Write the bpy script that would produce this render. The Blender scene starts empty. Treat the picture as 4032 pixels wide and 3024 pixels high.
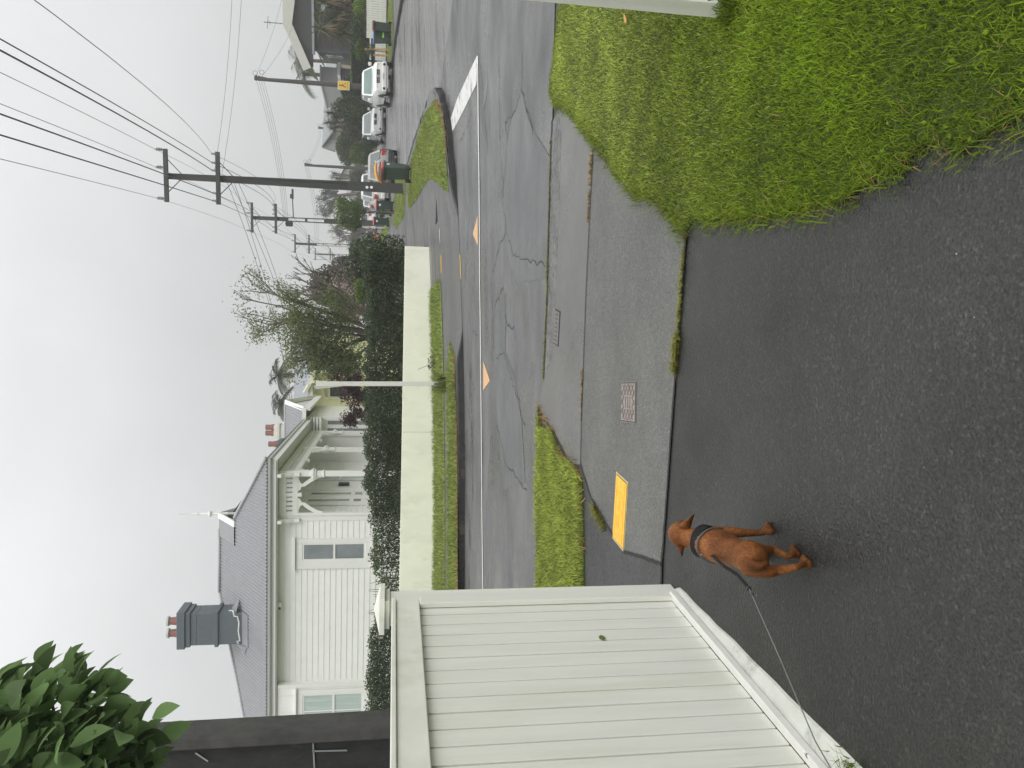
import bpy, bmesh, math, random
import numpy as np
from mathutils import Vector, Matrix
from mathutils.geometry import delaunay_2d_cdt

R = math.radians
random.seed(7)
rng = np.random.default_rng(7)
sc = bpy.context.scene
col = sc.collection

# ------------------------------------------------------------------ camera
EYE, PITCH, ROLL, FPX = 1.45, R(8.8), R(0.88), 3030.0
_f = Vector((0, math.cos(PITCH), -math.sin(PITCH)))
_r0 = Vector((1, 0, 0))
_d0 = Vector((0, -math.sin(PITCH), -math.cos(PITCH)))
_r = _r0 * math.cos(ROLL) - _d0 * math.sin(ROLL)
_d = _r0 * math.sin(ROLL) + _d0 * math.cos(ROLL)
cam_data = bpy.data.cameras.new('camera')
cam = bpy.data.objects.new('camera', cam_data)
col.objects.link(cam)
# the phone was held upright but the file is stored on its side: the camera is rolled a quarter turn
cam.matrix_world = Matrix((( _d.x, _r.x, -_f.x, 0), (_d.y, _r.y, -_f.y, 0), (_d.z, _r.z, -_f.z, EYE), (0, 0, 0, 1)))
cam_data.sensor_fit = 'HORIZONTAL'
cam_data.sensor_width = 36.0
cam_data.lens = 36.0 * FPX / 4032.0
cam_data.clip_start = 0.05
cam_data.clip_end = 2000
sc.camera = cam

# ------------------------------------------------------------------ sky and sun (wet overcast day)
world = bpy.data.worlds.new('World')
sc.world = world
world.use_nodes = True
wn, wl = world.node_tree.nodes, world.node_tree.links
wn.clear()
w_out = wn.new('ShaderNodeOutputWorld')
w_bg = wn.new('ShaderNodeBackground')
w_bg.inputs['Strength'].default_value = 0.1
sky = wn.new('ShaderNodeTexSky')
sky.sky_type = 'NISHITA'
sky.sun_disc = False
sky.sun_elevation = R(52)
sky.sun_rotation = R(200)
tc = wn.new('ShaderNodeTexCoord')
sep = wn.new('ShaderNodeSeparateXYZ')
wl.new(tc.outputs['Generated'], sep.inputs[0])
rampn = wn.new('ShaderNodeValToRGB')          # overcast cloud deck: dim at the horizon, bright overhead
rampn.color_ramp.elements[0].position = 0.0
rampn.color_ramp.elements[0].color = (0.335, 0.342, 0.336, 1)
rampn.color_ramp.elements[1].position = 1.0
rampn.color_ramp.elements[1].color = (1, 1, 1, 1)
e = rampn.color_ramp.elements.new(0.40)
e.color = (0.47, 0.475, 0.475, 1)
wl.new(sep.outputs['Z'], rampn.inputs[0])
cl = wn.new('ShaderNodeTexNoise')
cl.inputs['Scale'].default_value = 2.1
cl.inputs['Detail'].default_value = 5
wl.new(tc.outputs['Generated'], cl.inputs['Vector'])
mr = wn.new('ShaderNodeMapRange')
mr.inputs['From Min'].default_value = .3
mr.inputs['From Max'].default_value = .7
mr.inputs['To Min'].default_value = 15.7
mr.inputs['To Max'].default_value = 20.0
wl.new(cl.outputs['Fac'], mr.inputs['Value'])
mul = wn.new('ShaderNodeVectorMath')
mul.operation = 'SCALE'
wl.new(rampn.outputs['Color'], mul.inputs[0])
wl.new(mr.outputs['Result'], mul.inputs['Scale'])
mx = wn.new('ShaderNodeMix')
mx.data_type = 'RGBA'
mx.inputs['Factor'].default_value = 0.05
wl.new(mul.outputs['Vector'], mx.inputs['A'])
wl.new(sky.outputs['Color'], mx.inputs['B'])
wl.new(mx.outputs['Result'], w_bg.inputs['Color'])
wl.new(w_bg.outputs[0], w_out.inputs['Surface'])

sun_d = bpy.data.lights.new('sun', 'SUN')
sun_d.energy = 1.5
sun_d.angle = R(38)
sun_d.color = (1.0, 0.985, 0.955)
sun = bpy.data.objects.new('sun', sun_d)
col.objects.link(sun)
sun.rotation_euler = (R(52), 0, R(42))

sc.view_settings.view_transform = 'Standard'
sc.view_settings.look = 'None'
sc.view_settings.exposure = 0.13
sc.view_settings.gamma = 1.0
sc.cycles.max_bounces = 6
sc.cycles.transparent_max_bounces = 8

# ------------------------------------------------------------------ measuring helpers
def ray(xs, ys):
    return _f + _r * ((1512 - ys) / FPX) + _d * ((xs - 2016) / FPX)

def at(xs, ys, d):
    """point seen at photo pixel (xs, ys), d metres in front of the camera"""
    r = ray(xs, ys)
    return Vector((0, 0, EYE)) + r * (d / r.y)

def ground_z(x, y):
    """the corner climbs to the right and up the side street"""
    xx = x if x < 9 else 9 + (x - 9) * .5
    s = .07 * xx + .03 * y - .57 + .02 * min(18, max(0, y - 42))
    w = .15
    z = w * math.log1p(math.exp(s / w)) if s / w < 30 else s
    t = min(1, max(0, (y - 6.5) / 6.5))
    return z * t * t * (3 - 2 * t)

def gp(xs, ys, dz=0.0):
    r = ray(xs, ys)
    f = lambda t: EYE + r.z * t / r.y - ground_z(r.x * t / r.y, t) - dz
    t = 1.0
    while f(t) > 0 and t < 500:
        t += .25
    a, b = t - .25, t
    for _ in range(30):
        m = (a + b) / 2
        if f(m) > 0: a = m
        else: b = m
    return Vector((r.x * a / r.y, a, EYE + r.z * a / r.y))

def g2(xs, ys):
    p = gp(xs, ys)
    return (p.x, p.y)

def onplane(xs, ys, P, n):
    r = ray(xs, ys)
    O = Vector((0, 0, EYE))
    return O + r * ((P - O).dot(n) / r.dot(n))

# ------------------------------------------------------------------ materials
def mat(name, base, rough=.6, var=.12, scale=4., bump=0., bscale=60., metal=0., tint=False, spec=.5, coat=0., rvar=0., coords='Object', stretch=None, dirt=None, transl=0., dscale=1.2, dthr=(.5, .7), upn=0.):
    m = bpy.data.materials.new(name)
    m.use_nodes = True
    N, L = m.node_tree.nodes, m.node_tree.links
    p = N['Principled BSDF']
    p.inputs['Metallic'].default_value = metal
    p.inputs['Specular IOR Level'].default_value = spec
    p.inputs['Coat Weight'].default_value = coat
    t = N.new('ShaderNodeTexCoord')
    src = t.outputs[coords]
    if stretch:
        mp = N.new('ShaderNodeMapping')
        mp.inputs['Scale'].default_value = stretch
        L.new(src, mp.inputs['Vector'])
        src = mp.outputs[0]
    n = N.new('ShaderNodeTexNoise')
    n.inputs['Scale'].default_value = scale
    n.inputs['Detail'].default_value = 6
    n.inputs['Roughness'].default_value = .6
    L.new(src, n.inputs['Vector'])
    r = N.new('ShaderNodeMapRange')
    r.inputs['From Min'].default_value = .3
    r.inputs['From Max'].default_value = .7
    r.inputs['To Min'].default_value = 1 - var
    r.inputs['To Max'].default_value = 1 + var
    L.new(n.outputs['Fac'], r.inputs['Value'])
    fac = r.outputs[0]
    if tint:
        a = N.new('ShaderNodeAttribute')
        a.attribute_name = 'tint'
        mm = N.new('ShaderNodeMath')
        mm.operation = 'MULTIPLY'
        L.new(fac, mm.inputs[0]); L.new(a.outputs['Fac'], mm.inputs[1])
        fac = mm.outputs[0]
    s = N.new('ShaderNodeVectorMath')
    s.operation = 'SCALE'
    s.inputs[0].default_value = base
    L.new(fac, s.inputs['Scale'])
    c = s.outputs['Vector']
    if dirt:
        dn = N.new('ShaderNodeTexNoise')
        dn.inputs['Scale'].default_value = dscale
        dn.inputs['Detail'].default_value = 8
        dn.inputs['Roughness'].default_value = .7
        L.new(src, dn.inputs['Vector'])
        dr = N.new('ShaderNodeMapRange')
        dr.inputs['From Min'].default_value = dthr[0]
        dr.inputs['From Max'].default_value = dthr[1]
        L.new(dn.outputs['Fac'], dr.inputs['Value'])
        mi = N.new('ShaderNodeMix')
        mi.data_type = 'RGBA'
        mi.inputs['B'].default_value = (*dirt, 1)
        L.new(dr.outputs[0], mi.inputs['Factor'])
        L.new(c, mi.inputs['A'])
        c = mi.outputs['Result']
    L.new(c, p.inputs['Base Color'])
    p.inputs['Roughness'].default_value = rough
    if rvar:
        rr = N.new('ShaderNodeMapRange')
        rr.inputs['From Min'].default_value = .3
        rr.inputs['From Max'].default_value = .7
        rr.inputs['To Min'].default_value = max(.03, rough - rvar)
        rr.inputs['To Max'].default_value = min(1, rough + rvar)
        L.new(n.outputs['Fac'], rr.inputs['Value'])
        L.new(rr.outputs[0], p.inputs['Roughness'])
    if bump:
        bn = N.new('ShaderNodeTexNoise')
        bn.inputs['Scale'].default_value = bscale
        bn.inputs['Detail'].default_value = 4
        L.new(src, bn.inputs['Vector'])
        b = N.new('ShaderNodeBump')
        b.inputs['Strength'].default_value = bump
        b.inputs['Distance'].default_value = .01
        L.new(bn.outputs['Fac'], b.inputs['Height'])
        L.new(b.outputs[0], p.inputs['Normal'])
    if upn:
        g_ = N.new('ShaderNodeNewGeometry')
        mv = N.new('ShaderNodeMix'); mv.data_type = 'VECTOR'
        mv.inputs['Factor'].default_value = upn
        mv.inputs['B'].default_value = (0, 0, 1)
        L.new(g_.outputs['Normal'], mv.inputs['A'])
        L.new(mv.outputs['Result'], p.inputs['Normal'])
    if transl:
        tr = N.new('ShaderNodeBsdfTranslucent')
        L.new(c, tr.inputs['Color'])
        ms = N.new('ShaderNodeMixShader')
        ms.inputs[0].default_value = transl
        L.new(p.outputs[0], ms.inputs[1]); L.new(tr.outputs[0], ms.inputs[2])
        L.new(ms.outputs[0], N['Material Output'].inputs['Surface'])
    return m

def asphalt(name, lo, hi, grain=.25, gscale=140., big=.5, rough=(.3, .6), bump=.5, warp=(1, 1, 1), spec=.5, chips=0.):
    """wet bitumen: broad patchy tone, fine chip grain, uneven film of water"""
    m = bpy.data.materials.new(name)
    m.use_nodes = True
    N, L = m.node_tree.nodes, m.node_tree.links
    p = N['Principled BSDF']
    p.inputs['Specular IOR Level'].default_value = spec
    g = N.new('ShaderNodeNewGeometry')
    mp = N.new('ShaderNodeMapping')
    mp.inputs['Scale'].default_value = warp
    L.new(g.outputs['Position'], mp.inputs['Vector'])
    n1 = N.new('ShaderNodeTexNoise')
    n1.inputs['Scale'].default_value = big
    n1.inputs['Detail'].default_value = 9
    n1.inputs['Roughness'].default_value = .62
    L.new(mp.outputs[0], n1.inputs['Vector'])
    cr = N.new('ShaderNodeValToRGB')
    cr.color_ramp.elements[0].position = .33
    cr.color_ramp.elements[0].color = (*lo, 1)
    cr.color_ramp.elements[1].position = .68
    cr.color_ramp.elements[1].color = (*hi, 1)
    L.new(n1.outputs['Fac'], cr.inputs[0])
    v = N.new('ShaderNodeTexVoronoi')
    v.inputs['Scale'].default_value = gscale
    L.new(g.outputs['Position'], v.inputs['Vector'])
    n2 = N.new('ShaderNodeTexNoise')
    n2.inputs['Scale'].default_value = gscale * .45
    n2.inputs['Detail'].default_value = 3
    L.new(g.outputs['Position'], n2.inputs['Vector'])
    sep_ = N.new('ShaderNodeSeparateColor')
    L.new(v.outputs['Color'], sep_.inputs[0])
    ad = N.new('ShaderNodeMath'); ad.operation = 'ADD'
    L.new(sep_.outputs[0], ad.inputs[0]); L.new(n2.outputs['Fac'], ad.inputs[1])
    r = N.new('ShaderNodeMapRange')
    r.inputs['From Min'].default_value = .35
    r.inputs['From Max'].default_value = 1.6
    r.inputs['To Min'].default_value = 1 - grain
    r.inputs['To Max'].default_value = 1 + grain
    L.new(ad.outputs[0], r.inputs['Value'])
    s = N.new('ShaderNodeVectorMath'); s.operation = 'SCALE'
    sc_out = r.outputs[0]
    if chips:                                   # scattered paler stones in the mix
        v2 = N.new('ShaderNodeTexVoronoi'); v2.inputs['Scale'].default_value = gscale * .62
        L.new(g.outputs['Position'], v2.inputs['Vector'])
        s3 = N.new('ShaderNodeSeparateColor'); L.new(v2.outputs['Color'], s3.inputs[0])
        rc = N.new('ShaderNodeMapRange')
        rc.inputs['From Min'].default_value = .86; rc.inputs['From Max'].default_value = 1.
        rc.inputs['To Min'].default_value = 0; rc.inputs['To Max'].default_value = chips
        L.new(s3.outputs[1], rc.inputs['Value'])
        a2 = N.new('ShaderNodeMath'); a2.operation = 'ADD'
        L.new(r.outputs[0], a2.inputs[0]); L.new(rc.outputs[0], a2.inputs[1])
        sc_out = a2.outputs[0]
    L.new(cr.outputs[0], s.inputs[0]); L.new(sc_out, s.inputs['Scale'])
    L.new(s.outputs['Vector'], p.inputs['Base Color'])
    n3 = N.new('ShaderNodeTexNoise')
    n3.inputs['Scale'].default_value = big * 1.3
    n3.inputs['Detail'].default_value = 6
    L.new(mp.outputs[0], n3.inputs['Vector'])
    rr = N.new('ShaderNodeMapRange')
    rr.inputs['From Min'].default_value = .35
    rr.inputs['From Max'].default_value = .65
    rr.inputs['To Min'].default_value = rough[0]
    rr.inputs['To Max'].default_value = rough[1]
    L.new(n3.outputs['Fac'], rr.inputs['Value'])
    L.new(rr.outputs[0], p.inputs['Roughness'])
    b = N.new('ShaderNodeBump')
    b.inputs['Strength'].default_value = bump
    b.inputs['Distance'].default_value = .006
    L.new(ad.outputs[0], b.inputs['Height'])
    L.new(b.outputs[0], p.inputs['Normal'])
    return m

def glass_mat(name, base=(.05, .06, .065), rough=.04):
    m = mat(name, base, rough, var=.25, scale=1.5, spec=.6)
    return m

M = {}
M['white'] = mat('white_paint', (.84, .84, .81), .45, var=.03, scale=3, bump=.05, bscale=30)
M['trim'] = mat('white_trim_paint', (.80, .80, .77), .4, var=.02, scale=3)
M['fence'] = mat('fence_white_paint', (.76, .765, .70), .42, var=.05, scale=2.5, bump=.08, bscale=25, stretch=(6, 6, .6), dirt=(.60, .62, .48), dscale=1.0, dthr=(.52, .85))
M['fence_rail'] = mat('mossy_white_paint', (.76, .765, .69), .5, var=.08, scale=5, bump=.12, bscale=30, dirt=(.56, .59, .42), dscale=3.5, dthr=(.5, .78))
M['peel'] = mat('peeling_white_paint', (.72, .72, .68), .5, var=.06, scale=8, bump=.3, bscale=40, dirt=(.16, .13, .11), dscale=11, dthr=(.66, .70))
M['groove'] = mat('shaded_board_groove', (.30, .295, .285), .7, var=.2, scale=9)  # shadow between the boards painted in as a grey backing
M['plinth'] = mat('painted_concrete', (.58, .59, .54), .65, var=.12, scale=9, bump=.35, bscale=45, dirt=(.20, .22, .15), dscale=6, dthr=(.58, .8))
M['wallw'] = mat('cream_rendered_wall', (.86, .86, .73), .6, var=.05, scale=2.2, bump=.1, bscale=35, stretch=(1, 1, .5), dirt=(.66, .67, .56), dscale=2.4, dthr=(.52, .85))
M['oldwhite'] = mat('weathered_white_post', (.66, .66, .60), .6, var=.1, scale=6, bump=.25, bscale=40, stretch=(8, 8, 1), dirt=(.30, .29, .25), dscale=4, dthr=(.6, .75))
M['roof'] = mat('grey_painted_iron', (.215, .22, .232), .5, var=.06, scale=2.5, spec=.5)
M['roof2'] = mat('pale_grey_iron', (.29, .31, .335), .5, var=.06, scale=2.5)
M['roofdark'] = mat('dark_wet_roof', (.05, .053, .053), .35, var=.2, scale=1.5)
M['gutter'] = mat('grey_gutter', (.42, .43, .43), .35, var=.05, scale=2)
M['fascia'] = mat('white_fascia', (.74, .74, .72), .4, var=.03)
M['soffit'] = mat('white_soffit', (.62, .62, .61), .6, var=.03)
M['brick'] = mat('grey_painted_brick', (.105, .125, .14), .5, var=.12, scale=9, bump=.6, bscale=26, stretch=(1, 1, 2.5))
M['mortar'] = mat('white_flashing_sealant', (.75, .76, .76), .5, var=.05)
M['terracotta'] = mat('terracotta_pot', (.26, .115, .09), .6, var=.15, scale=12)
M['potrim'] = mat('pale_pot_rim', (.55, .57, .54), .5)
M['stucco'] = mat('white_chimney_plaster', (.66, .65, .58), .7, var=.08, scale=6, bump=.3, bscale=20)
M['glass'] = glass_mat('window_glass_with_blind', (.20, .225, .235), .08)
M['glassdark'] = glass_mat('dark_glass', (.03, .035, .038), .04)
M['curtain'] = mat('net_curtain_behind_glass', (.46, .54, .51), .12, var=.16, scale=2.2, stretch=(9, 9, .4), spec=.5)
M['black'] = mat('black_plastic', (.02, .02, .021), .4, var=.1)
M['cream'] = mat('cream_weatherboard', (.72, .70, .44), .5, var=.04)
M['creamtrim'] = mat('cream_trim', (.70, .69, .50), .5, var=.03)
M['darkwall'] = mat('charcoal_weatherboard', (.045, .048, .055), .5, var=.1)
M['plumwall'] = mat('dark_plum_wall', (.035, .028, .032), .5, var=.12)
M['greywall'] = mat('grey_wall', (.36, .36, .36), .6, var=.05)
M['beige'] = mat('pale_barge_board', (.62, .605, .57), .5, var=.05)
M['brownwall'] = mat('brown_gable_board', (.22, .19, .165), .6, var=.1)
M['window'] = mat('pale_window', (.52, .55, .55), .15, var=.08)
M['pole'] = mat('grey_concrete_pole', (.048, .048, .045), .75, var=.2, scale=7, bump=.4, bscale=30, stretch=(3, 3, .5), dirt=(.05, .045, .04), dscale=2)
M['polewood'] = mat('weathered_timber_pole', (.075, .07, .064), .8, var=.25, scale=10, bump=.4, bscale=30, stretch=(6, 6, .3))
M['poleblack'] = mat('black_lichened_concrete', (.028, .027, .026), .8, var=.35, scale=6, bump=.5, bscale=22, stretch=(2, 2, .8), dirt=(.10, .098, .09), dscale=4.5, dthr=(.58, .8))
M['poleflange'] = mat('grey_pole_flange', (.07, .067, .064), .8, var=.2, scale=8, bump=.4, bscale=25, dirt=(.035, .034, .033), dscale=3)
M['arm'] = mat('dark_crossarm', (.06, .06, .06), .7, var=.2, scale=6)
M['galv'] = mat('galvanised_steel', (.35, .36, .37), .4, metal=.6, var=.1)
M['porcelain'] = mat('grey_porcelain', (.32, .34, .34), .25, var=.1)
M['wire'] = mat('dark_cable', (.045, .043, .055), .5, var=.1)
M['wirel'] = mat('weathered_wire', (.10, .10, .105), .5, var=.1)
M['disc'] = mat('white_reflector_disc', (.85, .86, .84), .4, var=.02)
M['rubber'] = mat('tyre_rubber', (.018, .018, .018), .7, var=.1)
M['alloy'] = mat('alloy_rim', (.48, .48, .48), .3, metal=.8, var=.05)
M['carwhite'] = mat('white_car_paint', (.80, .80, .78), .2, var=.02, coat=.6)
M['carsilver'] = mat('pale_silver_car_paint', (.60, .61, .61), .25, metal=.2, var=.03, coat=.6)
M['cargrey'] = mat('pewter_car_paint', (.36, .35, .335), .25, metal=.35, var=.04, coat=.6)
M['cardark'] = mat('dark_car_paint', (.03, .032, .038), .2, var=.05, coat=.6)
M['carred'] = mat('red_lamp_lens', (.42, .02, .025), .15, var=.1, coat=.6)
M['lamp'] = mat('clear_lamp_lens', (.62, .62, .58), .1, var=.2, scale=20, coat=.5)
M['carglass'] = glass_mat('windscreen_glass', (.15, .23, .21), .06)
M['carglass2'] = glass_mat('grey_car_glass', (.14, .16, .165), .06)
M['chrome'] = mat('chrome', (.7, .7, .7), .15, metal=1., var=.03)
M['plate'] = mat('number_plate_white', (.72, .73, .74), .4, var=.02)
M['bin'] = mat('dark_green_bin_plastic', (.028, .046, .036), .38, var=.12, scale=3)
M['binnear'] = mat('green_bin_plastic', (.035, .058, .042), .4, var=.12, scale=3)
M['lidred'] = mat('red_lid', (.52, .055, .06), .4, var=.08)
M['lidblue'] = mat('blue_lid', (.05, .17, .42), .4, var=.08)
M['lime'] = mat('lime_green_sticker', (.25, .80, .05), .45, var=.05)
M['sticker'] = mat('white_sticker', (.75, .78, .75), .5, var=.08, scale=30)
M['yellow'] = mat('yellow_cover_paint', (.83, .46, .035), .55, var=.13, scale=14, bump=.25, bscale=60, dirt=(.42, .24, .05), dscale=9, dthr=(.62, .85))
M['yellowedge'] = mat('yellow_frame_rim', (.42, .36, .18), .5, var=.2, scale=20)
M['castiron'] = mat('bronzed_cast_iron', (.30, .245, .215), .38, metal=.35, var=.3, scale=22, rvar=.12)
M['ironedge'] = mat('iron_recess', (.025, .02, .02), .6, var=.2)
M['ironframe'] = mat('iron_frame', (.16, .15, .145), .5, var=.2, scale=15)
M['signyel'] = mat('yellow_sign_face', (.74, .46, .06), .4, var=.04)
M['signbrn'] = mat('brown_sign_ink', (.14, .085, .02), .5)
M['bluesign'] = mat('blue_sign_face', (.05, .22, .55), .4, var=.05)
M['orange'] = mat('orange_plastic', (.85, .16, .04), .5, var=.05)
M['bagyel'] = mat('yellow_plastic_bag', (.82, .36, .02), .35, var=.15, scale=9)
M['bagwhite'] = mat('clear_plastic_bag', (.55, .50, .50), .3, var=.25, scale=12)
M['stake'] = mat('fresh_timber_stake', (.48, .27, .11), .7, var=.15, scale=12)
M['palestake'] = mat('pale_tube', (.50, .50, .45), .6, var=.1)
M['bark'] = mat('grey_brown_bark', (.10, .082, .066), .85, var=.3, scale=14, bump=.6, bscale=40)
M['barkpale'] = mat('pale_grey_bark', (.115, .10, .085), .85, var=.25, scale=14, bump=.5, bscale=40)
def leafm(n, c, tr=.25, rough=.45, var=.25, spec=.35, upn=0.):
    M[n] = mat(n, c, rough, var=var, scale=.9, tint=True, transl=tr, spec=spec, upn=upn)
leafm('hedge_leaf', (.046, .072, .030), .18, .5, .25, .2)
leafm('spring_leaf', (.115, .15, .04), .35, .45, .25, .35, .3)
leafm('blossom_petal', (.50, .36, .36), .3)
leafm('bronze_leaf', (.085, .082, .045), .2)
leafm('plum_leaf', (.045, .012, .018), .15)
leafm('bright_leaf', (.085, .135, .022), .3)
leafm('dark_leaf', (.03, .055, .025), .12)
leafm('mid_leaf', (.055, .085, .032), .2)
leafm('olive_leaf', (.075, .085, .045), .2)
leafm('lime_leaf', (.15, .22, .03), .3)
leafm('palm_leaf', (.065, .09, .05), .2)
leafm('strap_leaf', (.10, .12, .05), .2)
leafm('dead_leaf', (.22, .15, .085), .2)
leafm('big_leaf', (.15, .235, .09), .6, .45, .25, .3, .3)
leafm('twig', (.11, .095, .08), .0)
leafm('grass', (.135, .205, .006), .3, .45, .3, .16, .6)
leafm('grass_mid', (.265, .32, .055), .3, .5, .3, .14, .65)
leafm('grass_far', (.31, .385, .09), .3, .6, .22, .1, .85)
leafm('straw', (.36, .24, .085), .3, .6, .25, .2, .6)
leafm('moss', (.21, .21, .04), .2, .7, .25, .2, .6)
M['soil'] = mat('turf_base', (.035, .058, .006), .95, var=.3, scale=8, bump=.4, bscale=50)
M['turf'] = mat('clipped_turf', (.17, .225, .05), .95, var=.25, scale=3, bump=.7, bscale=60)
M['dry'] = mat('dry_edge', (.36, .26, .11), .8, var=.3, scale=14)

# ------------------------------------------------------------------ mesh helpers
class MB:
    def __init__(s):
        s.v, s.f, s.m = [], [], []
    def add(s, vs, fs, mi=0):
        o = len(s.v)
        s.v += [tuple(v) for v in vs]
        s.f += [tuple(i + o for i in f) for f in fs]
        s.m += [mi] * len(fs)
        return s
    def hexa(s, p, mi=0):
        """8 corners: bottom ring 0-3 then top ring 4-7, both counter-clockwise seen from above"""
        return s.add(p, [(3, 2, 1, 0), (4, 5, 6, 7), (0, 1, 5, 4), (1, 2, 6, 5), (2, 3, 7, 6), (3, 0, 4, 7)], mi)
    def box(s, x0, x1, y0, y1, z0, z1, mi=0, fn=None):
        p = [(x0, y0, z0), (x1, y0, z0), (x1, y1, z0), (x0, y1, z0), (x0, y0, z1), (x1, y0, z1), (x1, y1, z1), (x0, y1, z1)]
        if fn: p = [fn(*q) for q in p]
        return s.hexa(p, mi)
    def bar(s, a, b, w, h, up=(0, 0, 1), mi=0, w2=None, h2=None):
        a, b = Vector(a), Vector(b)
        t = (b - a).normalized()
        u = Vector(up)
        x = t.cross(u)
        if x.length < 1e-4: x = t.cross(Vector((1, 0, 0)))
        x.normalize()
        u = x.cross(t).normalized()
        w2 = w if w2 is None else w2
        h2 = h if h2 is None else h2
        q = []
        for c, ww, hh in ((a, w, h), (b, w2, h2)):
            q += [c - x * ww / 2 - u * hh / 2, c + x * ww / 2 - u * hh / 2, c + x * ww / 2 + u * hh / 2, c - x * ww / 2 + u * hh / 2]
        return s.hexa(q, mi)
    def tube(s, pts, rad, n=8, mi=0, cap=True):
        pts = [Vector(p) for p in pts]
        if not hasattr(rad, '__len__'): rad = [rad] * len(pts)
        o = len(s.v)
        up = None
        for i, p in enumerate(pts):
            t = (pts[min(i + 1, len(pts) - 1)] - pts[max(i - 1, 0)])
            if t.length < 1e-9: t = Vector((0, 0, 1))
            t.normalize()
            if up is None:
                up = t.cross(Vector((.31, .17, .94) if abs(t.z) < .9 else (1, .1, 0))).normalized()
            up = (up - t * up.dot(t)).normalized()
            w = t.cross(up)
            for k in range(n):
                a = 2 * math.pi * k / n
                s.v.append(tuple(p + (up * math.cos(a) + w * math.sin(a)) * rad[i]))
        for i in range(len(pts) - 1):
            for k in range(n):
                a, b = o + i * n + k, o + i * n + (k + 1) % n
                s.f.append((a, b, b + n, a + n)); s.m.append(mi)
        if cap:
            s.f.append(tuple(o + k for k in range(n))[::-1]); s.m.append(mi)
            e_ = o + (len(pts) - 1) * n
            s.f.append(tuple(e_ + k for k in range(n))); s.m.append(mi)
        return s
    def lathe(s, prof, c=(0, 0, 0), n=14, mi=0, axis='z'):
        o = len(s.v)
        for r, z in prof:
            for k in range(n):
                a = 2 * math.pi * k / n
                q = (r * math.cos(a), r * math.sin(a), z)
                if axis == 'y': q = (q[0], q[2], q[1])
                if axis == 'x': q = (q[2], q[0], q[1])
                s.v.append((c[0] + q[0], c[1] + q[1], c[2] + q[2]))
        for i in range(len(prof) - 1):
            for k in range(n):
                a, b = o + i * n + k, o + i * n + (k + 1) % n
                s.f.append((a, b, b + n, a + n)); s.m.append(mi)
        s.f.append(tuple(o + k for k in range(n))[::-1]); s.m.append(mi)
        e_ = o + (len(prof) - 1) * n
        s.f.append(tuple(e_ + k for k in range(n))); s.m.append(mi)
        return s
    def prism(s, poly, fn, d0, d1, mi=0):
        """poly: list of 2-D points (simple polygon), fn(a, b, c) -> 3-D"""
        n = len(poly)
        o = len(s.v)
        for c in (d0, d1):
            for a, b in poly: s.v.append(tuple(fn(a, b, c)))
        s.f.append(tuple(o + k for k in range(n))[::-1]); s.m.append(mi)
        s.f.append(tuple(o + n + k for k in range(n))); s.m.append(mi)
        for k in range(n):
            j = (k + 1) % n
            s.f.append((o + k, o + j, o + n + j, o + n + k)); s.m.append(mi)
        return s
    def build(s, name, mats, parent=None, smooth=False, bevel=0., recalc=True, sharp=None):
        me = bpy.data.meshes.new(name)
        me.from_pydata(s.v, [], s.f)
        for m_ in (mats if isinstance(mats, (list, tuple)) else [mats]):
            me.materials.append(m_)
        if len(me.polygons):
            me.polygons.foreach_set('material_index', s.m)
        if recalc:
            b = bmesh.new(); b.from_mesh(me)
            bmesh.ops.recalc_face_normals(b, faces=b.faces)
            b.to_mesh(me); b.free()
        if smooth or sharp:
            me.polygons.foreach_set('use_smooth', [True] * len(me.polygons))
            if sharp: me.set_sharp_from_angle(angle=R(sharp))
        me.update()
        return link(name, me, parent, bevel)

def wmat(o):
    if o.parent: return wmat(o.parent) @ o.matrix_parent_inverse @ o.matrix_basis
    return o.matrix_basis.copy()

def link(name, me, parent=None, bevel=0.):
    o = bpy.data.objects.new(name, me)
    col.objects.link(o)
    if parent:
        o.parent = parent
        o.matrix_parent_inverse = wmat(parent).inverted()
    if bevel:
        b = o.modifiers.new('bevel', 'BEVEL')
        b.width = bevel
        b.segments = 2
        b.limit_method = 'ANGLE'
        b.angle_limit = R(40)
    return o

def thing(name, label, cat, loc=(0, 0, 0), rz=0., group=None):
    o = bpy.data.objects.new(name, None)
    col.objects.link(o)
    o.empty_display_size = .2
    o.location = loc
    o.rotation_euler = (0, 0, rz)
    o['label'] = label; o['category'] = cat
    if group: o['group'] = group
    o.matrix_basis = Matrix.Translation(Vector(loc)) @ Matrix.Rotation(rz, 4, 'Z')
    return o

def tag(o, label, cat, group=None):
    o['label'] = label; o['category'] = cat
    if group: o['group'] = group
    return o

def struct(o, label=None):
    o['kind'] = 'structure'
    if label: o['label'] = label
    return o

def stuff(o, label, cat):
    o['kind'] = 'stuff'; o['label'] = label; o['category'] = cat
    return o

def copy_tree(root, loc, rz, label=None, group=None):
    kids = {}
    for q in col.objects:
        if q.parent: kids.setdefault(q.parent, []).append(q)
    def rec(o, par):
        c = o.copy()
        col.objects.link(c)
        if par:
            c.parent = par
            c.matrix_parent_inverse = o.matrix_parent_inverse.copy()
        for k in kids.get(o, []): rec(k, c)
        return c
    r = rec(root, None)
    r.matrix_basis = Matrix.Translation(Vector(loc)) @ Matrix.Rotation(rz, 4, 'Z')
    if label: r['label'] = label
    if group: r['group'] = group
    return r

def move(root, loc, rz):
    root.matrix_basis = Matrix.Translation(Vector(loc)) @ Matrix.Rotation(rz, 4, 'Z')

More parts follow.
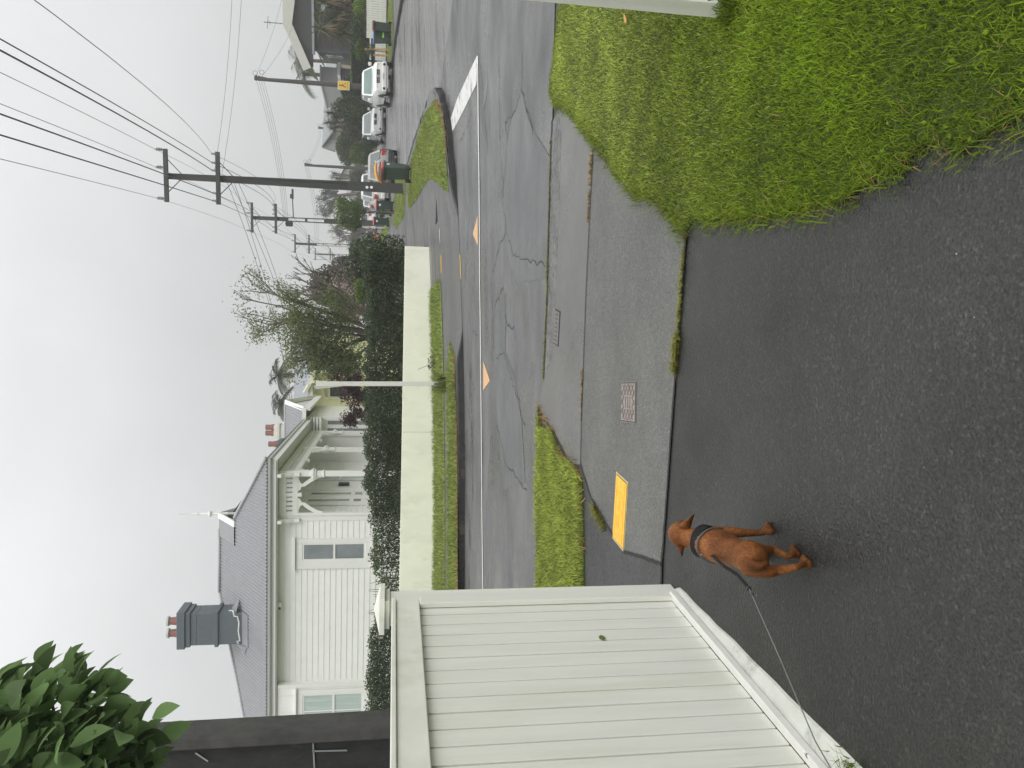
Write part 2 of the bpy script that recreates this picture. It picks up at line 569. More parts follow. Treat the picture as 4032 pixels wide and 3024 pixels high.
def mesh_np(name, V, F, m, parent=None, tint=None, smooth=False):
    me = bpy.data.meshes.new(name)
    V = np.asarray(V, np.float32); F = np.asarray(F, np.int32)
    k = F.shape[1]
    me.vertices.add(len(V)); me.vertices.foreach_set('co', V.ravel())
    me.loops.add(F.size); me.loops.foreach_set('vertex_index', F.ravel())
    me.polygons.add(len(F))
    me.polygons.foreach_set('loop_start', np.arange(0, F.size, k, dtype=np.int32))
    me.polygons.foreach_set('loop_total', np.full(len(F), k, np.int32))
    me.materials.append(m)
    if smooth: me.polygons.foreach_set('use_smooth', [True] * len(F))
    me.update(calc_edges=True)
    a = me.attributes.new('tint', 'FLOAT', 'FACE')
    a.data.foreach_set('value', np.asarray(tint if tint is not None else np.ones(len(F)), np.float32))
    return link(name, me, parent)

def unit(a):
    return a / np.maximum(np.linalg.norm(a, axis=1, keepdims=True), 1e-9)

def leaves(name, C, L, W, m, parent=None, tint=(.65, 1.35), up=0., fold=.15, out=None, outw=0., droop=0.):
    """many small folded leaves, one quad pair each"""
    C = np.asarray(C, float)
    n = len(C)
    d = rng.normal(size=(n, 3))
    d[:, 2] += up
    if out is not None: d = unit(d) + outw * out
    d[:, 2] -= droop
    d = unit(d)
    q = rng.normal(size=(n, 3))
    p = unit(np.cross(d, q))
    nn = np.cross(d, p)
    l = L * rng.uniform(.6, 1.3, (n, 1)); w = W * rng.uniform(.6, 1.3, (n, 1))
    a = C - d * l * .5
    b = C + p * w * .5 + nn * w * fold
    c = C + d * l * .5
    e_ = C - p * w * .5 + nn * w * fold
    V = np.stack([a, b, c, e_], 1).reshape(-1, 3)
    i = np.arange(n)[:, None] * 4
    F = np.concatenate([i + [0, 1, 2], i + [0, 2, 3]], 0)
    t = rng.uniform(tint[0], tint[1], n)
    return mesh_np(name, V, F, m, parent, np.concatenate([t, t]))

def straps(name, base, dirs, L, W, m, parent=None, droop=.5, seg=4, tint=(.65, 1.35), lj=.25):
    """long narrow arching blades (palms, cabbage trees, grass)"""
    base = np.asarray(base, float); d = unit(np.asarray(dirs, float))
    n = len(base)
    l = L * rng.uniform(1 - lj, 1 + lj, (n, 1))
    side = np.cross(d, np.tile([[0, 0, 1.]], (n, 1))) + rng.normal(size=(n, 3)) * .15
    side = unit(side)
    rows = []
    for k in range(seg + 1):
        t = k / seg
        p = base + d * l * t
        p[:, 2] -= (droop * l[:, 0] * t * t)
        w = W * (1 - .95 * t ** 1.6) * (.55 + .45 * min(1, t * 4))
        rows += [p - side * w / 2, p + side * w / 2]
    V = np.stack(rows, 1).reshape(-1, 3)
    i = np.arange(n)[:, None] * (2 * (seg + 1))
    F = np.concatenate([i + [2 * k, 2 * k + 1, 2 * k + 3, 2 * k + 2] for k in range(seg)], 0)
    t = rng.uniform(tint[0], tint[1], n)
    return mesh_np(name, V, F, m, parent, np.tile(t, seg))

def inside(poly, P):
    x, y = P[:, 0], P[:, 1]
    r = np.zeros(len(P), bool)
    n = len(poly)
    for i in range(n):
        x0, y0 = poly[i][0], poly[i][1]; x1, y1 = poly[(i + 1) % n][0], poly[(i + 1) % n][1]
        if y0 == y1: continue
        c = ((y0 > y) != (y1 > y)) & (x < (x1 - x0) * (y - y0) / (y1 - y0) + x0)
        r ^= c
    return r

def sample(poly, n):
    xs_ = [p[0] for p in poly]; ys_ = [p[1] for p in poly]
    out = np.zeros((0, 2))
    while len(out) < n:
        P = rng.uniform([min(xs_), min(ys_)], [max(xs_), max(ys_)], (n * 2, 2))
        out = np.concatenate([out, P[inside(poly, P)]])
    return out[:n]

def drape(name, poly, dz, m, step=.5, skirt=0., zf=None, uvn=None):
    zf = zf or (lambda x, y: ground_z(x, y))
    B = []
    n = len(poly)
    for i in range(n):
        a, b = Vector(poly[i][:2]), Vector(poly[(i + 1) % n][:2])
        k = max(1, int((b - a).length / step))
        B += [tuple(a.lerp(b, j / k)) for j in range(k)]
    xs_ = [p[0] for p in B]; ys_ = [p[1] for p in B]
    gx = np.arange(min(xs_) + step / 2, max(xs_), step); gy = np.arange(min(ys_) + step / 2, max(ys_), step)
    G = np.stack(np.meshgrid(gx, gy), -1).reshape(-1, 2)
    if len(G):
        G = G[inside(B, G)]
        Ba = np.array(B)
        if len(G):
            keep = np.ones(len(G), bool)
            for s0 in range(0, len(G), 2000):
                dd = np.min(np.linalg.norm(G[s0:s0 + 2000, None] - Ba[None], axis=2), axis=1)
                keep[s0:s0 + 2000] = dd > step * .35
            G = G[keep]
    pts = [Vector(p) for p in B] + [Vector(p) for p in G]
    vs, es, fs, _, _, _ = delaunay_2d_cdt(pts, [], [list(range(len(B)))], 1, 1e-6)
    mb = MB()
    mb.add([(v.x, v.y, zf(v.x, v.y) + dz) for v in vs], [tuple(f) for f in fs])
    if skirt:
        k = len(B)
        top = [(p[0], p[1], zf(*p) + dz) for p in B]
        bot = [(p[0], p[1], zf(*p) + dz - skirt) for p in B]
        mb.add(top + bot, [(i, (i + 1) % k, k + (i + 1) % k, k + i) for i in range(k)])
    o = mb.build(name, m, recalc=not skirt)
    if not skirt:
        me = o.data
        if me.polygons and sum(p.normal.z for p in me.polygons) < 0: me.flip_normals()
    return o

def strip(name, pts, w, dz, m, zf=None):
    """thin painted / cracked line lying on the ground"""
    zf = zf or ground_z
    mb = MB()
    P = [Vector(p[:2]) for p in pts]
    ww = w if hasattr(w, '__len__') else [w] * len(P)
    vs = []
    for i, p in enumerate(P):
        t = (P[min(i + 1, len(P) - 1)] - P[max(i - 1, 0)]).normalized()
        s = Vector((-t.y, t.x)) * ww[i] / 2
        for q in (p - s, p + s): vs.append((q.x, q.y, zf(q.x, q.y) + dz))
    mb.add(vs, [(2 * i, 2 * i + 2, 2 * i + 3, 2 * i + 1) for i in range(len(P) - 1)])
    o = mb.build(name, m, recalc=False)
    me = o.data
    if me.polygons and me.polygons[0].normal.z < 0: me.flip_normals()
    return o

def dense(pts, step):
    o = []
    for a, b in zip(pts[:-1], pts[1:]):
        a, b = Vector(a[:2]), Vector(b[:2])
        k = max(1, int((b - a).length / step))
        o += [tuple(a.lerp(b, j / k)) for j in range(k)]
    return o + [tuple(pts[-1][:2])]

def jag(pts, step, amp):
    return [(p[0] + random.uniform(-amp, amp), p[1] + random.uniform(-amp, amp)) for p in dense(pts, step)]

def text_mb(s, size, depth=.002):
    c = bpy.data.curves.new('lettering', 'FONT')
    c.body = s; c.size = size; c.extrude = depth; c.align_x = 'CENTER'; c.align_y = 'CENTER'; c.resolution_u = 2
    o = bpy.data.objects.new('lettering', c)
    col.objects.link(o)
    dg = bpy.context.evaluated_depsgraph_get()
    me = bpy.data.meshes.new_from_object(o.evaluated_get(dg))
    mb = MB()
    mb.add([tuple(v.co) for v in me.vertices], [tuple(p.vertices) for p in me.polygons])
    bpy.data.objects.remove(o); bpy.data.curves.remove(c); bpy.data.meshes.remove(me)
    return mb

def xform(mb, fn):
    mb.v = [tuple(fn(*p)) for p in mb.v]
    return mb
# ------------------------------------------------------------------ ground, road, paths
M['road'] = asphalt('wet_road_bitumen', (.060, .0605, .061), (.128, .129, .128), .22, 60., .5, (.18, .62), .5, (1, 1.6, 1))
M['drive'] = asphalt('dark_wet_driveway', (.013, .013, .012), (.028, .028, .0255), .8, 190., .8, (.24, .6), .9, spec=.48, chips=1.5)
M['slab'] = asphalt('brushed_footpath', (.09, .09, .083), (.14, .14, .13), .5, 170., .9, (.26, .6), 1., spec=.5, chips=.6)
M['sidepath'] = asphalt('dark_side_path', (.036, .036, .036), (.054, .054, .053), .5, 100., .8, (.42, .7), .9, spec=.4)
M['crossing'] = asphalt('smooth_wet_concrete', (.095, .093, .088), (.135, .132, .124), .12, 90., .7, (.18, .5), .3)
M['gutterband'] = asphalt('rough_gutter_concrete', (.07, .07, .066), (.15, .148, .14), .5, 45., 3., (.35, .7), 1.)
M['farpath'] = asphalt('far_footpath_bitumen', (.06, .06, .058), (.105, .105, .102), .15, 40., .35, (.3, .6), .4, (1, 2.5, 1))
M['kerbm'] = mat('black_mouldy_kerb', (.022, .022, .021), .7, var=.4, scale=5, bump=.6, bscale=18, dirt=(.11, .095, .07), dscale=1.3, dthr=(.6, .74))
M['crack'] = mat('dark_crack', (.035, .034, .031), .8, var=.3, scale=4, dirt=(.14, .115, .055), dscale=1.6, dthr=(.56, .7))
M['seam'] = mat('dark_joint', (.016, .016, .015), .8, var=.3, scale=8, dirt=(.11, .10, .05), dscale=2.2, dthr=(.6, .72))
M['paint'] = mat('worn_white_road_paint', (.62, .62, .60), .5, var=.15, scale=9, dirt=(.14, .14, .142), dscale=4.5, dthr=(.52, .66))
M['paintline'] = mat('white_line_paint', (.66, .66, .63), .5, var=.12, scale=9, dirt=(.25, .25, .25), dscale=6, dthr=(.6, .8))
M['peach'] = mat('peach_road_paint', (.62, .36, .17), .5, var=.12, scale=9)
M['yelpaint'] = mat('yellow_path_paint', (.80, .45, .03), .5, var=.1, scale=9)
M['patch'] = asphalt('older_road_patch', (.078, .079, .082), (.112, .113, .116), .18, 60., .8, (.3, .55), .5, (1, 1.5, 1))
M['patchpale'] = asphalt('worn_pale_road_patch', (.12, .121, .124), (.165, .166, .168), .14, 60., .8, (.3, .5), .4, (1, 1.5, 1))

# one sheet of earth out to the horizon
def grid_sheet():
    xs_ = [-220, -150, -100, -70, -50] + list(range(-40, 61, 2)) + [70, 85, 100, 130, 170, 230, 280]
    ys_ = [-60, -30, -15] + list(range(-10, 61, 2)) + [65, 72, 80, 90, 105, 120, 140, 170, 210, 260, 330]
    V = []
    for y in ys_:
        for x in xs_:
            z = ground_z(x, y)
            z = z if z < 9 else 9 + 3 * math.tanh((z - 9) / 3)
            V.append((x, y, z - .06))
    k = len(xs_)
    F = [(j * k + i, j * k + i + 1, (j + 1) * k + i + 1, (j + 1) * k + i) for j in range(len(ys_) - 1) for i in range(k - 1)]
    mb = MB(); mb.add(V, F)
    return mb.build('ground', M['turf'], recalc=False)
struct(grid_sheet())

KERB = [(-40, 14.6), g2(1829, 2300), g2(1829, 1600), g2(1822, 1290), g2(1806, 848), g2(1800, 772), g2(1797, 700), g2(1790, 634), g2(1779, 525), g2(1768, 444), g2(1752, 379), g2(1733, 346)]
BLEFT = [(7.22, 19.2), (7.40, 20.3), (8.05, 25.9), (8.35, 29.2), (10.3, 45), (13.5, 65), (20, 105), (36, 200)]
BRIGHT = [(9, -12), (11, 6), (12.5, 20), (13.5, 26), g2(1589, 0), g2(1562, 158), g2(1549, 250), (18.9, 46.6), (21.4, 64), (27.0, 105), (42.5, 200)]
NEAR = [(-40, 6.9), g2(2121, 2330), g2(2121, 1602), g2(2142, 1477), g2(2159, 1100), g2(2175, 460), g2(2185, 0)]
road_poly = NEAR + [(5.5, 6.6), (6, 5), (5.2, -12)] + BRIGHT + BLEFT[::-1] + KERB[::-1]
struct(drape('road', road_poly, 0., M['road'], 1.2))

def kerby(x):
    for a, b in zip(KERB[:-1], KERB[1:]):
        if a[0] <= x <= b[0]: return a[1] + (b[1] - a[1]) * (x - a[0]) / (b[0] - a[0])
    return KERB[0][1] if x < KERB[0][0] else KERB[-1][1]
def sst(t):
    t = min(1, max(0, t)); return t * t * (3 - 2 * t)
def kerb_h(x, y):
    r = 1 - sst((x - .3) / .85) if x < 2 else sst((x - 3.35) / .9)
    return .14 * max(r, sst((y - kerby(x)) / 2.6))
def far_z(x, y):
    return ground_z(x, y) + kerb_h(x, y)

def gpf(xs, ys):
    p = gp(xs, ys)
    for _ in range(6):
        p = gp(xs, ys, kerb_h(p.x, p.y))
    return (p.x, p.y)

# the raised far side of the street: footpath sheet and black kerb
far_poly = KERB + BLEFT + [(24, 200), (8.5, 105), (6.2, 45), (4.0, 22.6), (-40, 25.6)]
struct(drape('footpath', far_poly, 0., M['farpath'], .6, zf=far_z))
mb = MB()
kp = dense(KERB, .14) + dense(BLEFT[:6], .3)
vs = []
for i, p in enumerate(kp):
    t = (Vector(kp[min(i + 1, len(kp) - 1)]) - Vector(kp[max(i - 1, 0)])).normalized()
    s_ = Vector((-t.y, t.x))
    z0, h = ground_z(*p), kerb_h(*p)
    rough_ = .035 if p[0] > 4.2 and p[1] < 24 else .006
    h += random.uniform(-rough_, rough_ * .5) if p[0] > 4.2 else 0
    a = Vector(p) - s_ * (.02 + random.uniform(-rough_, rough_))
    b = Vector(p) + s_ * .13
    vs += [(a.x, a.y, z0 - .05), (a.x, a.y, z0 + h * .85), (a.x + s_.x * .03, a.y + s_.y * .03, z0 + h + .006), (b.x, b.y, z0 + h + .006), (b.x, b.y, z0 + h - .03)]
mb.add(vs, [(5 * i + k, 5 * i + 5 + k, 5 * i + 6 + k, 5 * i + 1 + k) for i in range(len(kp) - 1) for k in range(4)])
struct(mb.build('kerb', M['kerbm']))
# right-hand kerb of the side street
mb = MB(); kp = dense(BRIGHT[2:9], .5); vs = []
for i, p in enumerate(kp):
    t = (Vector(kp[min(i + 1, len(kp) - 1)]) - Vector(kp[max(i - 1, 0)])).normalized()
    s_ = Vector((t.y, -t.x)); z0 = ground_z(*p)
    vs += [(p[0], p[1], z0 - .05), (p[0], p[1], z0 + .12), (p[0] + s_.x * .15, p[1] + s_.y * .15, z0 + .13), (p[0] + s_.x * .15, p[1] + s_.y * .15, z0 - .05)]
mb.add(vs, [(4 * i + k, 4 * i + 4 + k, 4 * i + 5 + k, 4 * i + 1 + k) for i in range(len(kp) - 1) for k in range(3)])
struct(mb.build('kerb', M['kerbm']))
rb = [BRIGHT[2], BRIGHT[3], BRIGHT[4], BRIGHT[5], BRIGHT[6], BRIGHT[7], BRIGHT[8], (26, 64), (24, 46), (21.5, 30), (18.5, 20)]
struct(drape('footpath', rb, .11, M['farpath'], 1.2))

# polished wet wheel tracks of the side street, shining under the sky
M['wetroad'] = asphalt('wet_polished_side_street', (.09, .09, .089), (.19, .19, .186), .14, 50., .42, (.14, .5), .35, (.45, 1.7, 1))
struct(drape('road', BLEFT + BRIGHT[:2:-1] + [(12.5, 20), g2(1790, -60), g2(1772, 100), g2(1748, 240), g2(1738, 330)], .002, M['wetroad'], 1.4))
# near side: driveway, brushed footpath slab, smooth crossing, rough gutter
struct(drape('driveway', [(-9, -8), (6, -8), (6, 5), (5.5, 6.55), (3.6, 7.04), (2.53, 7.06), (1, 7.14), (.05, 7.28), (-.3, 7.4), (-9, 7.2)], 0., M['drive'], 1.))
J0, J1, J2 = g2(2707, 918), g2(2664, 1467), g2(2610, 2220)
E0, E1, E2, E3 = g2(2340, 553), g2(2313, 1100), g2(2292, 1651), g2(2289, 1830)
slab = [J2, g2(2459, 2170), g2(2419, 2110), g2(2330, 1960), E3, E2, E1, E0, (2.6, 5.5), (2.4, 3.7), J0, J1]
struct(drape('footpath', slab, .004, M['slab'], .4))
side = [J2, (-3.0, 4.05), (-6, 4.2), (-6, 6.0), E3, g2(2330, 1960), g2(2419, 2110), g2(2459, 2170)]
struct(drape('path', side, .004, M['sidepath'], .5))
cross = [E3, g2(2250, 1825), g2(2185, 1700), g2(2121, 1602), g2(2140, 1500), g2(2176, 1410), g2(2187, 1217), g2(2196, 1014), g2(2213, 525), g2(2200, 430), (3.0, 6.7), (3.1, 5.4), (2.6, 5.5), E0, E1, E2]
struct(drape('pavement', cross, .004, M['crossing'], .3))
band = [g2(2140, 1500), g2(2155, 1200), g2(2160, 1014), g2(2177, 480), g2(2200, 430), g2(2213, 525), g2(2196, 1014), g2(2187, 1217), g2(2176, 1410)]
struct(drape('gutter', band, .0045, M['gutterband'], .3, zf=lambda x, y: ground_z(x, y) - .0))
struct(strip('joint', jag([g2(2142, 1490), g2(2155, 1200), g2(2160, 1000), g2(2176, 470)], .08, .012), .05, .009, M['seam']))
struct(strip('joint', jag([J2, J1, J0, (1.2, 3.62)], .06, .004), .018, .009, M['seam']))
struct(strip('joint', jag([(-3, 4.05), J2], .06, .004), .018, .009, M['seam']))
struct(strip('joint', jag([E3, E2, E1, E0], .06, .004), .016, .009, M['seam']))
struct(strip('joint', jag([J2, g2(2459, 2170)], .05, .004), .02, .009, M['seam']))
struct(strip('joint', jag([g2(2419, 2110), g2(2330, 1960), E3], .05, .006), .02, .009, M['seam']))

# road paint
struct(strip('center_line', dense([g2(1903, 2320), g2(1902, 2700), ][::-1] + [g2(1899, 2000), g2(1895, 1512), g2(1890, 1100), g2(1885, 500), g2(1882, 222)], .5), .085, .008, M['paintline']))
lim = [g2(*p) for p in ((1881, 216), (1841, 303), (1803, 384), (1776, 466), (1783, 518), (1833, 422), (1878, 330))]
struct(drape('limit_line', lim, .006, M['paint'], .4))
for a in ([g2(1904, 1420), g2(1931, 1499), g2(1904, 1537)], [g2(1882, 848), g2(1863, 922), g2(1883, 968)]):
    struct(drape('hump_marking', a, .006, M['peach'], .3))
struct(strip('road_marking', [gpf(1738, 1004), gpf(1738, 1040), gpf(1739, 1074)], .16, .008, M['yelpaint'], far_z))
struct(strip('road_marking', [gpf(1813, 1000), gpf(1815, 1050), gpf(1817, 1098)], .10, .012, M['yelpaint'], far_z))
# faded white speck line on the far footpath
struct(strip('road_marking', jag([gpf(1733, 905), gpf(1732, 928), gpf(1734, 953)], .08, .02), .12, .008, M['paint'], far_z))

# road patches and cracks traced where they run
for a in ([g2(2152, 1095), g2(2035, 1115), g2(2010, 1040), g2(1990, 950), g2(1987, 800), g2(2000, 560), g2(2020, 450), g2(2055, 350), g2(2075, 450), g2(2105, 520), g2(2168, 620)],
          [g2(1985, 1930), g2(1960, 1670), g2(1945, 1390), g2(1950, 1200), g2(1992, 1150), g2(1990, 1380), g2(2030, 1500), g2(2055, 1660), g2(2070, 1900)]):
    struct(drape('road_patch', a, .003, M['patch'], .5))
struct(drape('road_patch', [g2(1920, 280), g2(1905, 370), g2(1902, 430), g2(1912, 400), g2(1922, 330)], .0035, M['patchpale'], .3))
struct(drape('road_patch', [g2(1850, 830), g2(1806, 1000), g2(1812, 1120), g2(1830, 1130), g2(1838, 1000)], .0035, M['patch'], .4))
cracks = [
    [(2168, 1040), (2110, 1035), (2080, 1030), (2050, 1015), (2022, 1000), (2000, 925), (1990, 850), (1975, 780), (1985, 700), (2000, 560), (1990, 480), (2030, 440), (2055, 350)],
    [(2055, 350), (2075, 420), (2090, 490), (2102, 522)],
    [(1990, 880), (1992, 925), (1970, 960), (1955, 1010), (1940, 1080)],
    [(1935, 1100), (1945, 1390), (1950, 1200), (1985, 1130), (1988, 1240), (2000, 1280), (2025, 1290), (2030, 1330)],
    [(1954, 1416), (1985, 1382), (2010, 1470), (2030, 1540), (2048, 1582), (2055, 1650), (2068, 1680)],
    [(1953, 1670), (1975, 1740), (1990, 1830), (2015, 1850), (2040, 1890), (2075, 1935)],
    [(1858, 1500), (1872, 1540), (1880, 1585)],
    [(1965, 220), (1968, 500), (1972, 600), (1985, 780)],
    [(1885, 215), (1905, 380), (1912, 500), (1922, 610)],
    [(1810, 560), (1830, 520), (1850, 470), (1858, 430)],
    [(2060, 200), (2055, 350)], [(1815, 1450), (1860, 1700), (1862, 1950)], [(1860, 1300), (1880, 1320)]]
for c in cracks:
    cp_ = jag([g2(*p) for p in c], .09, .03)
    struct(strip('road_crack', cp_, [random.uniform(.005, .017) for _ in cp_], .006, M['crack']))

# ------------------------------------------------------------------ grass
def blades(name, poly, n, h, w, m, zf=None, dz=.0, lean=.5, tint=(.6, 1.35), hj=.4, far_lighten=0.):
    zf = zf or ground_z
    P = sample(poly, n) if not isinstance(poly, np.ndarray) else poly
    n = len(P)
    z = np.array([zf(a, b) for a, b in P]) + dz
    a = rng.uniform(0, 2 * math.pi, n)
    side = np.stack([np.cos(a), np.sin(a), np.zeros(n)], 1)
    ln = rng.normal(size=(n, 2)) * lean
    patch = np.sin(P[:, 0] * 5.1 + np.sin(P[:, 1] * 4.3) * 1.5) * np.cos(P[:, 1] * 6.7 + np.sin(P[:, 0] * 3.7))
    hh = h * rng.uniform(1 - hj, 1 + hj, n) * (1 + .25 * patch)
    B = np.stack([P[:, 0], P[:, 1], z], 1)
    up = np.stack([ln[:, 0], ln[:, 1], np.ones(n)], 1) * hh[:, None]
    mid = B + up * np.array([.3, .3, .6]); tip = B + up * np.array([1, 1, .95])
    W = (w * rng.uniform(.6, 1.3, n))[:, None]
    V = np.stack([B - side * W / 2, B + side * W / 2, mid + side * W * .4, mid - side * W * .4, tip], 1).reshape(-1, 3)
    i = np.arange(n)[:, None] * 5
    F = np.concatenate([i + [0, 1, 2], i + [0, 2, 3], i + [3, 2, 4]], 0)
    t = rng.uniform(tint[0], tint[1], n) * (1 + .2 * patch) * (1 + far_lighten * np.clip((P[:, 1] - 2.3) / 2.7, 0, 1))  # tint lightened with distance, painting in the brighter look at a grazing view
    return mesh_np(name, V, F, m, None, np.tile(t, 3))

def along(pts, n, spread):
    D = np.array(dense(pts, .02))
    i = rng.integers(0, len(D), n)
    return D[i] + rng.normal(size=(n, 2)) * spread

lawn_px = [(2211, 28), (2170, 350), (2193, 404), (2248, 432), (2331, 542), (2395, 625), (2459, 707), (2514, 772), (2588, 781), (2643, 845), (2698, 918), (2735, 850), (2799, 864), (2918, 859), (3148, 836), (3332, 790), (3470, 689), (3552, 680), (3617, 579), (3681, 560), (3791, 597), (3892, 533), (4032, 459), (4250, 380)]
lawn = [g2(*p) for p in lawn_px] + [(1.3, -1.5), (5.0, -1.5), (5.4, 6.4), (3.8, 7.0)]
lawn_edge = [g2(*p) for p in lawn_px]
struct(drape('lawn_soil', lawn, .012, M['soil'], .15, skirt=.02))
vis = [p for p in lawn_edge] + [(1.0, .9), (1.9, .9), (3.4, 3.4), (4.4, 7.0)]
near = [p for p in vis if p[1] < 4.6]
G1 = sample(vis, 330000)
keep = rng.random(len(G1)) < np.clip(9. / (G1[:, 1] ** 2 + .5), .3, 1.)
G1 = G1[keep]
far_ = rng.random(len(G1)) < np.clip((G1[:, 1] - 2.6) / 2.2, 0, .97)
stuff(blades('grass', G1[far_], 0, .024, .0036, M['grass_mid'], dz=.01, lean=.6, tint=(.45, 1.7), far_lighten=.35), 'paler yellow green stretch of the foreground lawn towards the road', 'grass')
stuff(blades('grass', G1[~far_], 0, .025, .0032, M['grass'], dz=.01, lean=.6, tint=(.35, 1.9), far_lighten=.3), 'lush wet green lawn filling the right foreground beside the dark driveway', 'grass')
stuff(blades('grass', along(lawn_edge, 5200, .028), 0, .032, .004, M['grass'], dz=.006, lean=1.1), 'ragged green fringe of the foreground lawn spilling onto the paving', 'grass')
stuff(blades('dry_grass', along(lawn_edge, 750, .022), 0, .026, .004, M['straw'], dz=.006, lean=1.3), 'straw coloured dead grass along the ragged lawn edge', 'grass')
G2 = sample(vis, 600)
stuff(blades('dry_grass', G2, 0, .03, .004, M['straw'], dz=.014, lean=1.2, tint=(.5, 1.)), 'scattered straw blades and clippings in the foreground lawn', 'grass')
# clover-like broad leaves in the lawn
G3 = sample(vis, 4200)
stuff(leaves('clover', np.column_stack([G3, np.full(len(G3), .032)]), .016, .013, M['grass'], up=-.2, tint=(.7, 1.5)), 'small broad clover leaves mixed into the foreground lawn', 'clover')

v_px = [(2121, 2420), (2121, 2330), (2121, 2000), (2121, 1602), (2128, 1680), (2175, 1694), (2218, 1797), (2267, 1830), (2297, 1890), (2303, 2100), (2306, 2330), (2307, 2420)]
verge = [g2(*p) for p in v_px]
struct(drape('verge_soil', verge, .012, M['soil'], .2, skirt=.02))
stuff(blades('grass', verge, 18000, .045, .007, M['grass_mid'], dz=.01, lean=.7, far_lighten=.15, tint=(.5, 1.6)), 'small green verge strip across the road edge beside the fence post', 'grass')
stuff(blades('dry_grass', along([g2(2121, 1602), g2(2175, 1694), g2(2218, 1797), g2(2267, 1830), g2(2297, 1890), g2(2303, 2200)], 350, .03), 0, .04, .006, M['straw'], dz=.006, lean=1.2), 'brown dead grass edging the small near verge', 'grass')
# moss and weeds in the paving joints
def jm(pts, n, sp, m, h, lab):
    stuff(blades('moss', along([g2(*p) for p in pts], n, sp), 0, h, .006, M[m], dz=.003, lean=1.), lab, 'moss')
jm([(2318, 870), (2335, 600)], 230, .007, 'straw', .022, 'straw and moss in the joint beside the lawn corner')
jm([(2292, 1651), (2296, 1460)], 150, .006, 'straw', .018, 'brown debris line in the joint behind the metal cover')
jm([(2664, 1467), (2690, 1100), (2703, 930)], 700, .008, 'moss', .016, 'yellow moss in the driveway joint nearest the lawn')
jm([(2664, 1460), (2675, 1330)], 400, .010, 'moss', .03, 'bright moss clump in the driveway joint')
jm([(2345, 2000), (2385, 2075)], 500, .015, 'moss', .035, 'yellow green moss tuft beside the yellow cover')
jm([(2143, 1490), (2157, 1200), (2172, 560)], 900, .014, 'moss', .02, 'thin moss line along the road edge of the gutter')

# far side verges
hw = lambda L_: [gpf(*p) for p in L_]
foot = hw([(1751, 2360), (1748, 1600), (1742, 1300), (1735, 1110), (1727, 1100), (1722, 1300), (1722, 1600), (1735, 2360)])
wl_ = lambda x: 22.42 + (x + 6.02) * (21.78 - 22.42) / (3.82 + 6.02)
A_ = [gpf(1753, 2860), gpf(1752, 2360), gpf(1749, 1600), gpf(1744, 1300), gpf(1736, 1115), gpf(1730, 1100)]
foot = A_ + [(A_[-1][0], wl_(A_[-1][0])), (A_[0][0], wl_(A_[0][0]))]
kst = hw([(1803, 2860), (1803, 2360), (1799, 1600), (1793, 1400), (1780, 1345), (1772, 1420), (1769, 1600), (1768, 2360), (1769, 2860)])
tri = [gpf(*p) for p in [(1714, 395), (1736, 433), (1752, 525), (1757, 607), (1762, 680), (1769, 757), (1753, 749), (1740, 732), (1713, 711), (1699, 703), (1681, 714), (1663, 745), (1645, 780), (1617, 817), (1610, 817), (1608, 754), (1612, 690), (1619, 640), (1632, 601), (1670, 460)]]
polep = [gpf(*p) for p in [(1578, 690), (1596, 700), (1597, 772), (1594, 845), (1589, 859), (1561, 901), (1554, 888), (1554, 827), (1556, 781), (1560, 700)]]
berm2 = [gpf(*p) for p in [(1541, 849), (1539, 872), (1514, 967), (1489, 973), (1512, 888), (1532, 856)]]
berm3 = [gpf(*p) for p in [(1484, 985), (1475, 1015), (1466, 1020), (1478, 975)]]
rberm = [gp(1556, 20), gp(1558, 80), gp(1557, 150), gp(1548, 238), gp(1525, 236), gp(1528, 90), gp(1540, 20), gp(1535, -60), gp(1560, -60)]
rberm = [(p.x, p.y) for p in rberm]
for nm, pl, n, h, w, zf, lab in (
        ('verge_soil', foot, 15000, .10, .012, far_z, 'long green grass strip at the foot of the cream wall'),
        ('verge_soil', kst, 12000, .09, .012, far_z, 'green kerbside grass strip on the far side of the street'),
        ('verge_soil', tri, 15000, .055, .014, far_z, 'pointed green grass corner under the wheelie bin at the junction'),
        ('verge_soil', polep, 5000, .06, .02, far_z, 'green berm around the foot of the tall crossarm pole'),
        ('verge_soil', berm2, 2500, .07, .03, far_z, 'green berm with the two staked saplings further up the street'),
        ('verge_soil', berm3, 900, .08, .04, far_z, 'farthest visible strip of green berm up the side street'),
        ('verge_soil', rberm, 4500, .06, .02, lambda x, y: ground_z(x, y) + .12, 'green berm under the bins by the picket fence')):
    struct(drape(nm, pl, .012, M['turf'], .5, zf=zf))
    stuff(blades('grass', pl, n, h, w, M['grass_far'], zf=zf, dz=.01, lean=.6), lab, 'grass')
# straw lip where the kerbside strip meets the kerb
stuff(blades('dry_grass', along([gpf(1804, 2360), gpf(1801, 1700), gpf(1794, 1400)], 1100, .03), 0, .045, .012, M['straw'], zf=far_z, dz=.008, lean=1.2), 'straw coloured dead grass lip along the far kerb', 'grass')
stuff(blades('dry_grass', along([gpf(1716, 400), gpf(1740, 433), (gpf(1755, 525)), gpf(1759, 607)], 380, .04), 0, .045, .014, M['straw'], zf=far_z, dz=.008, lean=1.2), 'straw coloured dead grass on the kerb of the grass corner', 'grass')
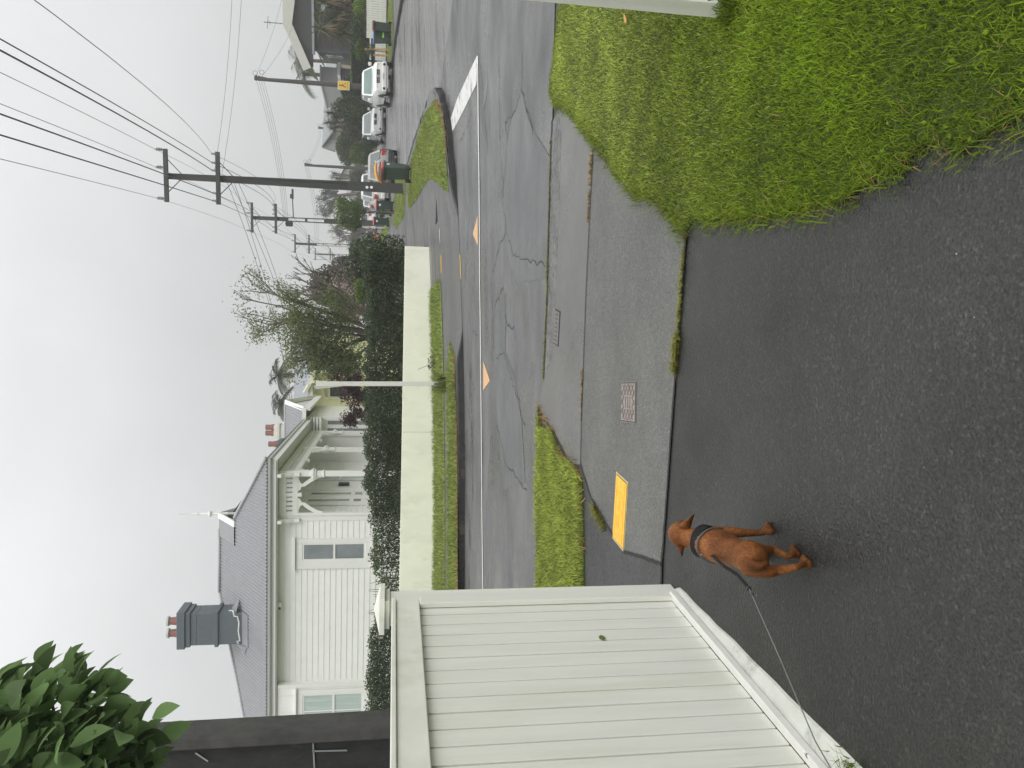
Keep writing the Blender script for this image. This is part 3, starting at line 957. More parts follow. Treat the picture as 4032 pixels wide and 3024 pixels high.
# pale grit and petals on the driveway
mb = MB()
for p in [(3094, 2368), (2989, 2344), (2760, 1560), (2320, 1062), (3780, 1000), (3700, 560), (2560, 1760), (3650, 1840), (3850, 1250), (2930, 700)]:
    q = gp(*p)
    r_ = random.uniform(.0014, .0030)
    mb.lathe([(r_ * .6, .009), (r_, .009 + r_ * .5), (r_ * .4, .009 + r_)], (q.x, q.y, 0), 5)
stuff(mb.build('grit', mat('pale_grit', (.42, .42, .39), .7, var=.3, scale=60)), 'pale scraps of grit and petals lying on the wet driveway', 'grit')
# ------------------------------------------------------------------ near white fences and posts
def local_frame(a, b):
    """2-D frame along a->b; returns fn(s, n, z)"""
    a = Vector((a[0], a[1])); b = Vector((b[0], b[1]))
    t = (b - a).normalized(); n = Vector((-t.y, t.x))
    return (lambda s, m, z: (a.x + t.x * s + n.x * m, a.y + t.y * s + n.y * m, z)), (b - a).length

# left fence runs from its end post towards the viewer; n>0 points at the driveway side
A_f, B_f = gp(2655, 2342, .035), gp(3218, 3007, .035)
A2 = (A_f.x, A_f.y); B2 = (B_f.x, B_f.y)
fr, flen = local_frame(A2, B2)          # s grows towards the viewer; left normal of (0,-1) is +x: the driveway side
FT = 1.418
fence = thing('board_fence', 'white vertical board fence with mossy top rail along the left of the driveway', 'fence', (A2[0], A2[1], 0))
LEN = 3.6
mb = MB()
nb = 36
bw = LEN / nb
for i in range(nb):
    s0 = .012 + i * bw
    zt = random.uniform(-.001, .001)
    mb.box(s0 + .0045, s0 + bw - .0045, -.0405 + zt, -.016 + zt, .06, FT - .06, fn=fr)
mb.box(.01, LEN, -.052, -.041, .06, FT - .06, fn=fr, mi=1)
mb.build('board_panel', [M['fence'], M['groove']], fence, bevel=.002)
MB().box(-.005, LEN, -.03, .012, FT - .108, FT, fn=fr).box(-.01, LEN, -.075, .022, FT + .0015, FT + .022, fn=fr).build('top_rail', M['fence_rail'], fence, bevel=.004)
MB().box(-.03, .045, -.012, .014, .03, FT - .110, fn=fr).build('end_trim', M['fence'], fence, bevel=.004)
MB().box(.0, LEN, -.014, .022, .028, .062, fn=fr).build('bottom_rail', M['peel'], fence, bevel=.005)
mb = MB()
zs = [0.0, .03, .058]
L_ = 40
vs = []
for i in range(L_ + 1):
    s = -.02 + (LEN + .02) * i / L_
    j = random.uniform(-.005, .005)
    wd_ = .012 + .085 * min(1.3, max(0, s) / 1.45)
    vs += [fr(s, .022 + wd_ + j, -.02), fr(s, .018 + wd_ * .85 + j, .010), fr(s, .02 + wd_ * .2, .026), fr(s, -.05, .0275)]
mb.add(vs, [(4 * i + k, 4 * i + 4 + k, 4 * i + 5 + k, 4 * i + 1 + k) for i in range(L_) for k in range(3)])
mb.build('concrete_plinth', M['plinth'], fence)
# end post with pyramid cap
pc = fr(-.085, -.068, 0)
post = thing('gate_post', 'white square post with moulded pyramid cap at the end of the left board fence', 'post', (pc[0], pc[1], 0))
hw_ = .062
mb = MB().box(-hw_, hw_, -hw_, hw_, 0, FT + .03, fn=lambda a, b, c: fr(-.085 + a, -.068 + b, c))
mb.build('shaft', M['fence'], post, bevel=.004)
fp_ = lambda a, b, c: fr(-.085 + a, -.068 + b, c)
mb = MB().box(-.072, .072, -.072, .072, FT + .0305, FT + .053, fn=fp_).box(-.092, .092, -.092, .092, FT + .0535, FT + .079, fn=fp_)
c_ = .085
mb.add([fp_(-c_, -c_, FT + .0795), fp_(c_, -c_, FT + .0795), fp_(c_, c_, FT + .0795), fp_(-c_, c_, FT + .0795), fp_(0, 0, FT + .107)], [(3, 2, 1, 0), (0, 1, 4), (1, 2, 4), (2, 3, 4), (3, 0, 4)])
mb.build('cap', M['fence_rail'], post, bevel=.003)

# the matching post and fence at the right edge of the view
rp = gp(2885, 20)
frR, _ = local_frame((rp.x, rp.y), (rp.x + 3, rp.y + .25))
rfence = thing('board_fence', 'white board fence beyond the right edge with a peeling end post standing in the lawn', 'fence', (rp.x, rp.y, 0))
MB().box(0, .11, 0, .11, -.02, 1.5, fn=frR).build('post', M['peel'] if False else M['fence'], rfence, bevel=.004)
mb = MB()
for i in range(24):
    mb.box(.12 + i * .1, .217 + i * .1, .03, .055, .06, 1.36, fn=frR)
mb.build('board_panel', M['fence'], rfence, bevel=.003)
MB().box(.112, 2.55, .02, .065, 1.365, 1.45, fn=frR).build('top_rail', M['fence_rail'], rfence)
# peeled paint at the foot of that post
mb = MB()
for (u, z, w, h) in ((.03, .10, .022, .05), (.055, .035, .03, .035), (.075, .07, .012, .03)):
    pts = [(u + math.cos(a) * w * random.uniform(.6, 1.1), z + math.sin(a) * h * random.uniform(.6, 1.1)) for a in [k * .7 for k in range(9)]]
    mb.prism(pts, lambda a, b, c: frR(a, c, b), -.0025, .001)
mb.build('bare_wood_patch', M['barkpale'], rfence)
# long grass against the post
gq = np.array([[rp.x + random.gauss(.0, .06), rp.y + random.gauss(-.03, .05)] for _ in range(300)])
stuff(blades('grass', gq, 0, .07, .006, M['grass'], dz=.01, lean=.6, tint=(.4, 1.)), 'longer dark grass tuft at the foot of the right-hand white post', 'grass')

# weeds where the fence plinth meets the driveway
wq2 = gp(3400, 3070)
gq = np.array([[wq2.x + random.gauss(0, .025), wq2.y + random.gauss(.0, .06)] for _ in range(200)])
stuff(blades('grass', gq, 0, .035, .005, M['grass'], lean=.8, tint=(.4, 1.1)), 'grassy weeds at the foot of the near fence plinth in the lower left corner', 'grass')
# green leaf stuck on the fence
lp = onplane(2370, 2511, Vector(fr(0, -.012, 0)), Vector(fr(0, 1, 0)) - Vector(fr(0, 0, 0)))
mb = MB()
tdir = Vector(fr(1, 0, 0)) - Vector(fr(0, 0, 0))
pts = [(0, -.022), (.012, -.010), (.014, .006), (.007, .02), (0, .028), (-.007, .02), (-.014, .006), (-.012, -.010)]
nrm = Vector(fr(0, 1, 0)) - Vector(fr(0, 0, 0))
mb.prism(pts, lambda a, b, c: lp + tdir * b + Vector((0, 0, 1)) * a + nrm * c, .0, .002)
tag(mb.build('leaf', M['spring_leaf']), 'single fallen green leaf stuck on the white fence boards', 'leaf')
M['spring_leaf_flat'] = mat('fallen_leaf_green', (.10, .15, .03), .45, var=.2, scale=40)
bpy.data.objects['leaf'].data.materials[0] = M['spring_leaf_flat']
# yellow leaf on the lawn
q = gp(2492, 77)
mb = MB().prism([(-.03, 0), (-.012, .016), (.012, .015), (.032, 0), (.012, -.014), (-.012, -.016)], lambda a, b, c: (q.x + a, q.y + b * 1.2, q.z + .05 + c + a * .3), 0, .002)
tag(mb.build('leaf', mat('fallen_leaf_yellow', (.55, .30, .05), .5)), 'fallen yellow leaf lying on the lawn near the right post', 'leaf')

# ------------------------------------------------------------------ dark pole behind the fence
pd = 5.4
e0 = at(1548, 2824, pd)
dp = thing('utility_pole', 'black lichened concrete pole rising behind the left white fence', 'utility pole', (e0.x - .2, pd, 0))
X = e0.x
mb = MB()
for (xa, xb, ya, yb) in ((-.075, 0, -.16, .16), (-.55, -.475, -.16, .16)):
    mb.hexa([(X + xa, pd + ya, -.1), (X + xb, pd + ya, -.1), (X + xb, pd + yb, -.1), (X + xa, pd + yb, -.1),
             (X + xa - .03, pd + ya * .8, 7.5), (X + xb - .03, pd + ya * .8, 7.5), (X + xb - .03, pd + yb * .8, 7.5), (X + xa - .03, pd + yb * .8, 7.5)])
mb.build('flange', M['poleflange'], dp, bevel=.01)
MB().box(X - .49, X - .07, pd - .06, pd + .06, -.1, 7.45).build('web', M['poleblack'], dp)
for a_, b_ in (((X - .18, 1.72), (X - .172, 1.95)), ((X - .35, 1.93), (X - .12, 1.945)), ((X - .2, 2.62), (X - .14, 2.70))):
    MB().bar((a_[0], pd - .068, a_[1]), (b_[0], pd - .068, b_[1]), .010, .006, up=(0, 1, 0)).build('metal_strap', M['galv'], dp)


# ------------------------------------------------------------------ cream wall across the street
WL, WR = Vector((-16.0, wl_(-16.0))), Vector((3.82, wl_(3.82)))
frW, wlen = local_frame((WL.x, WL.y), (WR.x, WR.y))
WT = 1.175
wall = thing('garden_wall', 'long cream rendered garden wall with a hedge on top across the street', 'wall', (WL.x, WL.y, 0))
sj = (Vector((-1.42, wl_(-1.42))) - WL).length
mb = MB().box(-.0, sj - .006, 0, .22, -.3, WT, fn=frW).box(sj + .006, wlen, 0, .22, -.3, WT, fn=frW)
mb.build('wall_panel', M['wallw'], wall, bevel=.012)
MB().box(sj - .006, sj + .006, .015, .2, -.3, WT - .004, fn=frW).build('joint', M['plinth'], wall)
# return along the side street
frS, _ = local_frame((3.82 - .22, wl_(3.82) + .225), (3.82 + 2.3, wl_(3.82) + 16))
MB().box(0, 15, -.0, .2, -.3, WT, fn=lambda s, n, z: frS(s, n, z)).build('return_wall', M['wallw'], wall, bevel=.012)
# garden terrace held up by the wall
ter = [(-40, wl_(-40) + .2), (WL.x, WL.y + .2), (WR.x - .25, WR.y + .2), frS(15, .05, 0)[:2], (7.0, 70), (-40, 70)]
struct(drape('garden', [(p[0], p[1]) for p in ter], 1.06, M['turf'], 3., zf=lambda x, y: 0. if y < 38 else max(0, ground_z(x, y) - 1.0)))
# small weed at the wall foot
wq = gpf(1716, 1432)
fol = np.array([[wq[0] + random.gauss(0, .09), wq[1] - .1 + random.gauss(0, .05), far_z(*wq) + random.uniform(.0, .22)] for _ in range(160)])
weed = thing('weed', 'small leafy weed at the foot of the cream wall', 'weed', (wq[0], wq[1], far_z(*wq)))
leaves('foliage', fol, .05, .03, M['mid_leaf'], weed)
MB().tube([(wq[0], wq[1] - .1, far_z(*wq)), at(1680, 1440, wq[1] - .1), at(1646, 1455, wq[1] - .1)], .006, 5).build('stem', M['barkpale'], weed)

# ------------------------------------------------------------------ villa: local frame on the wall facing us
FA = R(4.4)
HT = Vector((math.cos(FA), -math.sin(FA), 0)); HN = Vector((-math.sin(FA), -math.cos(FA), 0))
HP = at(1300, 2117, 25.6)
HO = Vector((HP.x, HP.y, 0))
def H(s, n, z): return HO + HT * s + HN * n + Vector((0, 0, z))
def hq(xs, ys, n=0.):
    p = onplane(xs, ys, HO + HN * n, HN)
    return ((p - HO).dot(HT), p.z)
sC = hq(1300, 2032)[0]                       # right-hand corner of the clad wall
sL = hq(1300, 3300)[0]
sG, zE = hq(1053, 1803, .42)                 # outer corner of the spouting
zE -= .0
sP = hq(1300, 1864)[0]                       # veranda post line
house = thing('villa', 'white weatherboard villa with grey iron roof, fretwork veranda and dark brick chimney', 'house', tuple(HO))
zF = 1.75
def boards(mb, P, z0, z1, s0, s1, step=.182, out=.016, mi=0):
    """overlapping weatherboards; P(s, n, z)"""
    z = z1
    while z > z0:
        zb = max(z0, z - step)
        a = [P(s0, out, zb), P(s1, out, zb), P(s1, .002, z), P(s0, .002, z)]
        mb.add(a + [P(s0, 0, zb), P(s1, 0, zb)], [(0, 1, 2, 3), (4, 5, 1, 0)], mi)
        z = zb
mb = MB()
boards(mb, H, 1.0, zE - .28, sL, sC - .14)
mb.build('side_wall', M['white'], house, recalc=False)
MB().box(sL, sC, -.25, -.004, .9, zE - .05, fn=H).build('wall_core', M['white'], house)
# corner board
MB().box(sC - .14, sC, -.1, .03, 1., zE - .28, fn=H).box(sC - .0, sC + .03, -.14, .03, 1., zE - .28, fn=H).build('corner_board', M['trim'], house)
# street-facing front wall under the veranda (recedes from us)
def HS(d, o, z): return H(sC + o, -d, z)     # d = distance back, o = outwards
mb = MB()
boards(mb, HS, 1.2, zE - .35, .15, 10.0)
mb.build('front_wall', M['white'], house, recalc=False)
MB().box(.0, 10., -.2, -.004, 1., zE - .1, fn=HS).build('wall_core', M['white'], house)
# double doors in the front wall
for d0 in (1.55, 2.62):
    dr = MB().box(d0, d0 + 1.0, .0, .05, zF, 4.55, fn=HS).build('french_door', M['trim'], house, bevel=.01)
    dg_ = MB()
    dg_.box(d0 + .36, d0 + .62, .051, .056, zF + 1.15, 4.3, fn=HS)
    dg_.box(d0 + .30, d0 + .68, .051, .056, zF + .75, zF + 1.0, fn=HS)
    dg_.build('pane', M['glass'], dr)
MB().box(1.38, 1.53, .02, .07, zF, 4.7, fn=HS).box(3.64, 3.8, .02, .07, zF, 4.7, fn=HS).box(1.53, 3.64, .02, .07, 4.56, 4.7, fn=HS).build('door_frame', M['trim'], house, bevel=.01)
# black letterbox / meter on the front wall
MB().box(4.55, 4.85, .02, .12, 3.05, 3.45, fn=HS).build('meter_box', M['black'], house, bevel=.01)
# tall sash window further back
MB().box(5.6, 7.6, .02, .07, 2.2, 4.75, fn=HS).build('window_surround', M['trim'], house, bevel=.01)
w_ = MB().box(5.78, 7.42, .06, .075, 2.35, 4.6, fn=HS).build('window', M['curtain'], house)
MB().box(5.78, 7.42, .076, .09, 3.42, 3.5, fn=HS).build('sash_bar', M['trim'], w_)

# sash window on the side wall
def side_window(x0, x1, y0, y1, gy0, gy1, gx0, gxm, gx1, glass, mull=None, n0=0.):
    s0, zt = hq(x0, y1, n0); s1, zb = hq(x1, y0, n0)
    m = MB()
    a0, a1 = hq(gx0, gy1, n0)[0], hq(gx0, gy0, n0)[0]
    zt2, zm, zb2 = hq(gx0, gy0, n0)[1], hq(gxm, gy0, n0)[1], hq(gx1, gy0, n0)[1]
    m.box(s0, a0, n0 + .018, n0 + .06, zb, zt, fn=H).box(a1, s1, n0 + .018, n0 + .06, zb, zt, fn=H)
    m.box(a0, a1, n0 + .018, n0 + .06, zt2, zt, fn=H).box(a0, a1, n0 + .018, n0 + .06, zb, zb2, fn=H)
    m.box(s0 - .05, s1 + .05, n0 + .02, n0 + .13, zt + .002, zt + .06, fn=H)
    m.box(s0 - .04, s1 + .04, n0 + .02, n0 + .12, zb - .07, zb - .002, fn=H)
    o = m.build('window_frame', M['trim'], house, bevel=.008)
    MB().box(a0, a1, n0 + .020, n0 + .030, zm + .03, zt2, fn=H).build('pane', glass, o)
    MB().box(a0, a1, n0 + .012, n0 + .022, zb2, zm - .03, fn=H).build('pane', glass, o)
    b = MB().box(a0, a1, n0 + .028, n0 + .05, zm - .032, zm + .032, fn=H)
    for sx in (a0, a1 - .045): b.box(sx, sx + .045, n0 + .0305, n0 + .048, zb2, zt2, fn=H)
    b.box(a0 + .045, a1 - .045, n0 + .0305, n0 + .045, zt2 - .05, zt2, fn=H).box(a0 + .045, a1 - .045, n0 + .0305, n0 + .045, zb2, zb2 + .06, fn=H)
    if mull:
        sm = hq(gx0, mull, n0)[0]
        b.box(sm - .02, sm + .02, n0 + .031, n0 + .047, zb2 + .06, zt2 - .05, fn=H)
    b.build('sash', M['trim'], o)
    return o
side_window(1164, 1465, 2117, 2240, 2139, 2206, 1192, 1317, 1440, M['glass'])
# projecting box window at the left
nB = .3
sB = hq(1300, 2692, nB)[0]
zBt, zBb = hq(1093, 2700, nB)[1], 1.2
MB().box(sL, sB, .0, nB, zBb, zBt, fn=H).build('bay_wall', M['white'], house)
mb = MB().box(sB - .1, sB + .02, nB - .1, nB + .025, zBb, zBt, fn=H)
zz = hq(1163, 2720, nB)[1]
mb.box(sL, sB - .1, nB + .003, nB + .02, zz - .03, zz, fn=H)
for yy in (2738, 2803):
    s_ = hq(1150, yy, nB)[0]
    mb.box(s_ - .03, s_ + .03, nB + .003, nB + .018, zz, zBt, fn=H)
mb.build('bay_trim', M['trim'], house, bevel=.006)
side_window(1168, 1452, 2705, 2960, 2733, 2925, 1193, 1314, 1430, M['curtain'], 2800, nB)
# security camera under the eave
c0 = H(*[hq(1102, 2381, .05)[0], .05, hq(1102, 2381, .05)[1]])
mb = MB().box(-.11, .11, 0., .16, -.07, .07, fn=lambda a, b, c: c0 + HT * a + HN * b + Vector((0, 0, c)))
sc_ = mb.build('security_camera', M['trim'], house, bevel=.03)
MB().box(-.1, -.02, .16, .18, -.05, .02, fn=lambda a, b, c: c0 + HT * a + HN * b + Vector((0, 0, c))).build('lens', M['black'], sc_, bevel=.02)

# eaves: soffit, fascia, spouting
zS = hq(1091, 2200, .0)[1]
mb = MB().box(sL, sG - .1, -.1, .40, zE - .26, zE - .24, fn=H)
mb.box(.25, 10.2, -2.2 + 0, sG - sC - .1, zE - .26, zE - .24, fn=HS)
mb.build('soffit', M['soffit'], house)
MB().box(sL, sG - .06, .30, .335, zE - .30, zE - .10, fn=H).box(-.30, 10.2, sG - sC - .10, sG - sC - .06, zE - .30, zE - .10, fn=HS).build('fascia', M['fascia'], house)
def gutter_prof(P, s0, s1, name):
    prof = [(0, -.0), (.0, -.13), (.08, -.13), (.11, -.09), (.11, -.02), (.125, 0.)]
    m = MB()
    vs = []
    for s in (s0, s1):
        vs += [P(s, .335 + a, zE + b) for a, b in prof]
    k = len(prof)
    m.add(vs, [(i, i + 1, k + i + 1, k + i) for i in range(k - 1)])
    return m
m = gutter_prof(H, sL, sG, 'g')
m2 = gutter_prof(lambda s, n, z: HS(s, n + (sG - sC) - .46, z), -.46, 10.0, 'g')
m.add(m2.v, m2.f)
m.build('spouting', M['gutter'], house)

# corrugated roof planes
def corr(mb, poly, P, pitch=.118, amp=.019, along_s=True):
    """poly in plan (s, d); P(s, d) -> Vector on the plane; ribs run along d"""
    nz = Vector((0, 0, 1))
    ss = [p[0] for p in poly]
    s0, s1 = min(ss), max(ss)
    k = int((s1 - s0) / (pitch / 4))
    prev = None
    for i in range(k + 1):
        s = s0 + (s1 - s0) * min(.9999, max(.0001, i / k))
        cs = []
        for a, b in zip(poly, poly[1:] + poly[:1]):
            if (a[0] - s) * (b[0] - s) < 0:
                cs.append(a[1] + (b[1] - a[1]) * (s - a[0]) / (b[0] - a[0]))
        if len(cs) < 2: prev = None; continue
        h = amp * math.sin(2 * math.pi * s / pitch)
        cur = (P(s, min(cs)) + nz * h, P(s, max(cs)) + nz * h)
        if prev:
            mb.add([prev[0], cur[0], cur[1], prev[1]], [(0, 1, 2, 3)])
        prev = cur
tanp = .60
def RP(s, d): return H(s, .42 - d, zE + .02 + tanp * d)           # front plane, d back from the gutter edge
# ridge height and ends read off the picture
def roof_hit(xs, ys):
    n = Vector((0, 0, 1)) * 1.0 - (-HN) * tanp
    p = onplane(xs, ys, RP(0, 0), n.normalized())
    return ((p - HO).dot(HT), .42 - (p - HO).dot(HN))
r1 = roof_hit(868, 2083); r2 = roof_hit(866, 2330)
dR = (r1[1] + r2[1]) / 2
sLe = roof_hit(1051, 3262)[0]
hipR = roof_hit(927, 2037)
poly = [(sLe, 0), (sG, 0), hipR, (r1[0] - .15, hipR[1] + .03), (r1[0], dR), (r2[0], dR)]
mb = MB(); corr(mb, poly, RP)
rf = mb.build('roof', M['roof'], house)
# right-hand plane, falling to the street
wS = dR * (sG - hipR[0]) / hipR[1]
def RS(d, a): return H(sG - a, .42 - d, zE + .02 + (tanp * dR / max(.1, wS)) * a)
hr = hipR
mb = MB(); corr(mb, [(0, 0), (10.3, 0), (10.3, wS * .99), (dR, wS * .99), (hr[1], sG - hr[0])], lambda s, d: RS(s, d), .5, .001)
mb.build('roof_slope', M['roof'], house)
# back planes close the volume
zR = zE + .02 + tanp * dR
MB().add([H(sLe, .42 - 2 * dR, zE), H(sG, .42 - 2 * dR, zE), H(r1[0], .42 - dR, zR), H(r2[0], .42 - dR, zR), H(sLe, .42, zE)], [(0, 1, 2, 3), (4, 0, 3)]).build('roof_back', M['roof'], house)
# ridge and hip capping
mb = MB()
rg = [H(r2[0], .42 - dR, zR + .03), H(r1[0], .42 - dR, zR + .03)]
mb.tube(rg, .06, 8)
mb.tube([H(r2[0], .42 - dR, zR + .02), H(sLe, .42, zE + .04)], .055, 8)
mb.tube([RP(sG, 0) + Vector((0, 0, .03)), RP(*hipR) + Vector((0, 0, .03))], .055, 8)
mb.build('ridge_capping', M['gutter'], house, smooth=True)
# gablet at the end of the ridge: a small gable facing the street, with barge boards and finial
ghd = dR - hipR[1]
gz_ = RP(0, hipR[1]).z
ga = H(r1[0] + .25, .42 - dR, zR + .02)
gl = H(r1[0] + .25, .42 - hipR[1], gz_ + .03)
gr_ = H(r1[0] + .25, .42 - 2 * dR + hipR[1], gz_ + .03)
fo = HT * .25
mb = MB()
mb.bar(ga + fo + Vector((0, 0, .03)), gl + fo, .06, .2, up=HT).bar(ga + fo + Vector((0, 0, .03)), gr_ + fo, .06, .2, up=HT)
mb.build('gablet_barge', M['trim'], house)
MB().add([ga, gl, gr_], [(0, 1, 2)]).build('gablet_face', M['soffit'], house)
up_ = Vector((0, 0, .02))
MB().add([ga + fo + up_, gl + fo + up_, gl - HT * .5 + up_, ga - HT * .5 + up_, gr_ + fo + up_, gr_ - HT * .5 + up_], [(0, 1, 2, 3), (0, 3, 5, 4)]).build('gablet_roof', M['roof'], house)
fb = ga + fo * 1.2
MB().lathe([(r_ * .68, z_) for r_, z_ in [(.07, -.75), (.07, -.3), (.09, -.28), (.07, -.2), (.075, .25), (.17, .3), (.17, .34), (.09, .38), (.07, .62), (.05, .66), (.08, .72), (.085, .8), (.05, .86), (.055, .95), (.02, 1.3), (.035, 1.34), (.02, 1.4)]], tuple(fb), 10).build('finial', M['trim'], house, sharp=40)

# veranda: posts, fretwork, rail
mb_p = []
def vpost(d):
    def P(a, b, z): return H(sP + a, -d + b, z)
    m = MB().box(-.085, .085, -.085, .085, 1.3, zE - .27, fn=P)
    zc = hq(1238, 1860)[1]
    for (z0, z1, w) in ((zc - .06, zc + .0, .125), (zc + .001, zc + .05, .15), (zc + .051, zc + .10, .13), (zc - .32, zc - .28, .115)):
        m.box(-w, w, -w, w, z0, z1, fn=P)
    return m.build('veranda_post', M['trim'], house, bevel=.012)
DP = (0.0, 4.7, 9.2)
for d in DP: vpost(d)
MB().box(sC + .03, sC + .12, -.08, .06, 1.3, zE - .27, fn=H).build('veranda_post', M['trim'], house, bevel=.01)
MB().box(sC - .1, sP + .4, -9.9, .1, zF - .12, zF, fn=H).build('veranda_floor', M['soffit'], house)
MB().box(sC + .1, sP, -.04, .04, zF + .06, zF + .16, fn=H).build('veranda_rail', M['trim'], house)
# beam and slatted frieze; P(u, o, z), u along the bay 0..W
def frieze(P, W, nsl):
    zt = zE - .30
    m = MB()
    z1 = hq(1128, 1900)[1]; z0 = hq(1153, 1900)[1]
    m.box(0, W, -.06, .06, z1, zt, fn=P)                            # deep beam
    m.box(0, W, -.045, .045, z0 - .16, z0, fn=P)                    # lower rail
    for i in range(nsl + 1):
        u = W * i / nsl
        m.box(u - .05, u + .05, -.03, .03, z0, z1, fn=P)
    m.box(W / 2 - .06, W / 2 + .06, -.05, .05, z0 - .28, z1, fn=P)
    o = m.build('frieze', M['trim'], house)
    for side in (0, 1):
        b = MB()
        q = lambda a: (a if side == 0 else W - a)
        # solid scalloped shoulder under the rail and the curved bracket
        w2 = min(W / 2 - .1, .62)
        outer = [(0.0, z0 - .16), (w2, z0 - .16), (w2 - .06, z0 - .24), (w2 * .7, z0 - .27), (w2 * .66, z0 - .40), (w2 * .56, z0 - .36), (w2 * .45, z0 - .24), (w2 * .2, z0 - .19), (0, z0 - .19)]
        b.prism([(q(a), z) for a, z in outer], lambda a, z, c: P(a, c, z), -.03, .03)
        arc_o = [(w2 * .66 * math.sin(t) + .0, z0 - .95 + .55 * (1 - math.cos(t)) / 1.0) for t in [k * math.pi / 2 / 8 for k in range(9)]]
        o1 = [(w2 * .62 * (k / 8) ** 1.6 + .03, z0 - .98 + .60 * (k / 8)) for k in range(9)]
        i1 = [(max(.0, a - .10), z + .06) for a, z in o1]
        b.prism([(q(a), z) for a, z in o1 + i1[::-1]], lambda a, z, c: P(a, c, z), -.032, .032)
        b.build('fret_bracket', M['trim'], o)
frieze(lambda u, o, z: H(sC + .12 + u, o, z), sP - sC - .2, 8)
for d0, d1 in zip(DP[:-1], DP[1:]):
    frieze(lambda u, o, z, d0=d0: H(sP + o, -d0 - .085 - u, z), d1 - d0 - .17, 20)
# eave brackets on the clad wall and the corner post
for s in (sC - .1, sP + .0):
    mb = MB()
    mb.prism([(.0, zE - .95), (.10, zE - .95), (.10, zE - .78), (.2, zE - .5), (.33, zE - .42), (.33, zE - .3), (0, zE - .3)], lambda a, z, c: H(s + c, a + (.05 if s < sP else .09), z), -.05, .05)
    mb.build('eave_bracket', M['trim'], house)
# projecting front room with cross gable beyond the veranda
dB0, dB1 = 9.9, 14.8
oB = hq(1300, 1646, -dB0)[0] - sC
MB().box(dB0, dB1, -1., oB, 1.2, zE - .1, fn=HS).build('front_room', M['white'], house)
def HB(s, n, z): return H(sC + s, -dB0 + n, z)
mb = MB(); boards(mb, HB, 1.2, zE - .35, oB - .9, oB)
mb.build('front_room_boards', M['white'], house, recalc=False)
mb = MB()
for k in range(5):
    mb.box(oB - .95, oB + .05, .0, .34 - k * .05, 4.55 + k * .14, 4.55 + k * .14 + .1, fn=HB)
mb.build('shingle_hood', M['trim'], house)
for a in (oB - .62, oB - .28): MB().box(a, a + .16, .02, .03, 2.4, 4.3, fn=HB).build('slit_window', M['glass'], house)
mb = MB()
for a in (oB - .8, oB - .1): mb.box(a, a + .12, .018, .06, 1.2, 4.5, fn=HB)
mb.build('front_room_trim', M['trim'], house)
dM = (dB0 + dB1) / 2
zG = zE + 1.15
mb = MB()
a0, a1 = -3.5, oB + .45
def CG(u, d):   # u outwards, near slope
    return HS(dB0 - .4 + d, u, zE + .03 + (zG - zE) * d / (dM - dB0 + .4))
corr(mb, [(a0, 0), (a1, 0), (a1, dM - dB0 + .4), (a0, dM - dB0 + .4)], CG)
mb.add([HS(dM, a0, zG), HS(dM, a1, zG), HS(dB1 + .4, a1, zE), HS(dB1 + .4, a0, zE)], [(0, 1, 2, 3)])
mb.build('cross_roof', M['roof'], house)
mb = MB()
mb.bar(HS(dB0 - .4, a1, zE), HS(dM, a1, zG + .03), .05, .2, up=HT).bar(HS(dM, a1, zG + .03), HS(dB1 + .4, a1, zE), .05, .2, up=HT)
mb.bar(HS(dB0 - .45, a0 + 4, zE - .02), HS(dB0 - .45, a1, zE - .02), .12, .16)
mb.bar(HS(dB0 - .4, a1 - .02, zE - .12), HS(dB1 + .4, a1 - .02, zE - .12), .12, .3)
mb.build('cross_barge', M['trim'], house)
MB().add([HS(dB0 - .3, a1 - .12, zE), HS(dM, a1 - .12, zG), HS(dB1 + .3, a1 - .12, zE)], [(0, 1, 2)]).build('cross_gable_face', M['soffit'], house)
MB().tube([HS(dM, a0, zG + .04), HS(dM, a1, zG + .04)], .055, 8).build('cross_ridge', M['gutter'], house)

# dark brick chimney on the side slope
cx = roof_hit(960, 2480)
chd = cx[1]
cs0, cs1 = hq(800, 2541, .42 - chd)[0], hq(800, 2418, .42 - chd)[0]
zc0, zc1 = RP(0, chd).z - .25, hq(697, 2480, .42 - chd)[1]
def HC(a, b, z): return H(a, .42 - chd - b, z)
cd = .85
mb = MB().box(cs0, cs1, 0, cd, zc0, zc1 - .62, fn=HC)
mb.box(cs0 - .06, cs1 + .06, -.06, cd + .06, zc1 - 1.32, zc1 - 1.2, fn=HC)
mb.box(cs0 - .001, cs1 + .001, -.001, cd + .001, zc1 - .62, zc1 - .42, fn=HC)
mb.box(cs0 - .045, cs1 + .045, -.045, cd + .045, zc1 - .42, zc1 - .26, fn=HC).box(cs0 - .09, cs1 + .09, -.09, cd + .09, zc1 - .259, zc1, fn=HC)
ch = mb.build('chimney', M['brick'], house, bevel=.015)
for f in (.27, .66):
    p = HC(cs0 + (cs1 - cs0) * f, cd / 2, zc1)
    MB().lathe([(.16, 0), (.165, .05), (.13, .2), (.125, .34)], tuple(p), 14, mi=0).lathe([(.125, .341), (.17, .36), (.17, .42), (.12, .43)], tuple(p), 14, mi=1).build('chimney_pot', [M['terracotta'], M['potrim']], ch, sharp=40)
mb = MB()
zf_ = zc0 + .42
pl = [(cs0 + .02, -.012, zf_), (cs0 + .1, -.012, zf_ + .05), (cs0 + .12, -.012, zf_ - .05), (cs0 + .45, -.012, zf_ + .0), (cs0 + .75, -.012, zf_ - .02), (cs1 - .12, -.012, zf_ + .03), (cs1 - .1, -.012, zf_ + .14), (cs1 + .012, -.012, zf_ + .16), (cs1 + .012, .2, zf_ + .22), (cs1 + .012, .22, zf_ + .36)]
mb.tube([HC(*p) for p in pl], .025, 6)
mb.build('flashing_sealant', M['mortar'], ch)
mb = MB()
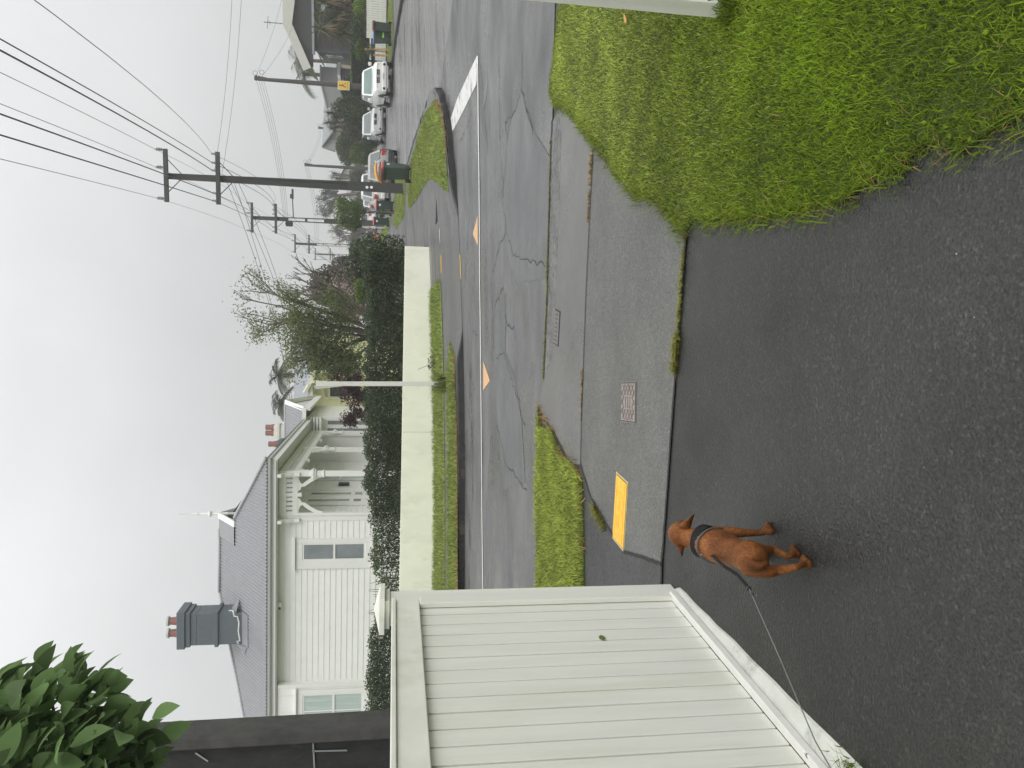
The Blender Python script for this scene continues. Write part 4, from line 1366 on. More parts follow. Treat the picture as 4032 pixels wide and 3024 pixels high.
mb.add([HC(cs0 - .35, -.1, RP(0, chd - .1).z + .03), HC(cs0, -.02, RP(0, chd).z + .25), HC(cs0, -.3, RP(0, chd - .3).z + .04)], [(0, 1, 2)])
mb.add([HC(cs1 + .4, .3, RP(0, chd + .3).z + .03), HC(cs1, -.02, RP(0, chd).z + .25), HC(cs1, .5, RP(0, chd + .5).z + .2)], [(0, 1, 2)])
mb.add([HC(cs0 - .04, -.35, RP(0, chd - .35).z + .022), HC(cs1 + .04, -.35, RP(0, chd - .35).z + .022), HC(cs1 + .04, -.005, RP(0, chd).z + .06), HC(cs0 - .04, -.005, RP(0, chd).z + .06)], [(0, 1, 2, 3)])
mb.build('flashing', M['roof'], ch)
# pots of the rear chimneys that peep over the roof
def far_chimney(x0, x1, y0, y1, d, m, pots):
    p0, p1 = at(x1, y1, d), at(x0, y0, d)
    mb = MB().box(p0.x + .05, p1.x - .05, d, d + .6, p0.z - 2.2, p1.z - .3).box(p0.x, p1.x, d - .06, d + .66, p1.z - .3, p1.z - .12).box(p0.x + .06, p1.x - .06, d + .001, d + .6, p1.z - .12, p1.z)
    c = mb.build('chimney', m, house, bevel=.03)
    for f in pots:
        MB().lathe([(.15, 0), (.16, .06), (.125, .2), (.13, .42), (.11, .43)], (p0.x + (p1.x - p0.x) * f, d + .3, p1.z), 12).build('chimney_pot', M['terracotta'], c, sharp=40)
far_chimney(1078, 1128, 1668, 1731, 39., M['stucco'], (.38, .75))
far_chimney(1091, 1115, 1728, 1760, 37., M['brick'], (.3,))

# service bracket on the gable
br = HS(dM - .3, a1 + .03, zG - .35)

# ------------------------------------------------------------------ cream villa behind
h2 = thing('villa', 'cream weatherboard villa with pale grey iron roof behind the plum tree', 'house', tuple(at(1400, 1560, 42)))
def HQ(s, n, z): return H(s, n, z)
n2 = -17.5
def h2q(xs, ys, n=n2): return hq(xs, ys, n)
s0, zt = h2q(1255, 1660); s1, _ = h2q(1255, 1330)
mb = MB(); boards(mb, lambda s, n, z: H(s, n2 + n, z), 1.3, zt, s0 - 3, s1, .2)
mb.build('wall', M['cream'], h2, recalc=False)
MB().box(s0 - 3, s1, n2 - 6, n2 - .004, 1.2, zt + .25, fn=H).build('wall_core', M['cream'], h2)
ed, ez = h2q(1222, 1600, n2 + .5)
pk = h2q(1160, 1500, n2 - 3.2)
mb = MB()
corr(mb, [(s0 - 3.5, 0), (s1 + .4, 0), (s1 + .4, 3.7), (s0 - 3.5, 3.7)], lambda s, d: H(s, n2 + .5 - d, ez + (pk[1] - ez) * d / 3.7), .09)
mb.add([H(s0 - 3.5, n2 - 3.2, pk[1]), H(s1 + .4, n2 - 3.2, pk[1]), H(s1 + .4, n2 - 7, ez), H(s0 - 3.5, n2 - 7, ez)], [(0, 1, 2, 3)])
mb.build('roof', M['roof2'], h2)
MB().box(s0 - 3.5, s1 + .4, n2 + .5, n2 + .62, ez - .14, ez, fn=H).build('spouting', M['creamtrim'], h2)
MB().box(s0 - 3.4, s1 + .3, n2 + .02, n2 + .5, ez - .2, ez - .16, fn=H).build('soffit', M['creamtrim'], h2)
# lower hipped porch roof running down to the right
nP = n2 + 1.6
pp = [h2q(x, y, nP) for x, y in ((1181, 1557), (1219, 1513), (1263, 1412), (1240, 1412))]
pq = [H(pp[0][0], nP - 1.6, pp[0][1]), H(pp[1][0], nP, pp[1][1]), H(pp[2][0], nP, pp[2][1]), H(pp[3][0], nP - 1.2, pp[3][1] + .1)]
MB().add(pq, [(0, 1, 2, 3)]).build('porch_roof', M['roof2'], h2)
mb = MB().bar(pq[1], pq[2], .1, .16).bar(pq[0] + Vector((0, 0, -.05)), pq[1], .1, .16)
mb.build('porch_gutter', M['creamtrim'], h2)
for f in (.1, .5, .9):
    q_ = pq[1].lerp(pq[2], f)
    MB().bar((q_.x, q_.y, 1.2), (q_.x, q_.y, q_.z - .05), .14, .14, up=(0, 1, 0)).build('porch_post', M['creamtrim'], h2)
ds, dz_ = h2q(1230, 1566, n2 + .06)
MB().tube([H(ds + .9, n2 + .56, ez - .12), H(ds + .9, n2 + .5, ez - .5), H(ds, n2 + .12, ez - .75), H(ds, n2 + .1, 1.4)], .07, 8).build('downpipe', M['creamtrim'], h2)
wn0, wz1 = h2q(1300, 1560, n2 + .02); wn1, wz0 = h2q(1420, 1500, n2 + .02)
w_ = MB().box(wn0, wn1, n2 + .02, n2 + .06, wz0, wz1, fn=H).build('window', M['glassdark'], h2)
MB().box(wn0 - .12, wn0, n2 + .02, n2 + .1, wz0, wz1, fn=H).box(wn1, wn1 + .12, n2 + .02, n2 + .1, wz0, wz1, fn=H).box(wn0 - .12, wn1 + .12, n2 + .02, n2 + .11, wz1, wz1 + .14, fn=H).build('window_frame', M['creamtrim'], w_)

# ------------------------------------------------------------------ slim white post with a sign blade seen edge on
spb = gpf(1757, 1511)
spd = spb[1]
sp = thing('sign_post', 'slim white timber post with a sign seen edge on, in front of the cream wall', 'sign post', (spb[0], spd, far_z(*spb)))
pt = at(1245, 1511, spd)
MB().hexa([(spb[0] - .055, spd - .055, far_z(*spb) - .1), (spb[0] + .055, spd - .055, far_z(*spb) - .1), (spb[0] + .055, spd + .055, far_z(*spb) - .1), (spb[0] - .055, spd + .055, far_z(*spb) - .1),
           (pt.x - .052, spd - .05, pt.z), (pt.x + .052, spd - .05, pt.z), (pt.x + .052, spd + .05, pt.z), (pt.x - .052, spd + .05, pt.z)]).build('post', M['oldwhite'], sp, bevel=.01)
b0, b1 = at(1235, 1530, spd), at(1380, 1517, spd)
mb = MB().add([(b0.x + .06, spd - .06, b0.z), (b0.x - .02, spd + .45, b0.z), (b1.x + .0, spd + .45, b1.z), (b1.x + .0, spd - .06, b1.z),
               (b0.x + .066, spd - .06, b0.z), (b0.x - .014, spd + .45, b0.z), (b1.x + .006, spd + .45, b1.z), (b1.x + .006, spd - .06, b1.z)],
              [(0, 1, 2, 3), (4, 5, 6, 7), (0, 3, 7, 4), (1, 2, 6, 5), (0, 1, 5, 4), (2, 3, 7, 6)])
mb.build('sign_blade', M['white'], sp)
gq = np.array([[spb[0] + random.gauss(0, .1), spb[1] + random.gauss(0, .08)] for _ in range(260)])
stuff(blades('grass', gq, 0, .28, .016, M['grass_far'], zf=far_z, lean=.4, tint=(.4, .9)), 'long grass tuft around the foot of the slim white post', 'grass')

# ------------------------------------------------------------------ dark gabled house on the right corner
h3 = thing('house', 'dark weatherboard house with wide pale barge boards beyond the picket fence', 'house', tuple(at(1500, 120, 56)))
d3 = 57.
aP = at(1124, 94, d3); aL = at(1206, 268, d3 + 1.); aR = at(1142, -190, d3 - 1.2)
cL = at(1243, 198, d3 + .8)
zb3 = at(1440, 120, d3).z - 3
dirR = Vector((aR.x - aL.x, aR.y - aL.y, 0)); dirR.normalize()
perp = Vector((-dirR.y, dirR.x, 0))
zled = at(1237, 120, d3).z
Lg = Vector((aL.x, aL.y, 0)); Rg = Vector((aR.x, aR.y, 0)); Pg = Vector((aP.x, aP.y, 0))
Wg = (Rg - Lg).length
def G3(s, n, z): return Lg + dirR * s + perp * n + Vector((0, 0, z))
sPk = (Pg - Lg).dot(dirR)
zAp = aP.z
MB().add([G3(.1, .1, aL.z - .5), G3(Wg, .1, aL.z - .5), G3(Wg, .1, aR.z - .3), G3(sPk, .1, zAp - .25), G3(.1, .1, aL.z - .1)], [(0, 1, 2, 3, 4)]).build('gable_wall', M['roofdark'], h3)
mb = MB()
mb.bar(G3(sPk, -.3, zAp - .15), G3(-.1, -.3, aL.z - .1), .6, .08, up=-perp)
mb.bar(G3(sPk - .1, -.31, zAp - .15), G3(Wg, -.31, aR.z - .1), .6, .08, up=-perp, w2=1.3, h2=.08)
mb.build('barge_board', M['beige'], h3)
mb = MB().add([G3(sPk, -.3, zAp + .17), G3(-.1, -.3, aL.z + .2), G3(-.1, 12, aL.z + .2), G3(sPk, 12, zAp + .17)], [(0, 1, 2, 3)]).add([G3(sPk, -.3, zAp + .17), G3(Wg, -.3, aR.z + .17), G3(Wg, 12, aR.z + .17), G3(sPk, 12, zAp + .17)], [(0, 1, 2, 3)])
mb.build('roof', M['roofdark'], h3)
cs = (Vector((cL.x, cL.y, 0)) - Lg).dot(dirR)
MB().box(cs, Wg, .1, 8, zb3, zled, fn=G3).build('wall', M['plumwall'], h3)
MB().box(cs - .3, Wg, -.3, .3, zled, zled + .16, fn=G3).build('ledge_roof', M['roof2'], h3)
mb = MB()
for i in range(22):
    z = zb3 + i * .24
    if z > zled - .4: break
    mb.add([G3(cs - .03, .12, z), G3(cs - .03, 7.9, z), G3(cs - .005, 7.9, z + .23), G3(cs - .005, .12, z + .23)], [(0, 1, 2, 3)])
mb.build('side_wall', M['darkwall'], h3)
MB().box(cs - .06, cs + .12, .0, .1, zb3, zled, fn=G3).build('corner_board', M['darkwall'], h3)
# windows
for s_, w, z0, z1 in ((cs + 2.6, 2.2, 3.9, 5.9), (cs + 6.2, 2.4, 3.9, 5.9)):
    zt_ = at(1262, 60, d3).z; zb_ = at(1380, 60, d3).z
    w_ = MB().box(s_, s_ + w, .04, .09, zb_, zt_, fn=G3).build('window', M['window'], h3)
    m = MB()
    for k in range(5): m.box(s_ + w * k / 4 - .03, s_ + w * k / 4 + .03, .01, .039, zb_, zt_, fn=G3)
    for k in range(4): m.box(s_, s_ + w, .015, .0385, zb_ + (zt_ - zb_) * k / 3 - .03, zb_ + (zt_ - zb_) * k / 3 + .03, fn=G3)
    m.build('glazing_bar', M['black'], w_)
wsz0, wsz1 = at(1352, 235, d3 + 4).z, at(1288, 235, d3 + 4).z
w_ = MB().box(cs - .06, cs - .035, 2.2, 4.2, wsz0, wsz1, fn=G3).build('window', M['window'], h3)
MB().box(cs - .075, cs - .061, 3.15, 3.25, wsz0, wsz1, fn=G3).box(cs - .075, cs - .061, 2.2, 4.2, (wsz0 + wsz1) / 2 - .04, (wsz0 + wsz1) / 2 + .04, fn=G3).build('glazing_bar', M['black'], w_)
MB().add([G3(cs - .06, 1.9, wsz1 + .55), G3(cs - .06, 4.4, wsz1 + .55), G3(cs - .8, 4.4, wsz1 + .2), G3(cs - .8, 1.9, wsz1 + .2)], [(0, 1, 2, 3)]).build('awning', M['white'], h3)
# aerial on the gable
an = G3(sPk, -.2, zAp + .2)
MB().tube([an, an + Vector((0, 0, 1.3))], .025, 5).tube([an + Vector((-.45, 0, 1.05)), an + Vector((.45, 0, 1.0))], .018, 5).tube([an + Vector((0, -.3, .9)), an + Vector((0, .3, .9))], .018, 5).build('aerial', M['black'], h3)

# ------------------------------------------------------------------ other roofs up the street
def simple_house(name, label, face, d, depth, wallm, roofm, bargem, ridge_dir=1, win=True):
    """face: (xl, yl, xa, ya, xr, yr, xb) eave-left, apex, eave-right pixels of the gable, base pixel"""
    xl, yl, xa, ya, xr, yr, xb = face
    a, p, b = at(xl, yl, d), at(xa, ya, d), at(xr, yr, d)
    zb = at(xb, ya, d).z - 3
    t = thing(name, label, 'house', (p.x, d, ground_z(p.x, d)))
    sx = depth[0]; sy = depth[1]
    D = Vector((sx, sy, 0))
    MB().add([Vector((a.x + .25, d, zb)), Vector((b.x - .25, d, zb)), Vector((b.x - .25, d, b.z)), Vector((p.x, d, p.z)), Vector((a.x + .25, d, a.z))], [(0, 1, 2, 3, 4)]).add([Vector((b.x - .25, d, zb)), Vector((b.x - .25, d, b.z)), Vector((b.x - .25, d, b.z)) + D, Vector((b.x - .25, d, zb)) + D], [(0, 1, 2, 3)]).add([Vector((a.x + .25, d, zb)), Vector((a.x + .25, d, a.z)), Vector((a.x + .25, d, a.z)) + D, Vector((a.x + .25, d, zb)) + D], [(0, 1, 2, 3)]).build('wall', wallm, t)
    o = Vector((0, -.35, .1))
    MB().add([p + o, a + o, a + D, p + D], [(0, 1, 2, 3)]).add([p + o, b + o, b + D, p + D], [(0, 1, 2, 3)]).build('roof', roofm, t)
    MB().bar(p + o, a + o, .1, .4, up=(0, -1, 0)).bar(p + o, b + o, .1, .4, up=(0, -1, 0)).build('barge_board', bargem, t)
    if win:
        w = (b.x - a.x) * .16
        zc = min(a.z, b.z) - (p.z - min(a.z, b.z)) * .1
        MB().box(p.x - w, p.x + w, d - .06, d - .02, zc - w * 1.2, zc + w * .3).build('window', M['glassdark'], t)
    return t
# low grey garage block beside the dark house
gb0, gb1 = at(1320, 322, 62), at(1266, 262, 62)
g = thing('garage', 'plain pale grey flat-topped block behind the yellow street sign', 'garage', (gb0.x, 62, ground_z(gb0.x, 62)))
MB().box(gb0.x, gb1.x, 62, 68, ground_z(gb0.x, 62) - .5, gb1.z).build('wall', M['greywall'], g)
MB().box(gb0.x - .1, gb1.x + .1, 61.9, 68.1, gb1.z, gb1.z + .12).build('roof', M['gutter'], g)
q0, q1 = at(1335, 300, 61.2), at(1318, 268, 61.2)
MB().box(q0.x, q1.x + .4, 61, 61.98, q0.z - .1, q0.z + .12).build('porch_roof', M['white'], g)
simple_house('house', 'grey house with white barge boards on its gable behind the tall hedge', (1326, 418, 1287, 388, 1322, 352, 1400), 78., (3, 12), M['greywall'], M['roof2'], M['white'])
simple_house('house', 'brown house with a long pale roof and steep gable above the clipped round bush', (1325, 600, 1273, 583, 1318, 520, 1440), 92., (24, 6), M['brownwall'], M['roof2'], M['brownwall'])
simple_house('house', 'distant pale roofed house behind the dragon tree', (1362, 745, 1330, 712, 1362, 655, 1440), 125., (8, 12), M['greywall'], M['roof2'], M['white'], win=False)
simple_house('house', 'distant grey house below the pine tree', (1400, 800, 1364, 775, 1400, 745, 1440), 140., (8, 12), M['greywall'], M['roof2'], M['greywall'], win=False)

# picket fence on the right
pf0, pf1 = at(1513, 240, 47.5), at(1513, -160, 43.5)
pk_f = thing('picket_fence', 'white picket fence in front of the flax bushes on the right corner', 'fence', (pf0.x, pf0.y, ground_z(pf0.x, pf0.y)))
frP, pl_ = local_frame((pf0.x, pf0.y), (pf1.x, pf1.y))
pb_ = lambda s: ground_z(*frP(s, 0, 0)[:2]) + .22
pt_ = at(1441, 60, 46).z - ground_z(*at(1441, 60, 46)[:2]) - .22
mb = MB()
n_p = int(pl_ / .13)
for i in range(n_p):
    s = i * .13
    z0 = pb_(s)
    h = pt_ * (1 + random.uniform(-.01, .01)) - (.5 if s < 1.2 else 0)
    mb.prism([(s, z0), (s + .112, z0), (s + .112, z0 + h - .05), (s + .056, z0 + h), (s, z0 + h - .05)], lambda a, b, c: frP(a, c, b), 0, .02)
mb.build('pickets', M['white'], pk_f)
for f in (.25, .75):
    mb = MB()
    for k in range(6):
        s = k * pl_ / 6
        z0 = pb_(s)
        mb.add([frP(s, .03, z0 + pt_ * f), frP(s + pl_ / 6, .03, pb_(s + pl_ / 6) + pt_ * f), frP(s + pl_ / 6, .03, pb_(s + pl_ / 6) + pt_ * f + .09), frP(s, .03, z0 + pt_ * f + .09)], [(0, 1, 2, 3)])
    mb.build('rail', M['white'], pk_f)
mb = MB().add([frP(0, .05, pb_(0) - .35), frP(pl_, .05, pb_(pl_) - .35), frP(pl_, .05, pb_(pl_) + .05), frP(0, .05, pb_(0) + .05)], [(0, 1, 2, 3)])
mb.build('base_wall', M['barkpale'], pk_f)
# ------------------------------------------------------------------ plants
def lump(U, seed):
    r_ = np.random.default_rng(seed)
    v = np.zeros(len(U))
    for k in range(7):
        w = r_.normal(size=3) * (1.8 + .6 * k)
        v += np.sin(U @ w + r_.uniform(0, 6.28)) / (1.4 + .5 * k)
    return v

def cloud(c, rad, n, seed=1, lum=.16, inner=.45, flat=None):
    """points filling a lumpy crown, denser towards the outside"""
    U = unit(rng.normal(size=(n, 3)))
    r = inner + (1 - inner) * rng.random(n) ** .6
    r *= 1 + lum * lump(U, seed)
    P = U * r[:, None] * np.array(rad) + np.array(c)
    return P

def bush(name, label, cat, x0, x1, y0, y1, d, n, L, W, m, seed=1, lum=.16, depth=None, group=None, base=None, tint=(.55, 1.4), trunk=None, inner=.4, up=.2):
    """crown filling photo box (x0..x1, y0..y1) at distance d"""
    a, b = at(x1, (y0 + y1) / 2, d), at(x0, (y0 + y1) / 2, d)
    w = (y1 - y0) / FPX * d / 2
    c = (a + b) / 2
    rz = abs(b.z - a.z) / 2
    gz = ground_z(c.x, d) if base is None else base
    t = thing(name, label, cat, (c.x, d, gz), 0, group)
    leaves('crown' if trunk else 'foliage', cloud(c, (w * .95, depth or w * .95, rz * .95), n, seed, lum, inner), L, W, m, t, tint, up=up)
    mb = MB()
    if trunk:
        mb.tube([(c.x, d, gz - .1), (c.x + random.uniform(-.1, .1), d, (gz + c.z) / 2), (c.x, d, c.z + rz * .3)], [trunk, trunk * .8, trunk * .3], 8)
    nb = 7
    for k in range(nb):
        a_ = 2 * math.pi * k / nb
        e_ = (c.x + math.cos(a_) * w * .6, d + math.sin(a_) * w * .5, c.z + rz * random.uniform(-.2, .5))
        st_ = (c.x, d, c.z - rz * .8 if trunk else max(gz, c.z - rz * 1.1))
        mb.tube([st_, ((st_[0] + e_[0]) / 2, (st_[1] + e_[1]) / 2, (st_[2] * .4 + e_[2] * .6)), e_], [.04 + (trunk or .02) * .3, .025, .008], 5)
    mb.build('trunk' if trunk else 'stem', M['bark'], t)
    return t

def limb(mb, p, d, L, r, lev, tips, spread=.5, kids=(2, 3), up=.15, shrink=.72, gn=5, mi=0, jit=.25):
    p = Vector(p); d = Vector(d).normalized()
    pts, rad = [p], [r]
    q = p
    for k in range(3):
        d = (d + Vector((random.gauss(0, jit * .4), random.gauss(0, jit * .4), random.gauss(0, jit * .3) + up * .3))).normalized()
        q = q + d * L / 3
        pts.append(q); rad.append(r * (1 - .13 * (k + 1)))
    mb.tube(pts, rad, gn if r > .012 else 3, mi, cap=False)
    if lev == 0:
        tips.append((q, d)); tips.append((pts[2], d))
        return
    for k in range(random.randint(*kids)):
        ax = Vector((random.gauss(0, 1), random.gauss(0, 1), random.gauss(0, .6)))
        nd = (d + ax.normalized() * spread * random.uniform(.6, 1.3)).normalized()
        st_ = pts[random.choice((2, 3, 3))]
        limb(mb, st_, nd, L * shrink * random.uniform(.75, 1.15), r * .6, lev - 1, tips, spread, kids, up, shrink, gn, mi, jit)

# hedge on the cream wall
top_px = [(900, 1432), (968, 1434), (1000, 1428), (1060, 1436), (1120, 1440), (1200, 1446), (1300, 1442), (1400, 1445), (1500, 1438), (1600, 1446), (1700, 1440), (1800, 1447), (1880, 1440), (1960, 1452), (2040, 1462), (2120, 1470), (2200, 1466), (2260, 1482), (2310, 1500), (2360, 1496), (2420, 1478), (2500, 1462), (2600, 1456), (2700, 1450), (2800, 1452), (2900, 1450), (3300, 1450)]
def hedge_top(x, y):
    ys = 1512 - FPX * x / y
    for a, b in zip(top_px[:-1], top_px[1:]):
        if a[0] <= ys <= b[0]:
            V = a[1] + (b[1] - a[1]) * (ys - a[0]) / (b[0] - a[0])
            return EYE + (1547 + .01536 * (1512 - ys) - V) / FPX * y
    return 2.0
def gap_density(x, y):
    ys = 1512 - FPX * x / y
    d_ = 1.0
    if ys > 1820: d_ = .62
    if ys > 2040: d_ = .36
    if 2240 < ys < 2420: d_ = .2
    if ys > 2450: d_ = .58
    return d_
hd = thing('hedge', 'long dark green hedge of small glossy leaves growing along the top of the cream wall', 'hedge', (WL.x + 8, WL.y, WT))
C = []
N_H = 85000
S = rng.uniform(4.5, wlen + .35, N_H); D_ = .06 + 1.15 * rng.random(N_H) ** 1.3; Hh = rng.random(N_H); K = rng.random(N_H)
for s, n, h, k in zip(S, D_, Hh, K):
    x, y, _ = frW(s, n + .05, 0)
    zt = hedge_top(x, y) + .09 * (math.sin(s * 9.1) * math.sin(s * 3.7 + 1)) + random.gauss(0, .035)
    f = max(.0, min(1., (s - wlen + .1) / .45))
    if f > 0 and random.random() < f * .6: continue
    dn = gap_density(x, y)
    cl_ = .5 + .5 * math.sin(s * 4.3 + h * 5) * math.sin(h * 9 + s * 2.1)
    if k > dn * (.55 + .9 * cl_): continue
    z = WT + .0 + (zt - WT) * h ** .9
    if n < .25: z = WT + .02 + (zt - WT - .05) * h
    C.append((x, y, z))
# along the return wall, getting bushier
for _ in range(9000):
    s = 15 * random.random() ** 1.6
    x, y, _z = frS(s, random.uniform(-.15, .9), 0)
    C.append((x, y, WT - .25 * random.random() * (random.random() < .25) + 1.15 * random.random() ** .8))
leaves('foliage', C, .078, .04, M['hedge_leaf'], hd, (.45, 1.6), up=.35, out=None)
C = np.array(C)
newg = C[(rng.random(len(C)) < .10) & (C[:, 2] > WT + .35)]
leaves('new_growth', newg + np.array([0, -.03, .02]), .075, .035, M['olive_leaf'], hd, (.7, 1.5), up=.6)
mb = MB()
for s in np.arange(4.5, wlen, .22):
    b = frW(s, .55, WT - .1)
    for k in range(3):
        e_ = frW(s + random.gauss(0, .2), .5 + random.gauss(0, .25), WT + random.uniform(.5, .9))
        mb.tube([b, ((b[0] + e_[0]) / 2 + random.gauss(0, .05), (b[1] + e_[1]) / 2, (b[2] + e_[2]) / 2), e_], [.016, .011, .005], 4, cap=False)
mb.build('stem', M['bark'], hd)

# half-leafed spring tree behind the hedge
tr = thing('tree', 'tall half-leafed spring tree with bare upper twigs behind the hedge', 'tree', (1.9, 29, 1.1))
tips = []
mb = MB()
b0 = at(1500, 1318, 29); b0.z = 1.0
limb(mb, b0, (0, 0, 1), 1.4, .13, 0, [], up=.3, jit=.1)
for k, (vx, vy, L_) in enumerate([(1300, 1420, 1.), (1150, 1440, 1.), (1230, 1250, 1.), (1080, 1330, 1.1), (1060, 1260, 1.2), (1330, 1200, .9), (1200, 1190, 1.), (980, 1300, 1.25), (1180, 1380, 1.0), (1000, 1225, 1.2)]):
    tgt = at(vx, vy, 29 + random.uniform(-1.2, 1.2))
    st_ = b0 + Vector((0, 0, .7 + .5 * (k % 3) * .5))
    v = tgt - st_
    limb(mb, st_, v, v.length * (.62 if vy < 1370 else .5), .06, 3, tips, .48, (2, 3), .18, .58, jit=.3)
mb.build('trunk', M['bark'], tr)
LC, LC2 = [], []
for q, d_ in tips:
    px = 1512 - FPX * q.x / q.y
    V = 1547 - (q.z - EYE) * FPX / q.y
    lo = V > 1010 or px > 1370
    if V < 960 and px < 1400: continue
    n_ = 24 if lo else 5
    for _ in range(n_):
        LC.append(q + Vector((random.gauss(0, .17), random.gauss(0, .17), random.gauss(-.05, .17))))
cA = at(1270, 1335, 29)
for p_ in cloud(cA, (1.5, 1.2, 1.8), 8500, 77, .3, .12): LC.append(Vector(p_))
for p_ in cloud(at(1350, 1430, 29), (.85, .6, .85), 3000, 78, .3, .12): LC.append(Vector(p_))
leaves('crown', LC, .105, .05, M['spring_leaf'], tr, (.5, 1.5), up=-.3)
# bare tree leaning to the right
tr = thing('tree', 'bare branching tree leaning right, behind the hedge beside the leafy tree', 'tree', tuple(at(1500, 1265, 30.5).xy) + (1.1,))
mb = MB(); tips = []
b0 = at(1500, 1262, 30.5); b0.z = 1.1
for (vx, vy) in [(1330, 1150), (1200, 1120), (1260, 1075), (1180, 1060), (1230, 1030), (1330, 1060), (1140, 1095), (1160, 1150)]:
    tgt = at(vx, vy, 30.5 + random.uniform(-1, 1))
    mid = at(1400, 1225, 30.5)
    st_ = b0.lerp(mid, random.uniform(.7, 1.1))
    v = tgt - st_
    limb(mb, st_, v, v.length * .6, .065, 3, tips, .42, (2, 3), .12, .55, jit=.3)
mb.tube([b0, b0.lerp(mid, .6) + Vector((-.1, 0, 0)), mid], [.15, .12, .085], 8)
mb.build('trunk', M['barkpale'], tr)
leaves('crown', [q + Vector((random.gauss(0, .03), random.gauss(0, .03), random.gauss(0, .03))) for q, d_ in tips for _ in range(2)], .06, .03, M['twig'], tr, (.6, 1.4))
# pink magnolia and evergreens behind
def mixed(name, label, x0, x1, y0, y1, d, n1, n2, m1, m2, seed, L=.09):
    a, b = at(x1, (y0 + y1) / 2, d), at(x0, (y0 + y1) / 2, d)
    w = (y1 - y0) / FPX * d / 2; c = (a + b) / 2; rz = (b.z - a.z) / 2
    t = thing(name, label, 'tree', (c.x, d, 1.1))
    mb = MB(); tips = []
    for k in range(7):
        limb(mb, (c.x + random.gauss(0, .1), d, 1.1), (random.gauss(0, .45), random.gauss(0, .3), 1), (c.z - 1.1) * .62 + .3, .05, 3, tips, .55, (2, 3), .1, .62)
    mb.build('trunk', M['barkpale'], t)
    P = cloud(c, (w, w, rz), n1, seed, .25, .3)
    leaves('blossom', P, L, L * .7, m1, t, (.5, 1.4))
    leaves('crown', cloud(c, (w, w, rz), n2, seed + 1, .25, .3), L, L * .5, m2, t, (.5, 1.4))
mixed('magnolia_tree', 'pink flowering tree with bare stems behind the hedge', 1285, 1450, 1060, 1330, 34, 1000, 1700, M['blossom_petal'], M['bronze_leaf'], 5, .10)
bush('evergreen_tree', 'dark bronze green tree rising behind the pink flowering tree', 'tree', 1240, 1455, 1055, 1245, 42, 13000, .2, .1, M['bronze_leaf'], 9, .2, base=1.5, trunk=.15)
bush('evergreen_tree', 'dark green tree just right of the bronze one, below the power poles', 'tree', 1300, 1450, 1005, 1075, 62, 4200, .2, .1, M['dark_leaf'], 19, .2, base=3., trunk=.15)
bush('bush', 'mid green loose bush at the street end of the hedge', 'bush', 1372, 1460, 950, 1110, 34, 6000, .11, .06, M['mid_leaf'], 11, .2, base=1.1)
bush('bush', 'bright green shrub beside the grey shed roof behind the hedge', 'bush', 1395, 1450, 1100, 1190, 31, 1500, .1, .06, M['lime_leaf'], 12, .2, base=1.1)
# shed roof glimpsed behind the hedge
s0_, s1_ = at(1442, 1235, 32.5), at(1424, 1015, 32.5)
sh = thing('shed', 'low shed with slate grey roof glimpsed over the hedge', 'shed', (s0_.x, 32.5, 1.06))
MB().add([(s0_.x, 32.5, s0_.z - .2), (s1_.x, 32.5, s0_.z - .2), (s1_.x - .7, 34.5, s1_.z), (s0_.x + .9, 34.5, s1_.z - .1)], [(0, 1, 2, 3)]).build('roof', M['roof2'], sh)
MB().box(s0_.x + .2, s1_.x - .2, 32.7, 34.5, 1.0, s0_.z - .2).build('wall', M['greywall'], sh)

# plum-leaved shrub in front of the villas
pl = thing('plum_tree', 'small dark purple leaved plum tree in front of the villas', 'tree', tuple(at(1500, 1560, 24.6).xy) + (1.1,))
mb = MB(); tips = []
for (vx, vy) in [(1395, 1650), (1420, 1690), (1360, 1570), (1350, 1530), (1390, 1510), (1400, 1600), (1440, 1640), (1430, 1560), (1375, 1545), (1410, 1530)]:
    tgt = at(vx, vy, 24.6 + random.uniform(-.5, .5)); st_ = at(1490, 1560 + random.uniform(-20, 20), 24.6)
    v = tgt - st_
    limb(mb, st_, v, v.length * .7, .02, 2, tips, .45, (2, 3), .05, .5)
mb.build('trunk', M['bark'], pl)
leaves('crown', [q + Vector((random.gauss(0, .09), random.gauss(0, .09), random.gauss(0, .08))) for q, d_ in tips for _ in range(34)], .085, .05, M['plum_leaf'], pl, (.5, 1.6), up=-.2)
# spiky pot plants on the veranda corner
vp_ = thing('flax_plant', 'spiky strap leaved plant on the corner of the veranda', 'plant', tuple(H(sP - .35, -.5, zF)))
bs = np.tile(np.array(H(sP - .35, -.5, zF + .1)), (26, 1))
straps('foliage', bs, rng.normal(size=(26, 3)) * [.5, .5, .2] + [0, 0, .8], .9, .07, M['dark_leaf'], vp_, .35)

